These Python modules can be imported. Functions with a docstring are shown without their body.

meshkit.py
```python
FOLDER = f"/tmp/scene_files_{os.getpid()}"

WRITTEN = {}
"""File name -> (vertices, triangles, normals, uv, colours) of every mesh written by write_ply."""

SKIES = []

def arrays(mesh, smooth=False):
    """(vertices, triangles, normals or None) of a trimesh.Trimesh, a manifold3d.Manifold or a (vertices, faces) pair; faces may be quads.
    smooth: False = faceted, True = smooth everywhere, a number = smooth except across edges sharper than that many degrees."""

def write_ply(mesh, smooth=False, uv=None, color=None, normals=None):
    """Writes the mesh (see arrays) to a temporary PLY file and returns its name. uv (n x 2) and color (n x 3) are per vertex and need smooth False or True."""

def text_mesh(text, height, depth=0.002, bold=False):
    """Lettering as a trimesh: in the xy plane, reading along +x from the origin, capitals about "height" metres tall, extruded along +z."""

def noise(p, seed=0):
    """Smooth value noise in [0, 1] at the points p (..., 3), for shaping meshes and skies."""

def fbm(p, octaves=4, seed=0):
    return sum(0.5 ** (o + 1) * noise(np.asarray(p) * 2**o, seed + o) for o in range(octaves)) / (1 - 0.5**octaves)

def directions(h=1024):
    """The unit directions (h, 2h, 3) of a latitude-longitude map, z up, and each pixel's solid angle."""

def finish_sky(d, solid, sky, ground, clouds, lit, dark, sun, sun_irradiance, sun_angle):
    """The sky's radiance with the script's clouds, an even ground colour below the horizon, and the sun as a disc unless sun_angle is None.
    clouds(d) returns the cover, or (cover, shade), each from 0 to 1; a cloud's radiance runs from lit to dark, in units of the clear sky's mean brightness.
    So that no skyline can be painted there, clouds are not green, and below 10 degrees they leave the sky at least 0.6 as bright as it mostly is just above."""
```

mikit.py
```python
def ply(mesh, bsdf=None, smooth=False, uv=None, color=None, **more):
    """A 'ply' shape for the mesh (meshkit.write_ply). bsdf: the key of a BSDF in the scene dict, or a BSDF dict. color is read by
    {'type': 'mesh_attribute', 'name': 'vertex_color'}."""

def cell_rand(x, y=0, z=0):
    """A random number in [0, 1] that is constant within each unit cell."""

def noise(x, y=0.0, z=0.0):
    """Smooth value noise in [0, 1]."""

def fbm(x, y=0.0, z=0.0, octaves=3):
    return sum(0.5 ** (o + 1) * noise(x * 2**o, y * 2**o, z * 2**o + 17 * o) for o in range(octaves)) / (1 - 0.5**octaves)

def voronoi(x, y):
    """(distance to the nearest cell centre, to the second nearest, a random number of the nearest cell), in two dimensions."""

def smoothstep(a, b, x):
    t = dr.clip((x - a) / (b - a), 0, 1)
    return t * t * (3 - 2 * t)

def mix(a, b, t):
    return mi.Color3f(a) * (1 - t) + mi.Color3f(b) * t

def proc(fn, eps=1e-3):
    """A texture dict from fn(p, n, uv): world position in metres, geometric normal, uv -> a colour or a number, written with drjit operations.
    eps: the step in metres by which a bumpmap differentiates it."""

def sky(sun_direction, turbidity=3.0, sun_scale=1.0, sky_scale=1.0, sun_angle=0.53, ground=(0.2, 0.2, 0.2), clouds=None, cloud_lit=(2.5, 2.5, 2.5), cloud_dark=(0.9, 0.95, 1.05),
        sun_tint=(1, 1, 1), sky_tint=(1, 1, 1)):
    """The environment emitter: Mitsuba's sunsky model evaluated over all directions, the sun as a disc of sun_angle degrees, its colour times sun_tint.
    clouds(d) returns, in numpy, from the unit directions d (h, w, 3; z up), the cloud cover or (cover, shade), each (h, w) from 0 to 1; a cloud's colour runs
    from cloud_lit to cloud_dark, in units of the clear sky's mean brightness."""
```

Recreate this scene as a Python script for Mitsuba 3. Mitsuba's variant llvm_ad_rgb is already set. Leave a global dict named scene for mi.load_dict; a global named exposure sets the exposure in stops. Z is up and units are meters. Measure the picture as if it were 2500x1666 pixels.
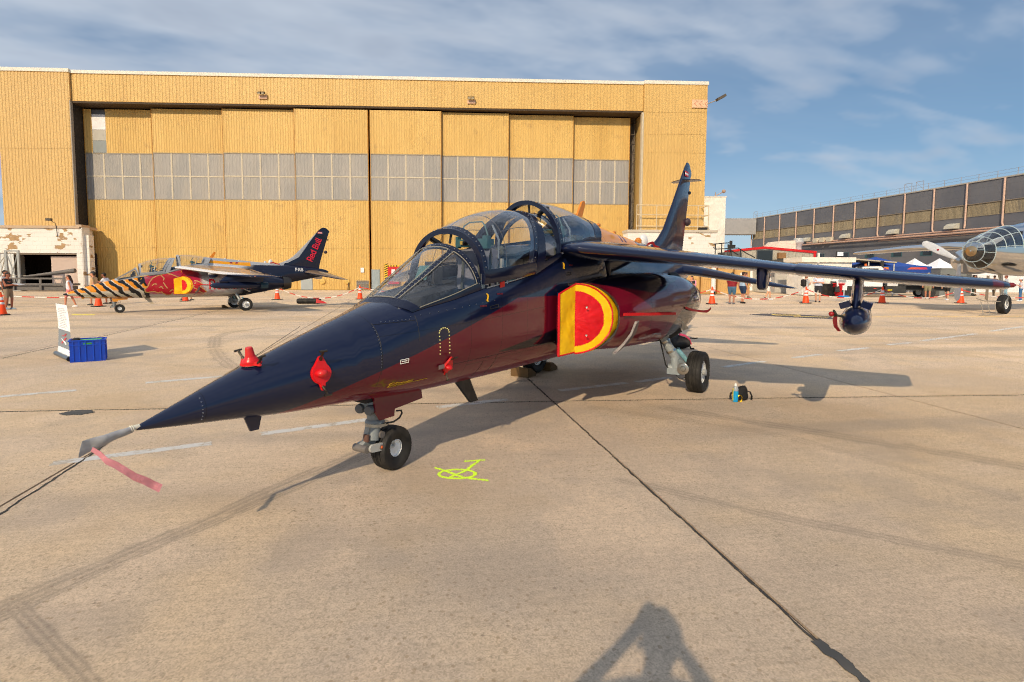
import math, random
import numpy as np, trimesh, drjit as dr, mitsuba as mi, mikit, meshkit
import manifold3d as m3
from shapely.geometry import Polygon, LineString, Point, box as sbox
from shapely import affinity
from shapely.ops import unary_union
random.seed(7); RNG = np.random.default_rng(7)
scene, labels = {}, {}
T4 = mi.ScalarTransform4f
# ---------------------------------------------------------------- camera, sky, sun, exposure
CAM_H, CAM_F, CAM_PITCH, CAM_ROLL = 1.684, 1329.2, 0.0698, 0.0037
cp_, sp_, cr_, sr_ = math.cos(CAM_PITCH), math.sin(CAM_PITCH), math.cos(CAM_ROLL), math.sin(CAM_ROLL)
_r = np.array([cr_, sp_*sr_, cp_*sr_]); _u = np.array([-sr_, sp_*cr_, cp_*cr_]); _f = np.array([0, cp_, -sp_])
_m = np.eye(4); _m[:3, 0] = -_r; _m[:3, 1] = _u; _m[:3, 2] = _f; _m[:3, 3] = [0, 0, CAM_H]
scene['camera'] = {'type': 'perspective', 'fov': 2*math.degrees(math.atan(1250/CAM_F)), 'fov_axis': 'x', 'to_world': T4(_m.tolist()),
                   'near_clip': 0.05, 'far_clip': 3000.0, 'principal_point_offset_x': (1250-1221.2)/2500, 'principal_point_offset_y': (833-765.6)/1666}
SUN_AZ, SUN_EL = math.radians(249.5), math.radians(30.0)     # azimuth the sun stands at, from +x
SUN = (math.cos(SUN_AZ)*math.cos(SUN_EL), math.sin(SUN_AZ)*math.cos(SUN_EL), math.sin(SUN_EL))
def cloud_cover(d):
    z = np.maximum(d[..., 2], 0.02)
    x, y = d[..., 0]/(z+.15), d[..., 1]/(z+.15)
    a = -0.30; xr, yr = x*math.cos(a)-y*math.sin(a), x*math.sin(a)+y*math.cos(a)
    P = np.stack([xr*0.8, yr*1.7, np.zeros_like(x)+3.1], -1)
    w = meshkit.fbm(P*1.1+11, 3, 5)[..., None]
    n = meshkit.fbm(P*1.5+w*1.5, 7, 2)
    n2 = meshkit.fbm(np.stack([xr*2.4, yr*6.5, x*0+1.7], -1)+w*1.3, 6, 9)
    n3 = meshkit.fbm(np.stack([xr*5.5, yr*9.0, x*0+6.7], -1)+w*2.0, 5, 21)
    tex = n*0.50+n2*0.32+n3*0.18
    right = np.clip(d[..., 0]/np.maximum(d[..., 1], .2)-.05, -1.2, 1.2)      # clearer towards the east
    up = np.clip((d[..., 2]-0.20)/0.28, 0, 1)
    base = np.clip((tex-0.47+0.12*up-0.05*right)/0.15, 0, 1)
    veil = np.clip(0.16+0.30*up-0.16*right, 0.02, 0.6)*(0.4+1.3*(n2-.2))
    haze = np.clip((0.20-d[..., 2])/0.20, 0, 1)*0.30
    cover = np.clip(1-(1-base*.62)*(1-np.clip(veil, 0, .8))*(1-haze), 0, .96)
    shade = np.clip((n*.6+n3*.4-0.46)/0.22, 0, 1)*0.6
    return cover, shade
scene['sky'] = mikit.sky(SUN, turbidity=3.0, clouds=cloud_cover, cloud_lit=(2.5, 2.75, 3.1), cloud_dark=(1.6, 1.8, 2.2), sky_scale=1.15, sky_tint=(.86, 1.0, 1.12), sun_tint=(1.0, 1.02, 1.06), ground=(0.3, 0.25, 0.19))
exposure = 1.36
# ---------------------------------------------------------------- mesh kit
def V(*a): return np.array(a, float)
def cat_(*ms): return trimesh.util.concatenate([m for m in (ms[0] if len(ms) == 1 and isinstance(ms[0], (list, tuple)) else ms)])
def box(cx, cy, cz, sx, sy, sz):
    m = trimesh.creation.box((sx, sy, sz)); m.apply_translation((cx, cy, cz)); return m
def box2(x0, x1, y0, y1, z0, z1): return box((x0+x1)/2, (y0+y1)/2, (z0+z1)/2, x1-x0, y1-y0, z1-z0)
def chamfer_box(sx, sy, sz, r=.02):
    pts = [(i*(sx/2-r*a), j*(sy/2-r*b), k*(sz/2-r*c)) for i in (-1, 1) for j in (-1, 1) for k in (-1, 1) for a, b, c in ((0, 1, 1), (1, 0, 1), (1, 1, 0))]
    return trimesh.convex.convex_hull(np.array(pts))
def cyl(p0, p1, r, r2=None, n=16, cap=True):
    p0, p1 = np.asarray(p0, float), np.asarray(p1, float); r2 = r if r2 is None else r2
    return tube([p0, p1], [r, r2], n, cap)
def frame_(t):
    a = np.cross(t, [0, 0, 1.0] if abs(t[2]) < .9 else [1.0, 0, 0]); a /= np.linalg.norm(a)
    return a, np.cross(t, a)
def tube(pts, r, n=10, cap=True):
    p = np.asarray(pts, float); r = np.broadcast_to(np.asarray(r, float), (len(p),))
    t = np.gradient(p, axis=0); t /= np.linalg.norm(t, axis=1, keepdims=True)+1e-12
    a, b = frame_(t[0]); A = [a]
    for k in range(1, len(p)):
        a = A[-1]-t[k]*np.dot(A[-1], t[k]); A.append(a/(np.linalg.norm(a)+1e-12))
    A = np.array(A); B = np.cross(t, A); g = np.arange(n)*2*np.pi/n
    rings = p[:, None]+r[:, None, None]*(np.cos(g)[None, :, None]*A[:, None]+np.sin(g)[None, :, None]*B[:, None])
    return loft(rings, cap)
def loft(rings, cap=True, closed=True):
    R = np.asarray(rings, float); k, n = R.shape[:2]; v = R.reshape(-1, 3); f = []
    m = n if closed else n-1
    i, j = np.meshgrid(np.arange(k-1), np.arange(m), indexing='ij'); j2 = (j+1) % n
    f = np.concatenate([np.stack([i*n+j, i*n+j2, (i+1)*n+j2], -1).reshape(-1, 3), np.stack([i*n+j, (i+1)*n+j2, (i+1)*n+j], -1).reshape(-1, 3)])
    if cap and closed:
        c0, c1 = len(v), len(v)+1; v = np.vstack([v, R[0].mean(0), R[-1].mean(0)]); jj = np.arange(n); k2 = (jj+1) % n
        f = np.vstack([f, np.stack([jj*0+c0, k2, jj], -1), np.stack([jj*0+c1, (k-1)*n+jj, (k-1)*n+k2], -1)])
    return trimesh.Trimesh(v, f, process=False)
def lathe(prof, p0=(0, 0, 0), axis=(0, 0, 1), n=24):
    """profile [(radius, height)] turned about the axis through p0"""
    ax = np.asarray(axis, float); ax /= np.linalg.norm(ax); a, b = frame_(ax); g = np.arange(n)*2*np.pi/n
    rings = [np.asarray(p0)+ax*h+max(r, 1e-4)*(np.cos(g)[:, None]*a+np.sin(g)[:, None]*b) for r, h in prof]
    return loft(rings, True)
def sphere(c, r, sub=2):
    m = trimesh.creation.icosphere(sub, 1.0); m.apply_scale(r if np.ndim(r) == 0 else 1.0)
    if np.ndim(r): m.vertices = m.vertices*np.asarray(r)
    m.apply_translation(c); return m
def prism(poly, h, z0=0.0):
    P = poly if hasattr(poly, 'geoms') or hasattr(poly, 'exterior') else Polygon(poly)
    gs = list(getattr(P, 'geoms', [P])); ms = [trimesh.creation.extrude_polygon(g, h, engine='earcut') for g in gs if g.area > 1e-9]
    m = cat_(ms); m.apply_translation((0, 0, z0)); return m
def remap(m, fn):
    m = m.copy(); m.vertices = fn(np.asarray(m.vertices)); return m
def slab3(quad, th):
    """a flat polygon of 3-D corners given a thickness along its normal"""
    q = np.asarray(quad, float); n = np.cross(q[1]-q[0], q[2]-q[0]); n /= np.linalg.norm(n)
    return loft([q-n*th/2, q+n*th/2], True)
def strip(path, normal_pts, w, th):
    """ribbon: path points, a direction across it per point, width, thickness"""
    p, a = np.asarray(path, float), np.asarray(normal_pts, float); a = a/np.linalg.norm(a, axis=1, keepdims=True)
    t = np.gradient(p, axis=0); n = np.cross(t, a); n /= np.linalg.norm(n, axis=1, keepdims=True)+1e-12
    w = np.broadcast_to(np.asarray(w, float), (len(p),))[:, None]
    return loft(np.stack([p-a*w/2-n*th/2, p+a*w/2-n*th/2, p+a*w/2+n*th/2, p-a*w/2+n*th/2], 1), True)
def ply_split(m, ang):
    return trimesh.graph.smooth_shade(m, angle=np.radians(ang), facet_minarea=None) if ang not in (True, False) else m
def rotz(m, a, loc=(0, 0, 0)):
    m = m.copy(); c, s = math.cos(a), math.sin(a); v = np.asarray(m.vertices)
    m.vertices = np.stack([v[:, 0]*c-v[:, 1]*s, v[:, 0]*s+v[:, 1]*c, v[:, 2]], 1)+np.asarray(loc, float); return m
def mat4(M, m):
    m = m.copy(); m.apply_transform(M); return m

# ---------------------------------------------------------------- entries
USED = {}
def newkey(k):
    n = USED.get(k, 0); USED[k] = n+1
    return k if n == 0 else f'{k}_{n:03d}'
def thing(name, label, cat, group=None, kind=None):
    k = newkey(name); labels[k] = {'label': label, 'category': cat}
    if group: labels[k]['group'] = group
    if kind: labels[k]['kind'] = kind
    return k
def put(key, mesh, color=None, rough=4, metal=0, dirt=1, smooth=35, mat=None, flip=False, uv=None):
    """one entry. color: sRGB bytes for the common materials (packed in uv), else mat names a BSDF."""
    m = mesh if isinstance(mesh, trimesh.Trimesh) else trimesh.Trimesh(*mesh, process=False)
    if flip: m = trimesh.Trimesh(m.vertices, np.asarray(m.faces)[:, ::-1], process=False)
    if smooth not in (True, False): m = ply_split(m, smooth); sm = True
    else: sm = smooth
    if color is not None and uv is None:
        r, g, b = [int(round(x)) for x in color]
        uv = np.tile([[r*256.0+g, b*64.0+int(rough)*8+int(metal)*4+int(dirt)]], (len(m.vertices), 1))
    scene[key] = mikit.ply(m, mat or 'mat_common', smooth=sm, uv=uv)
    return key
def part(parent, name, mesh, color=None, label=None, kind=None, **kw):
    k = newkey(parent+'__'+name)
    put(k, mesh, color, **kw)
    if label or kind:
        labels[k] = {}
        if label: labels[k]['label'] = label
        if kind: labels[k]['kind'] = kind
    return k
def one(name, mesh, color, label, cat, group=None, kind=None, **kw):
    k = thing(name, label, cat, group, kind); put(k, mesh, color, **kw); return k
def struct(name, mesh, color=None, **kw):
    k = newkey(name); put(k, mesh, color, **kw); labels[k] = {'kind': 'structure'}; return k
# ---------------------------------------------------------------- materials
F = mi.Float
def lin(c): return tuple((x/255/12.92 if x/255 <= .04045 else ((x/255+.055)/1.055)**2.4) for x in c)
def unpack(uv):
    a, b = dr.floor(F(uv.x)+.5), dr.floor(F(uv.y)+.5)
    r = dr.floor(a/256); g = a-r*256; bl = dr.floor(b/64); rest = b-bl*64; ro = dr.floor(rest/8); fl = rest-ro*8
    me = dr.select(fl >= 4, F(1), F(0)); di = fl-me*4
    return r, g, bl, ro, me, di
def tolin(x):
    x = x/255.0
    return dr.select(x <= .04045, x/12.92, dr.power((x+.055)/1.055, 2.4))
def common_color(p, n, uv):
    r, g, b, ro, me, di = unpack(uv)
    v = mikit.fbm(p.x*3.1, p.y*3.1, p.z*2.3, 3)
    k = 1+(v-.5)*.16*di
    dust = mikit.smoothstep(.45, .85, mikit.fbm(p.x*9+5, p.y*9, p.z*5, 3))*.10*di
    return mi.Color3f(tolin(r)*k*(1-dust)+dust*.30, tolin(g)*k*(1-dust)+dust*.26, tolin(b)*k*(1-dust)+dust*.2)
def common_rough(p, n, uv):
    r, g, b, ro, me, di = unpack(uv)
    return dr.clip(.06+ro/7.0*.85+(mikit.noise(p.x*14, p.y*14, p.z*14)-.5)*.1*di, .04, 1)
def common_metal(p, n, uv): return unpack(uv)[4]
def two(b): return {'type': 'twosided', 'b': b}
scene['mat_common'] = two({'type': 'principled', 'base_color': mikit.proc(common_color), 'roughness': mikit.proc(common_rough), 'metallic': mikit.proc(common_metal), 'specular': .5})
# clear acrylic and glass
scene['mat_acrylic'] = {'type': 'thindielectric', 'int_ior': 1.49, 'specular_transmittance': {'type': 'rgb', 'value': (.90, .92, .93)}}
scene['mat_window'] = two({'type': 'principled', 'base_color': {'type': 'rgb', 'value': (.02, .025, .03)}, 'roughness': .06, 'specular': .6})
scene['mat_mirror'] = two({'type': 'principled', 'base_color': {'type': 'rgb', 'value': (.75, .74, .72)}, 'roughness': .07, 'metallic': 1.0})
# ---------------------------------------------------------------- the apron: cast slabs on a dark sealant bed
MARKS = [  # tyre marks and stains: polyline, half width, strength
    ([(-1.10, 5.45), (-1.67, 4.42), (-2.14, 3.37), (-2.62, 2.45)], .085, .40), ([(-1.23, 5.01), (-1.79, 3.87), (-2.21, 3.09), (-2.47, 2.5)], .05, .40),
    ([(-2.46, 2.66), (-1.64, 2.10)], .05, .42), ([(1.0, 4.4), (1.94, 3.73), (3.3, 2.95)], .07, .30), ([(2.2, 6.8), (3.87, 5.45), (5.2, 4.3)], .14, .34),
    ([(1.2, 6.9), (2.98, 5.73), (3.9, 4.1)], .10, .18), ([(-6.62, 12.5), (-7.62, 14.48), (-7.88, 15.58), (-7.5, 17.0)], .16, .34),
    ([(-6.40, 12.14), (-5.62, 10.86), (-4.87, 9.82)], .16, .34), ([(-30, 30.5), (-12, 29.4), (10, 31.0)], .30, .24), ([(-20, 16.4), (-8, 18.2), (4, 21)], .22, .16),
    ([(4, 15.5), (14, 15.2), (30, 17.2)], .20, .20), ([(-14, 11.6), (-4, 9.6), (2, 9.3)], .14, .16), ([(0.38, 8.62), (0.45, 8.66)], .10, .55)]
def seg_dist(x, y, a, b):
    ax, ay = a; dx, dy = b[0]-a[0], b[1]-a[1]; L = dx*dx+dy*dy
    t = dr.clip(((x-ax)*dx+(y-ay)*dy)/L, 0, 1)
    return dr.sqrt(dr.square(x-ax-t*dx)+dr.square(y-ay-t*dy))
def concrete_color(p, n, uv):
    x, y = p.x, p.y
    big = mikit.fbm(x*.32, y*.32, 2.0, 4); mid = mikit.fbm(x*1.9+3, y*1.9, 5.0, 4); fine = mikit.noise(x*38, y*38, 1.0)
    grain = mikit.noise(x*150, y*150, 3.0)
    c = mikit.mix((.53, .405, .272), (.455, .365, .275), mikit.smoothstep(.35, .68, big*.6+mid*.4))
    c = mikit.mix(c, (.57, .44, .315), mikit.smoothstep(.5, .75, mid)*.55)
    sp = mikit.smoothstep(.70, .86, mikit.noise(x*95+7, y*95, 11.0))
    c = c*(1+(fine-.5)*.12+(grain-.5)*.34+(uv.x-.5)*.12)*(1-sp*.16)
    stn = mikit.fbm(x*.75+17, y*.75, 13.0, 5); c = mikit.mix(c, (.40, .29, .175), mikit.smoothstep(.50, .72, stn)*.38)
    c = mikit.mix(c, (.29, .245, .205), mikit.smoothstep(.60, .80, mikit.fbm(x*1.6+41, y*1.6, 19.0, 4))*.32)
    # brushed texture across the slab, and small pits with brown rims
    br = mikit.noise(x*4+y*3, (y*.98-x*.17)*75, 7.0)
    c = c*(1+(br-.5)*.10)
    d1, d2, rnd = mikit.voronoi(x*15, y*15)
    pit = (1-mikit.smoothstep(.09, .20, d1))*dr.select(rnd > .62, F(1), F(0))*mikit.smoothstep(.40, .62, mikit.fbm(x*.8+9, y*.8, 1.0, 2))
    c = mikit.mix(c, (.26, .18, .11), pit*.5)
    e1, e2, rn2 = mikit.voronoi(x*2.2+4, y*2.2)
    c = mikit.mix(c, (.12, .09, .07), (1-mikit.smoothstep(.008, .03, e1))*dr.select(rn2 > .8, F(1), F(0))*.5)
    # long faint drag streaks at a distance, and grey traffic film
    st = mikit.fbm((x*.985+y*.17)*.10, (y*.985-x*.17)*.95, 4.0, 4)
    c = mikit.mix(c, (.26, .22, .185), mikit.smoothstep(.50, .72, st)*.42)
    c = mikit.mix(c, (.19, .165, .15), mikit.smoothstep(.66, .84, mikit.fbm(x*.11+31, y*.5, 8.0, 4))*.5)
    rag = mikit.fbm(x*7, y*7, 9.0, 2)
    m = F(0)
    for pts, w, s in MARKS:
        d = F(9)
        for a, b in zip(pts[:-1], pts[1:]): d = dr.minimum(d, seg_dist(x, y, a, b))
        ridge = .72+.28*dr.cos(d/w*9.0)
        m = dr.maximum(m, (1-mikit.smoothstep(w*.55, w*1.25, d+(rag-.5)*w*1.1))*s*ridge)
    return mikit.mix(c, (.115, .098, .088), m)
def concrete_bump(p, n, uv):
    d1, d2, rnd = mikit.voronoi(p.x*15, p.y*15)
    return mikit.noise(p.x*75, p.y*75, 1.0)*.0012+mikit.noise(p.x*25, p.y*25, 2.0)*.0012
scene['mat_concrete'] = two({'type': 'bumpmap', 'scale': 1.0, 'arbitrary': mikit.proc(concrete_bump, 2e-3),
                             'nested': {'type': 'principled', 'base_color': mikit.proc(concrete_color), 'roughness': .78, 'specular': .35}})
def paint_white(p, n, uv):
    w = mikit.fbm(p.x*9, p.y*9, 3.0, 4); g = mikit.noise(p.x*60, p.y*60, 1.0)
    c = mikit.mix((.52, .52, .51), (.40, .35, .28), mikit.smoothstep(.45, .75, w*.7+g*.3))
    return c
scene['mat_linepaint'] = two({'type': 'principled', 'base_color': mikit.proc(paint_white), 'roughness': .6})

GX, GY = V(math.cos(math.radians(4.8)), math.sin(math.radians(4.8))), None
def lon(i):   # the i-th long joint: a point and its direction
    a = math.radians(99.2-1.75*max(-2.2, min(i, 2.2))); return V(.71, 7.21)+4.92*i*GX, V(math.cos(a), math.sin(a))
def corner(i, j):
    p, d = lon(i); q = V(.71, 7.21)+V(-.16, .985)*5.6*j; s = V(-GX[1], GX[0])
    t = ((q-p)@s)/(d@s); return p+d*t
ap = struct('apron', box2(-420, 420, -120, 900, -2.0, -.014), (62, 58, 54), rough=7)
near, far = [], []
for j in range(-3, 12):
    for i in range(-13, 15):
        c = np.array([corner(i, j), corner(i+1, j), corner(i+1, j+1), corner(i, j+1)]); m = c.mean(0)
        (near if (abs(m[0]) < m[1]*1.15+8 and m[1] > -6 and np.hypot(*m) < 46) else far).append(c)
near.sort(key=lambda c: np.hypot(*c.mean(0)))
def slab_mesh(c, g=.011):
    P = Polygon(c).buffer(-g, join_style=2); q = np.array(P.exterior.coords)[:-1]
    if Polygon(q).exterior.is_ccw is False: q = q[::-1]
    n = len(q); top = np.c_[q, np.zeros(n)]; lip = np.c_[np.array(P.buffer(.004, join_style=2).exterior.coords)[:-1][:n], np.full(n, -.012)]
    v = np.vstack([top, np.c_[q, np.full(n, -.03)]]); f = [(0, k, k+1) for k in range(1, n-1)]
    f += sum([[(k, n+k, (k+1) % n), (n+k, n+(k+1) % n, (k+1) % n)] for k in range(n)], [])
    return v, np.array(f)
for c in near[:260]:
    v, f = slab_mesh(c)
    put(newkey('apron__slab'), trimesh.Trimesh(v, f, process=False), smooth=False, mat='mat_concrete', uv=np.tile([[RNG.random(), 0]], (len(v), 1)))
far += near[260:]
vs, fs, us, o = [], [], [], 0
for c in far:
    v, f = slab_mesh(c); vs.append(v); fs.append(f+o); us.append(np.tile([[RNG.random(), 0]], (len(v), 1))); o += len(v)
k = newkey('apron__far_slab'); put(k, trimesh.Trimesh(np.vstack(vs), np.vstack(fs), process=False), smooth=False, mat='mat_concrete', uv=np.vstack(us)); labels[k] = {'kind': 'stuff'}
allc = np.vstack(near+far)
x0, x1, y0, y1 = allc[:, 0].min(), allc[:, 0].max(), allc[:, 1].min(), allc[:, 1].max()
hull = unary_union([Polygon(c) for c in near+far]).buffer(.02)
out = sbox(-400, -110, 400, 800).difference(hull)
g = newkey('apron__outer_ground'); mm = prism(out, .012, -.012); put(g, mm, smooth=False, mat='mat_concrete', uv=np.full((len(mm.vertices), 2), .5))

def ragged(poly, amp=.012, step=.06, seed=0):
    q = np.array(Polygon(poly).segmentize(step).exterior.coords)[:-1]; r = np.random.default_rng(seed)
    return Polygon(q+r.normal(0, amp, q.shape)).buffer(0)
def line_poly(a, b, w): return LineString([a, b]).buffer(w/2, cap_style=2)
DASH = [((-3.98, 4.73), (-2.88, 5.33)), ((-5.5, 8.35), (-4.55, 8.93)), ((-7.07, 7.22), (-6.14, 7.79)), ((-2.52, 5.65), (-1.5, 6.27)), ((-.8, 6.85), (.1, 7.31)), ((.87, 7.89), (2.0, 8.49)),
        ((2.16, 8.57), (2.83, 8.95)), ((4.15, 10.02), (5.26, 10.72)), ((6.08, 11.2), (6.95, 11.7)), ((7.7, 12.28), (8.75, 12.84)), ((9.6, 13.40), (10.5, 13.88)), ((11.16, 14.32), (14.15, 16.12)), ((15.27, 16.9), (17.96, 18.6))]
for s, (a, b) in enumerate(DASH):
    P = ragged(list(line_poly(a, b, .125).exterior.coords), .006, .05, s)
    put(newkey('apron__painted_dash'), prism(P, .003, .001), smooth=False, mat='mat_linepaint')
# sealed cracks and tar patches
def ribbon2d(pts, w, seed):
    r = np.random.default_rng(seed); L = LineString(pts).segmentize(.07); q = np.array(L.coords); q[1:-1] += r.normal(0, w*.35, q[1:-1].shape)
    return unary_union([LineString([q[k], q[k+1]]).buffer(w*(.35+.45*r.random())) for k in range(len(q)-1)])
for s, (pts, w) in enumerate([([(-3.45, 3.5), (-3.62, 4.2), (-3.77, 4.81), (-3.9, 5.29)], .014), ([(-6.2, 6.53), (-4.6, 6.68), (-3.6, 6.78)], .016), ([(-2.6, 6.88), (.71, 7.2), (3.5, 7.42), (7.5, 7.7)], .010),
                              ([(.35, 9.5), (.71, 7.21), (1.1, 4.7), (1.5, 2.2)], .011), ([(-9.9, 10.75), (-10.28, 12.49), (-11.3, 17.1), (-13.6, 27.4)], .016), ([(-4.05, 6.6), (-5.14, 11.5), (-6.49, 17.57)], .012)]):
    put(newkey('apron__joint_filler'), prism(ribbon2d(pts, w, s), .003, .0015), (58, 55, 53), rough=6, smooth=False)
for s, P in enumerate([[(-5.30, 6.46), (-5.24, 6.62), (-5.05, 6.62), (-4.93, 6.53), (-5.0, 6.41), (-5.2, 6.39)], [(1.45, 2.40), (1.50, 2.41), (1.53, 2.29), (1.54, 2.18), (1.545, 1.9), (1.49, 1.9), (1.495, 2.2), (1.465, 2.3)]]):
    put(newkey('apron__tar_patch'), prism(ragged(P, .008, .03, 40+s), .004, .002), (70, 70, 70), rough=6, smooth=False)
# sprayed fluorescent survey mark
def stroke(pts, w, seed):
    r = np.random.default_rng(seed); q = np.array(LineString(pts).segmentize(.02).coords)
    return unary_union([Point(*p).buffer(w*(.8+.4*r.random())) for p in q+r.normal(0, .002, q.shape)])
el = [(-.36+.155*math.cos(t), 4.515+.105*math.sin(t)) for t in np.linspace(.5, 6.6, 40)]
spray = unary_union([stroke(el, .014, 1), stroke([(-.56, 4.66), (-.44, 4.56), (-.3, 4.43), (-.1, 4.37)], .014, 2), stroke([(-.42, 4.43), (-.3, 4.58), (-.19, 4.84)], .014, 3), stroke([(-.31, 4.83), (-.14, 4.865)], .013, 4)])
put(newkey('apron__spray_mark'), prism(spray, .002, .0015), (214, 255, 60), rough=6, smooth=False)
put(newkey('apron__yellow_mark'), prism(ragged([(-17.9, 22.9), (-16.7, 22.35), (-16.7, 22.1), (-17.7, 22.4)], .07, .3, 8), .003, .001), (214, 200, 90), rough=6, smooth=False)
put(newkey('apron__taxi_line'), prism(line_poly((13.8, 22.9), (26, 23.6), .12), .003, .001), (214, 176, 92), rough=6, smooth=False)
# dark diamond marking with a faded yellow figure
def ring2(cx, cy, a, b, w): return affinity.scale(Point(cx, cy).buffer(1), a, b).difference(affinity.scale(Point(cx, cy).buffer(1), a-w, b-w))
put(newkey('apron__stand_marking'), prism(ragged([(10.88, 24.0), (12.6, 24.75), (14.1, 23.0), (13.2, 21.5), (11.9, 22.4)], .03, .3, 3), .003, .001), (74, 70, 72), rough=6, smooth=False)
put(newkey('apron__stand_figure'), prism(unary_union([ring2(12.5, 23.75, .62, .42, .13), line_poly((12.3, 22.75), (13.6, 22.55), .16)]), .003, .0045), (222, 190, 100), rough=6, smooth=False)
# ---------------------------------------------------------------- the yellow hangar (facade frame: a along it, d behind it, z)
HB, HP = V(-44.43, 57.93), math.radians(2.617)
HU, HN = V(math.cos(HP), math.sin(HP)), V(-math.sin(HP), math.cos(HP))
def H3(v):
    v = np.asarray(v, float); q = HB+v[:, :1]*HU+v[:, 1:2]*HN; return np.c_[q, v[:, 2]]
def hm(m): return remap(m, H3)
def hp(a, d, z): return H3(np.array([[a, d, z]]))[0]
def yellow_color(p, n, uv):
    a = p.x*HU[0]+p.y*HU[1]
    v = mikit.fbm(a*.5, p.z*.12, 1.0, 4); s = mikit.fbm(a*3.3, p.z*.10, 4.0, 3); f = mikit.fbm(a*1.3, p.z*1.1, 9.0, 4)
    c = mikit.mix((.66, .44, .145), (.61, .395, .12), mikit.smoothstep(.35, .7, v))
    c = mikit.mix(c, (.47, .28, .085), mikit.smoothstep(.58, .85, s)*.30)
    c = mikit.mix(c, (.36, .22, .085), mikit.smoothstep(.66, .86, f)*.30*uv.y)
    return mikit.mix(c, (.60, .40, .17), uv.x*.8)
scene['mat_yellow'] = two({'type': 'principled', 'base_color': mikit.proc(yellow_color), 'roughness': .5, 'specular': .4})
def plastic_color(p, n, uv):
    a = p.x*HU[0]+p.y*HU[1]
    v = mikit.fbm(a*.8, p.z*.4, 2.0, 4); w = mikit.noise(a*1.6, p.z*.2, 4.0)
    c = mikit.mix((.345, .325, .30), (.30, .29, .275), mikit.smoothstep(.3, .7, v))
    return mikit.mix(c, (.38, .34, .27), mikit.smoothstep(.6, .9, w)*.25)
scene['mat_plastic'] = two({'type': 'principled', 'base_color': mikit.proc(plastic_color), 'roughness': .35, 'specular': .5})
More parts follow.
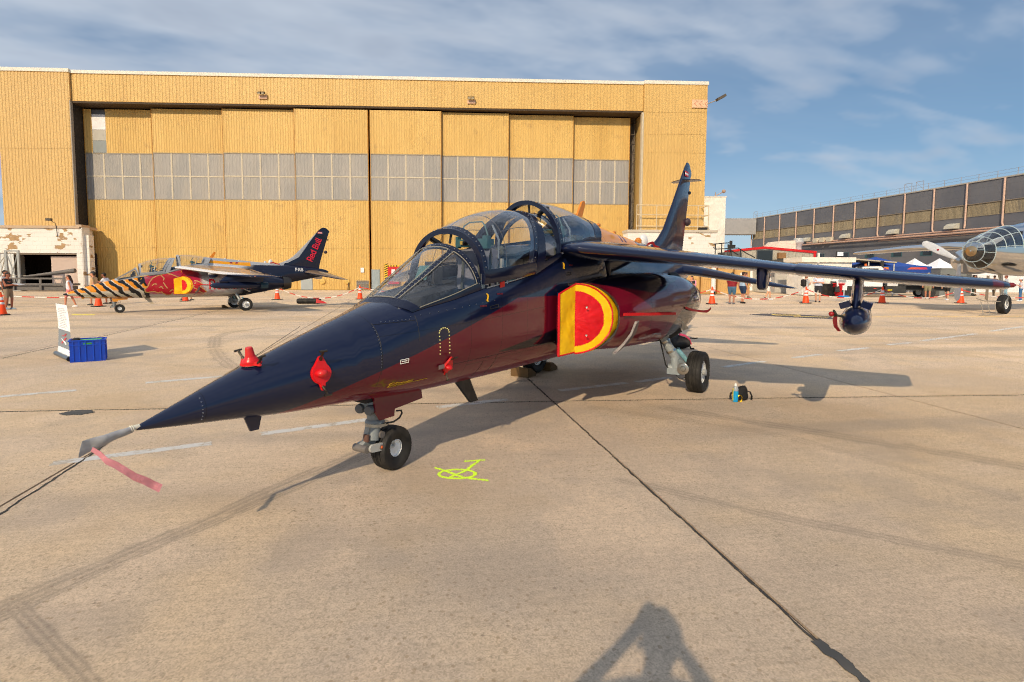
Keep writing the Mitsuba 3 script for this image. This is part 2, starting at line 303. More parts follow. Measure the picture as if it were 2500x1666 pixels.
def corrugated(a0, a1, z0, z1, d, pitch, depth=.034, slope=.22):
    """trapezoid ribbed sheet standing at depth d (ribs towards the viewer)"""
    xs, ds, x = [], [], a0
    while x < a1-1e-6:
        for fx, fd in ((0, 0), (.50, 0), (.50+slope*.5, 1), (1-slope*.5, 1)):
            xx = x+fx*pitch
            if xx <= a1: xs.append(xx); ds.append(d+fd*depth)
        x += pitch
    xs.append(a1); ds.append(d)
    p = np.c_[xs, ds]; return loft(np.stack([np.c_[p, np.full(len(p), z0)], np.c_[p, np.full(len(p), z1)]]), False, False)
def yput(key, m, tone=0, grime=1): put(key, hm(m), smooth=False, mat='mat_yellow', uv=np.tile([[tone, grime]], (len(m.vertices), 1)))
hg = thing('hangar', 'huge yellow corrugated aircraft hangar with eight sliding door leaves', 'hangar')
def hpart(name, m, color=None, **kw): return part(hg, name, hm(m), color, **kw)
# towers
yput(newkey(hg+'__left_tower'), cat_(corrugated(-7.6, -.32, 6.6, 14.68, 0, .33), corrugated(-7.6, -.32, 14.7, 22.5, -.012, .33), box2(-7.55, -.35, .06, 6, 6.6, 22.5)), .85, .3)
yput(newkey(hg+'__right_tower'), cat_(corrugated(60.1, 67.05, 6.6, 15.16, 0, .36), corrugated(60.1, 67.05, 15.18, 17.12, -.012, .36), corrugated(60.1, 67.05, 17.14, 19.48, -.02, .36), corrugated(60.1, 67.05, 19.5, 22.45, -.03, .36), box2(60.08, 67.05, .06, 30, 0, 22.5)), .5, .3)
yput(newkey(hg+'__fascia'), cat_(corrugated(-.30, 60.0, 19.66, 22.45, .26, .36), box2(-.30, 60.05, .32, 3, 19.70, 22.5)), .35, .6)
hpart('roof_trim', cat_(box2(-7.75, -.3, -.10, .9, 22.5, 22.86), box2(-.3, 60.05, .16, 1.1, 22.47, 22.80), box2(60.05, 67.15, -.10, .9, 22.47, 22.83)), (224, 220, 208), rough=5)
hpart('roof', box2(-7.6, 67.0, 1.0, 45, 22.2, 22.6), (150, 146, 138), rough=6)
hpart('rear_shell', cat_(box2(-7.55, -7.2, 6, 45, 0, 22.4), box2(66.7, 67.02, 30, 45, 0, 22.4), box2(-7.5, 67, 44.6, 45, 0, 22.4), box2(-.4, -.35, 6.01, 44.6, 0, 22.2), box2(60.08, 60.4, 30, 44, 0, 22.2)), (150, 112, 52), rough=6)
hpart('door_beam', cat_(box2(-.3, 60.0, .2, 2.6, 19.45, 19.655), box2(-.3, 60, 2.6, 2.9, 19.0, 19.9)), (66, 52, 36), rough=6)
hpart('corner_post', box2(-.36, -.27, -.06, .30, .0, 19.64), (150, 144, 134), rough=5)
hpart('jamb_lining', box2(-.345, -.29, .31, 6.0, 0, 19.44), (38, 34, 30), rough=6)
hpart('corner_post', cat_(box2(59.86, 60.07, -.04, .5, 0, 19.44)), (196, 184, 160), rough=5)
hpart('fascia_seam', cat_(box2(-.3, 60.0, .22, .262, 19.62, 19.70)), (206, 160, 82), rough=5)
# dark interior frame seen in the gaps
fr = [box2(.9, .98, 3.0, 3.06, 0, 19.4), box2(59.0, 59.06, 2.9, 2.96, 0, 19.4), box2(59.75, 59.82, 2.4, 2.46, 0, 19.4)]
for z in np.arange(2.2, 19, 2.2): fr += [box2(.02, 2.2, 2.9, 2.96, z, z+.09), box2(58.8, 59.85, 2.3, 2.36, z, z+.09)]
for z in np.arange(2.2, 17, 4.4): fr += [cyl((.1, 2.93, z), (2.0, 2.93, z+2.2), .04, n=6), cyl((59.0, 2.6, z), (59.8, 2.4, z+2.2), .04, n=6)]
hpart('interior_frame', cat_(fr), (92, 84, 74), rough=6, kind='stuff')
hpart('interior_wall', box2(58.2, 60.05, 3.6, 3.7, 0, 19.4), (104, 100, 96), rough=6)
# eight leaves on four tracks
DEP = [1.75, 1.25, .80, .36, .36, .80, 1.25, 1.75]
EDG = [(-.24, 7.36), (7.12, 14.82), (14.72, 22.48), (22.42, 30.20), (30.42, 38.02), (37.94, 45.36), (45.26, 52.58), (52.50, 59.05)]
for i, (d, (a0, a1)) in enumerate(zip(DEP, EDG)):
    lf = newkey(hg+'__door_leaf'); m = box2(a0+.03, a1-.03, d+.12, d+.32, .05, 19.2)
    put(lf, hm(m), (96, 74, 40), rough=6, smooth=False)
    if i == 0:   # a strip of the upper panel has been patched with translucent sheets
        yput(lf+'__upper_panel', cat_(corrugated(a0, .58, 14.68, 19.3, d, .27), corrugated(2.02, a1, 14.68, 19.3, d, .27)), .0)
        for k, (z0, z1, c) in enumerate([(14.72, 16.0, (132, 140, 142)), (16.02, 17.15, (176, 172, 162)), (17.17, 18.75, (226, 226, 230)), (18.77, 19.25, (84, 86, 92))]):
            put(newkey(lf+'__patch_sheet'), hm(box2(.60, 2.0, d+.01, d+.04, z0, z1)), c, rough=3, smooth=False)
    else: yput(lf+'__upper_panel', corrugated(a0, a1, 14.68, 19.3, d, .27), .0)
    yput(lf+'__lower_panel', cat_(corrugated(a0, a1, .04, 4.55, d+.006, .27), corrugated(a0, a1, 4.56, 9.72, d, .27)), .0)
    put(lf+'__window_band', hm(corrugated(a0+.05, a1-.05, 9.78, 14.62, d+.03, .36, .012)), smooth=False, mat='mat_plastic')
    w = a1-a0; bars = [box2(a0, a1, d-.02, d+.06, 9.70, 9.80), box2(a0, a1, d-.02, d+.06, 14.60, 14.70), box2(a0+.02, a0+.08, d-.02, d+.05, 9.8, 14.6), box2(a1-.08, a1-.02, d-.02, d+.05, 9.8, 14.6)]
    put(lf+'__window_frame', hm(cat_(bars)), (150, 140, 122), rough=5, smooth=False)
    mul = [box2(a0+w*t-.08, a0+w*t+.08, d-.005, d+.045, 9.8, 14.6) for t in (.25, .5, .75)]+[box2(a0+.08, a1-.08, d-.01, d+.04, 12.16, 12.28)]
    put(lf+'__window_bar', hm(cat_(mul)), (196, 186, 166), rough=5, smooth=False)
    put(lf+'__edge_strip', hm(cat_(box2(a0-.02, a0+.03, d-.03, d+.3, .04, 19.3), box2(a1-.03, a1+.02, d-.03, d+.3, .04, 19.3))), (176, 124, 44), rough=5, smooth=False)
# small doors and fittings of the facade
hpart('wicket_door', cat_(box2(30.46, 31.25, .29, .33, .05, 2.26), box2(30.42, 30.47, .27, .34, .05, 2.32), box2(31.24, 31.29, .27, .34, .05, 2.32)), (146, 160, 166), rough=4, label='pale blue grey metal wicket door')
hpart('louvre', cat_([box2(28.75, 30.1, .30, .345, .12+.14*k, .12+.14*k+.09) for k in range(7)]), (120, 122, 124), rough=4)
hpart('wicket_door', box2(22.78, 24.02, .30, .345, .05, 1.9), (160, 168, 170), rough=4, label='grey steel wicket door low in a leaf')
hpart('wicket_door', box2(18.2, 19.2, .75, .79, .05, 1.9), (166, 170, 168), rough=4)
for a in (25.1, 27.75): hpart('vent_cap', lathe([(.001, -.06), (.26, -.06), (.30, 0), (.30, .09), (.24, .12), (.001, .12)], (a, .32, .97), (0, -1, 0), 20), (206, 172, 92), rough=4)
hpart('drain_pipe', tube([(27.9, .25, .9), (27.92, .2, .5), (27.85, .15, .05)], .05), (84, 70, 50), rough=5)
hpart('notice', cat_(box2(29.24, 29.6, .26, .30, 1.95, 2.45)), (222, 226, 230), rough=4)
# floodlights under the roof edge
for a, z in ((19.3, 20.5), (41.3, 20.4)):
    k = one('floodlight', hm(box2(a-.42, a+.42, .10, .2, z-.30, z+.05)), (214, 176, 150), 'twin floodlight on a pale bracket above the hangar doors, '+('left of the two' if a < 30 else 'right of the two'), 'floodlight', 'floodlights on the hangar fascia', rough=5, smooth=False)
    for s in (-.19, .19): part(k, 'lamp_head', hm(mat4(trimesh.transformations.rotation_matrix(.5, (1, 0, 0), (a+s, -.15, z+.28)), box(a+s-.05, -.2, z+.22, .32, .34, .22))), (70, 62, 50), rough=4, smooth=False)
    for s in (-.19, .19): part(k, 'lens', hm(mat4(trimesh.transformations.rotation_matrix(.5, (1, 0, 0), (a+s, -.15, z+.28)), box(a+s-.05, -.38, z+.22, .26, .02, .16))), (196, 186, 160), rough=1, smooth=False)
k = one('arrow_board', hm(box2(65.3, 67.04, -.16, -.10, 20.0, 20.85)), (226, 186, 150), 'pale pink board with red arrows on the right hangar tower', 'sign', smooth=False)
for a in (65.6, 66.15, 66.75):
    sg = 1 if a < 66.5 else -1
    arrow = unary_union([LineString([(a+.28*1, 20.72), (a-.02, 20.42), (a+.28, 20.12)]).buffer(.022)])
    part(k, 'arrow', hm(remap(prism(arrow, .012), lambda v: np.stack([v[:, 0], -.162-v[:, 2], v[:, 1]], 1))), (186, 104, 70), smooth=False)
k = one('floodlight', hm(tube([(66.9, -.1, 20.4), (67.6, -.5, 20.6), (67.9, -.7, 20.75)], .05)), (150, 140, 126), 'floodlight on an outrigger arm beyond the right hangar tower', 'floodlight', 'floodlights on the hangar fascia')
part(k, 'lamp_head', hm(mat4(trimesh.transformations.rotation_matrix(-.5, (0, 1, 0), (68.2, -.8, 20.9)), box(68.2, -.8, 20.9, 1.0, .6, .26))), (86, 78, 66), rough=4, smooth=False)
# fire point
k = one('fire_cabinet', hm(box2(32.22, 33.42, -.05, .28, .7, 2.58)), (196, 22, 26), 'red fire cabinet with hazard striped edge by the hangar doors', 'cabinet', smooth=False)
st = []
for q in range(9): st.append(Polygon([(31.86, .75+q*.24), (32.21, .92+q*.24), (32.21, 1.04+q*.24), (31.86, .87+q*.24)]))
part(k, 'hazard_board', hm(box2(31.85, 32.215, -.0, .05, .6, 2.9)), (240, 196, 20), smooth=False)
part(k, 'hazard_stripe', hm(remap(prism(unary_union(st), .01), lambda v: np.stack([v[:, 0], -.005-v[:, 2]*.5, v[:, 1]], 1))), (24, 22, 20), smooth=False)
part(k, 'hazard_header', hm(cat_([box2(32.2+.3*q, 32.35+.3*q, -.06, -.05, 2.6, 2.72) for q in range(4)])), (24, 22, 20), smooth=False)
part(k, 'hazard_header', hm(box2(32.2, 33.45, -.049, .2, 2.59, 2.73)), (240, 196, 20), smooth=False)
part(k, 'label_plate', hm(box2(32.62, 33.0, -.07, -.05, 1.75, 2.3)), (226, 226, 226), smooth=False)
# ---------------------------------------------------------------- painted stone annexes on both sides
def stone_color(p, n, uv):
    a = p.x*HU[0]+p.y*HU[1]; d = p.x*HN[0]+p.y*HN[1]; q = a+d
    row = dr.floor(p.z/.42); jx = (q+row*.37)/.95
    hx = jx-dr.floor(jx); hz = p.z/.42-row
    joint = dr.maximum(1-mikit.smoothstep(.0, .03, dr.minimum(hx, 1-hx)*.95), 1-mikit.smoothstep(.0, .05, dr.minimum(hz, 1-hz)*.6))
    r = mikit.cell_rand(dr.floor(jx)+50, row+50, 3)
    peel = mikit.fbm(q*1.1+7, p.z*2.2, 2.0, 4); zone = mikit.fbm(q*.22+uv.y*3, p.z*.3, 6.0, 2)
    bare = mikit.smoothstep(.685, .72, peel*.62+zone*.38+(r-.5)*.16+uv.x*.3)
    white = mikit.mix((.84, .82, .78), (.76, .73, .67), mikit.fbm(q*.8, p.z*.8, 3.0, 3))
    stone = mikit.mix((.50, .33, .17), (.36, .24, .14), mikit.fbm(q*3, p.z*3, 1.0, 3))
    c = mikit.mix(white, stone, bare)
    return mikit.mix(c, (.36, .26, .16), joint*(.28+.5*bare))
scene['mat_stone'] = two({'type': 'principled', 'base_color': mikit.proc(stone_color), 'roughness': .85, 'specular': .2})
def sput(key, m, bare=0., seed=0.): put(key, hm(m), smooth=False, mat='mat_stone', uv=np.tile([[bare, seed]], (len(m.vertices), 1)))
al = thing('stone_annex', 'peeling white painted stone annex below the left hangar tower with wide openings', 'building')
sput(al+'__wall', cat_(box2(-16, -8.3, -1.3, 3.5, 0, 6.35), box2(-8.3, .49, -1.3, 1.2, 3.8, 6.35), box2(.49, 1.05, -1.3, -.12, 0, 6.35)), .0, 1.)
sput(al+'__end_wall', cat_(box2(1.052, 1.12, -1.27, -.14, 0, 6.5), box2(1.12, 1.5, -.9, -.14, 0, 5.7)), .34, 2.)
part(al, 'coping', hm(cat_(box2(-16, .95, -1.42, 1.3, 6.35, 6.62), box2(.6, 1.16, -1.40, -.1, 6.5, 6.74))), (190, 166, 140), rough=6)
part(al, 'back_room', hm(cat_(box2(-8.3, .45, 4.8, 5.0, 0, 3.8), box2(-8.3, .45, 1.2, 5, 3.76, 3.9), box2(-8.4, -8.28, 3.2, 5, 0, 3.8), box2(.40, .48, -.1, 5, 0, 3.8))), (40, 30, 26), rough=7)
part(al, 'lintel', hm(box2(-8.3, .49, -1.33, -1.1, 3.63, 3.815)), (120, 106, 92), rough=6)
part(al, 'mesh_gate', hm(corrugated(-9.6, -5.72, .3, 3.72, -1.4, .34, .05)), (206, 208, 206), rough=4, smooth=False)
part(al, 'shutter_panel', hm(cat_(box2(-2.4, .42, -.9, -.8, 0, 3.5))), (196, 176, 164), rough=5)
part(al, 'wall_lamp', hm(cat_(tube([(-1.3, -1.35, 5.5), (-1.3, -1.5, 6.8), (-1.6, -1.7, 7.1)], .03), box(-1.75, -1.75, 7.2, .5, .3, .25))), (74, 66, 58))
def truss(a0, a1, z1, d, r=.07, name='lattice_stand', label='', w=.7):
    ms = [box2(a0-.1, a0+.1, d, d+.16, 0, z1), box2(a1-.1, a1+.1, d, d+.16, 0, z1), box2(a0-.1, a1+.1, d, d+.16, z1-.14, z1), box2(a0-.3, a1+.3, d-.2, d+.5, 0, .22)]
    ms += [cyl((a0, d+.08, .2), (a1, d+.08, z1-.1), r, n=6), cyl((a1, d+.08, .2), (a0, d+.08, z1-.1), r, n=6)]
    return one(name, hm(cat_(ms)), (158, 162, 162), label, 'stand', rough=4, metal=0, smooth=30)
truss(-3.9, -2.75, 3.95, -4.6, .045, label='tall grey steel lattice stand with crossed braces before the stone annex')
k = one('pole_stand', hm(cat_(cyl((-5.4, -4.0, 0), (-4.7, -3.6, 3.5), .04, n=6), cyl((-4.5, -3.2, 0), (-4.7, -3.6, 3.5), .05, n=6), cyl((-6.4, -3.4, 1.5), (-4.75, -3.6, 3.4), .035, n=6), cyl((-6.5, -3.6, 3.1), (-5.4, -4.0, .1), .05, n=6), cyl((-6.3, -3.5, 1.5), (-3.0, -3.4, 1.5), .03, n=6))), (166, 158, 140), 'thin rusty pole frame standing in the dark annex opening', 'stand')
one('concrete_barrier', hm(remap(prism(Polygon([(-8.6, 0), (-5.25, 0), (-5.4, 1.15), (-8.6, 1.15)]), 1.0), lambda v: np.stack([v[:, 0], -14.5+v[:, 2], v[:, 1]], 1))), (188, 154, 108), 'stained tan concrete block on the apron before the mesh gate', 'block', rough=6, smooth=False)
one('rolled_hose', hm(cat_(tube([(-7.2, -15.4, .16), (-5.6, -15.2, .16), (-4.4, -15.0, .16)], .15), sphere((-6.9, -15.5, .2), (.5, .28, .2), 1))), (66, 64, 64), 'dark rolled hose and white sack lying by the concrete block', 'hose', rough=5)
one('ground_trolley', hm(cat_(box2(-2.4, 2.6, -6.0, -4.0, .55, .75), box2(-2.4, 2.6, -6.0, -5.9, 1.15, 1.3), box2(-2.3, 2.5, -5.8, -4.2, .1, .5), box2(-2.3, -2.1, -6, -5.9, .1, 1.2), box2(2.4, 2.6, -6, -5.9, .1, 1.2), box2(.2, .4, -6, -5.9, .1, 1.2), cyl((-1.0, -5, 1.5), (2.6, -4.6, 2.0), .12, .22), cyl((-1.9, -5.1, 1.42), (-1.0, -5, 1.5), .06, .12))), (104, 100, 98), 'grey ground equipment trolley with a long dark boom by the annex', 'trolley', rough=5)
ar = thing('stone_annex', 'peeling white painted stone annex with roof railing below the right hangar tower', 'building')
sput(ar+'__wall', box2(58.0, 67.6, -2, 0, 0, 6.35), .03, 5.)
sput(ar+'__return', box2(56.4, 58.02, -1.8, .1, 0, 5.6), .06, 6.)
part(ar, 'coping', hm(cat_(box2(57.9, 67.75, -2.12, .0, 6.35, 6.6))), (196, 186, 170), rough=6)
rl = [cyl((a, -1.9, 6.6), (a, -1.9, 9.25), .045, n=6) for a in (58.95, 61.1, 63.9, 65.6, 66.75)]+[cyl((58.95, -1.9, z), (66.75, -1.9, z), .05, n=6) for z in (7.0, 8.2, 9.22)]+[cyl((66.75, -1.9, z), (66.75, 1.8, z), .05, n=6) for z in (7.0, 8.2, 9.22)]
part(ar, 'railing', hm(cat_(rl)), (206, 190, 160), rough=5)
part(ar, 'roof_lamp', hm(box2(65.9, 67.0, -1.6, -1.0, 6.6, 6.95)), (70, 66, 60))
wb = one('stair_tower', hm(box2(66.5, 70.4, 2, 7, 0, 10.7)), (236, 232, 222), 'plain white rendered block behind the right annex', 'building', rough=6, dirt=2, smooth=False)
part(wb, 'parapet', hm(box2(66.45, 70.5, 1.95, 7.05, 10.7, 10.8)), (222, 214, 200))
part(wb, 'roof_antenna', hm(cat_(cyl((69.6, 3, 10.8), (69.6, 3, 11.4), .05), cyl((69.6, 3, 11.0), (70.6, 2.8, 11.5), .05), sphere((70.5, 2.8, 11.5), .22, 1))), (176, 150, 132))
# the pale bridge between the white block and the grey hangar
one('link_bridge', cat_(box2(40, 54.9, 118, 121, 10.9, 14.1), box2(40, 54.9, 117.95, 121.05, 10.7, 10.895)), (160, 160, 162), 'pale grey box bridge spanning between the white block and grey hangar', 'bridge', rough=5, smooth=False)
# ---------------------------------------------------------------- grey hangar on the right (frame: a along it away from the camera, d behind, z)
GB, GD = V(63.44, 67.04), V(-.1590, .9873)
GN = V(GD[1], -GD[0])    # away from the apron
def G3(v):
    v = np.asarray(v, float); q = GB+v[:, :1]*GD+v[:, 1:2]*GN; return np.c_[q, v[:, 2]]
def gm(m): return remap(m, G3)
def clad_color(p, n, uv):
    a = p.x*GD[0]+p.y*GD[1]
    v = mikit.fbm(a*.25, p.z*.35, 1.0, 4); w = mikit.fbm(a*1.4, p.z*.22, 5.0, 3)
    base = mikit.mix((.135, .142, .168), (.165, .170, .192), mikit.smoothstep(.3, .7, v))
    tan = mikit.mix((.30, .255, .175), (.26, .22, .15), mikit.smoothstep(.3, .7, mikit.noise(a*2.2, 1.0, 2.0)))
    c = mikit.mix(base, tan, uv.x)
    seam = p.z/.95-dr.floor(p.z/.95)
    c = c*(1-(1-mikit.smoothstep(.0, .05, seam))*.25*(1-uv.x))
    return mikit.mix(c, (.17, .165, .165), mikit.smoothstep(.6, .85, w)*.4)
scene['mat_clad'] = two({'type': 'principled', 'base_color': mikit.proc(clad_color), 'roughness': .55, 'specular': .4})
gh = thing('grey_hangar', 'long grey clad hangar with tan window band and pink downpipes', 'hangar')
def gput(name, m, t): k = newkey(gh+'__'+name); put(k, gm(m), smooth=False, mat='mat_clad', uv=np.tile([[t, 0]], (len(m.vertices), 1))); return k
BAY = [53.4+4.68*2*0, *[49.1, 44.3, 39.5, 34.75, 30.05, 25.35, 20.65, 16.0, 11.35, 6.7, 2.0, -2.7, -7.4, -12.1]]
for i in range(len(BAY)-1):
    a1, a0 = BAY[i], BAY[i+1]
    gput('upper_panel', box2(a0+.02, a1-.02, 0, .3, 11.32, 14.1), 0.); gput('lower_panel', box2(a0+.02, a1-.02, .01, .3, 7.0, 9.66), 0.)
    gput('window_strip', corrugated(a0+.05, a1-.05, 9.70, 11.28, .06, .16, .03), 1.)
gput('base_wall', box2(-12.1, 53.4, .04, .3, 0, 7.0), 0.)
gput('core', box2(-12.0, 53.3, .32, 40, 0, 14.0), 0.)
part(gh, 'roof_edge', gm(cat_(box2(-12.1, 53.5, -.12, .5, 14.1, 14.28))), (176, 172, 164), rough=5)
part(gh, 'band_rail', gm(cat_(box2(-12.1, 53.4, -.05, .06, 9.64, 9.71), box2(-12.1, 53.4, -.05, .06, 11.27, 11.34))), (150, 138, 122), rough=5)
for a in BAY[:-1]:
    hooked = int(round((a-2)/4.68)) % 2 == 0
    z = 7.95 if hooked else 8.2
    part(gh, 'downpipe', gm(tube([(a, -.16, 14.1), (a, -.16, z+.5), (a+(.0 if not hooked else -.25), -.22, z)], .11, 8)), (206, 176, 160), rough=5)
part(gh, 'pipe_run', gm(cat_(tube([(-12, -.5, 7.95), (36, -.5, 7.95)], .11, 8), tube([(-12, -.75, 7.6), (38, -.75, 7.6)], .13, 8), tube([(-12, -.6, 7.3), (20, -.6, 7.3)], .05, 6))), (198, 164, 146), rough=5)
for a in (36.4, 27.0, 17.6, 8.3):
    hood = Polygon([(0, 0), (0, .75), (.35, .7), (.8, .35), (.9, 0)])
    m = remap(prism(hood, 1.5), lambda v: np.stack([a-.75+v[:, 2], -v[:, 0], 8.25+v[:, 1]], 1))
    part(gh, 'vent_hood', gm(m), (186, 184, 172), rough=5, smooth=False)
for a in (33.0, 27.4, 22.2, 17.2, 12.3): 
    w = newkey(gh+'__window'); put(w, gm(box2(a-.95, a+.75, .0, .1, 4.82, 5.76)), mat='mat_window', smooth=False)
    put(w+'__frame', gm(cat_(box2(a-1.0, a+.8, -.02, .05, 4.76, 4.83), box2(a-1.0, a+.8, -.02, .05, 5.75, 5.82), box2(a-1.0, a-.93, -.02, .05, 4.82, 5.76), box2(a+.45, a+.8, -.02, .05, 4.82, 5.76))), (52, 92, 102), rough=4, smooth=False)
part(gh, 'wall_seam', gm(cat_([box2(a-.03, a+.03, .0, .05, .2, 7.0) for a in np.arange(-9.7, 52, 4.68)])), (110, 108, 112), rough=5, smooth=False)
ac = [box(a, -.55, 7.9+.35, 1.0, .6, .8) for a in (33.5, 31.9, 30.2, -1.6, -6.0)]
for m in ac: part(gh, 'air_unit', gm(m), (206, 198, 180), rough=5, smooth=False)
rp = [cyl((a, .1, 14.28), (a, .1, 15.15), .03, n=5) for a in np.arange(-11, 53, 2.35)]+[cyl((-11.5, .1, z), (53, .1, z), .014, n=4) for z in (14.7, 15.1)]
for a in (52.0, 15.2, 13.3): rp += [cyl((a, .1, 14.3), (a, .1, 15.6), .03, n=5), cyl((a+1.2, .1, 14.3), (a+1.2, .1, 15.6), .03, n=5), cyl((a, .1, 15.6), (a+1.2, .1, 15.6), .03, n=5), cyl((a, .1, 14.4), (a+1.2, .1, 15.6), .02, n=5)]
part(gh, 'roof_railing', gm(cat_(rp)), (150, 140, 134), rough=5)
# far off building and mast seen left of the hangar
one('lattice_mast', cat_([cyl((-66+s, 66, 0), (-66+s*.3, 66, 14), .12, n=6) for s in (-.6, .6)]+[cyl((-66.5+.1*(k % 2), 66, k*1.4), (-65.6, 66, k*1.4+1.4), .05, n=5) for k in range(9)]), (70, 76, 88), 'dark steel mast at the far left beyond the hangar', 'mast')
# ---------------------------------------------------------------- twin seat jets. body frame: s aft from the nose wheel, l to the pilot's left, z up
from scipy.interpolate import PchipInterpolator as PCH
J1 = (-.9598, 4.6674, .9726); J2 = (-16.54, 23.62, math.radians(35.9))
def body_to_world(P):
    c, s = math.cos(P[2]), math.sin(P[2])
    return lambda v: np.stack([P[0]+v[:, 0]*c+v[:, 1]*s, P[1]+v[:, 0]*s-v[:, 1]*c, v[:, 2]], 1)
FS = [-1.97, -1.75, -1.5, -1.0, -.5, 0, .5, 1.0, 1.6, 2.3, 3.3, 3.6, 4.0, 4.9, 5.8, 6.3, 6.7, 7.3, 8.0, 8.6, 8.95, 9.15]
FW = [.012, .066, .128, .242, .337, .422, .474, .492, .495, .50, .50, .50, .50, .49, .46, .43, .40, .34, .27, .19, .12, .03]
FB = [.797, .773, .75, .704, .679, .648, .633, .627, .624, .629, .63, .63, .63, .66, .86, 1.02, 1.16, 1.30, 1.44, 1.56, 1.68, 1.82]
FT = [.819, .906, 1.006, 1.188, 1.353, 1.492, 1.57, 1.68, 1.785, 2.0, 2.22, 2.46, 2.44, 2.36, 2.28, 2.25, 2.22, 2.17, 2.10, 2.02, 1.96, 1.86]
FU = [2, 2, 2, 2, 2.15, 3.2, 4.4, 5, 5, 4.4, 3.2, 2.0, 1.9, 1.8, 1.8, 1.9, 2, 2, 2, 2, 2, 2]   # upper half exponent
fw, fb, ft, fu = (PCH(FS, y) for y in (FW, FB, FT, FU))
def fzc(s): return np.minimum((fb(s)+ft(s))/2, 1.125+.0*s) if np.ndim(s) else min(float((fb(s)+ft(s))/2), 1.125)
def fzc(s):
    mid = (fb(s)+ft(s))/2; hi = np.clip((np.asarray(s, float)-5.0)/2.0, 0, 1); return np.where(mid < 1.125, mid, 1.125+(mid-1.125)*hi)
def fus_l(s, z, grow=0.0):
    zc = fzc(s); up = z > zc; h = np.where(up, ft(s)-zc, zc-fb(s))+grow; n = np.where(up, fu(s), 2.0)
    q = np.clip(1-np.abs((z-zc)/h)**n, 0, 1)**(1/n); return (fw(s)+grow)*q
SILL = PCH([-2.2, -.6, -.1, 0, .4, .75, 1.6, 2.3, 3.3, 3.6], [.5, 1.25, 1.375, 1.40, 1.475, 1.55, 1.69, 1.905, 2.12, 2.25])
NL, NT_ = 44, 19
def fus_ring(s):
    zc = float(fzc(s)); w, b, t, e = float(fw(s)), float(fb(s)), float(ft(s)), float(fu(s))
    q = np.clip((float(SILL(s))-zc)/(t-zc), .05, .93) if -.6 < s < 3.6 else .5
    gs = math.asin(q**(e/2)); g = np.r_[np.linspace(gs, -math.pi-gs, NL), np.linspace(-math.pi-gs, -2*math.pi+gs, NT_+2)[1:-1]]
    c, sn = np.cos(g), np.sin(g); up = sn > 0; ex = np.where(up, 2/e, 1.0); h = np.where(up, t-zc, zc-b)
    return np.stack([np.full(len(g), s), np.sign(c)*w*np.abs(c)**ex, zc+np.sign(sn)*h*np.abs(sn)**ex], 1)
COCK = (.0, 3.28)
def fuselage_mesh():
    S = np.unique(np.r_[np.linspace(-1.97, -1.0, 14), np.linspace(-1, 3.3, 60), np.linspace(3.3, 9.15, 60), COCK[0], COCK[1]])
    n = NL+NT_; k = len(S); m = loft(np.array([fus_ring(s) for s in S]), True)
    f = np.asarray(m.faces); body = (k-1)*n; i = np.arange(body)
    st, col = i//n, i % n; drop = (S[st] >= COCK[0]-1e-9) & (S[st] < COCK[1]-1e-9) & (col >= NL-1)
    keep = np.ones(len(f), bool); keep[:body] = ~drop; keep[body:2*body] = ~drop
    return trimesh.Trimesh(m.vertices, f[keep], process=False)
# nacelle (left): inner edge stays inside the fuselage
NS = [2.35, 2.7, 3.1, 3.7, 4.4, 5.0, 5.6, 6.1, 6.55, 6.9]
NO = [.70, 1.0, 1.10, 1.16, 1.19, 1.19, 1.15, 1.06, .92, .80]   # outer l
NB = [.80, .79, .77, .75, .74, .76, .83, .93, 1.02, 1.08]
NT = [1.58, 1.60, 1.66, 1.72, 1.74, 1.73, 1.69, 1.62, 1.53, 1.47]
no, nb, nt = (PCH(NS, y) for y in (NO, NB, NT))
def nac_ring(s, n=40, li=.42):
    g = np.linspace(0, 2*np.pi, n, endpoint=False); o, b, t = float(no(s)), float(nb(s)), float(nt(s)); zc, h = (b+t)/2, (t-b)/2
    c, sn = np.cos(g), np.sin(g); lc = max(.42, o-.42); w = o-lc
    l = np.where(c > 0, lc+w*np.abs(c)**(2/2.2), lc-(lc-.30)*np.abs(c)**.6)
    return np.stack([np.full(n, s), l, zc+np.sign(sn)*h*np.abs(sn)**(2/2.2)], 1)
def nac_l(s, z, grow=0.):
    o, b, t = no(s), nb(s), nt(s); zc, h = (b+t)/2, (t-b)/2; lc = np.maximum(.42, o-.42); q = np.clip(1-np.abs((z-zc)/h)**2.2, 0, 1)**(1/2.2); return lc+(o-lc)*q+grow
def mirror(m): 
    v = np.array(m.vertices); v[:, 1] *= -1; return trimesh.Trimesh(v, np.asarray(m.faces)[:, ::-1], process=False)
def nacelle_mesh():
    S = np.unique(np.r_[np.linspace(2.72, 6.9, 44)]); R = [nac_ring(s) for s in S]
    # slanted mouth: the inner wall runs forward to the splitter
    R0 = R[0].copy(); out = np.clip((R0[:, 1]-.60)/.40, 0, 1); R0[:, 0] = 2.36+.34*out
    R1 = (R0*.5+R[0]*.5); R1[:, 1:] = R[0][:, 1:]
    return loft(np.array([R0, R1]+R), False)
def mouth_mesh():
    R = nac_ring(2.72); out = np.clip((R[:, 1]-.60)/.40, 0, 1); a = R.copy(); a[:, 0] = 2.37+.34*out
    b = a.copy(); ctr = a.mean(0); b[:, 1:] = ctr[1:]+(a[:, 1:]-ctr[1:])*.92; b[:, 0] += .02; c = b.copy(); c[:, 0] += .35
    return loft(np.array([a, b, c]), False)
AF = np.array([0, .0125, .025, .05, .1, .2, .3, .4, .55, .7, .85, 1.0])
def naca(t): return 5*t*(.2969*np.sqrt(AF)-.1260*AF-.3516*AF**2+.2843*AF**3-.1036*AF**4)
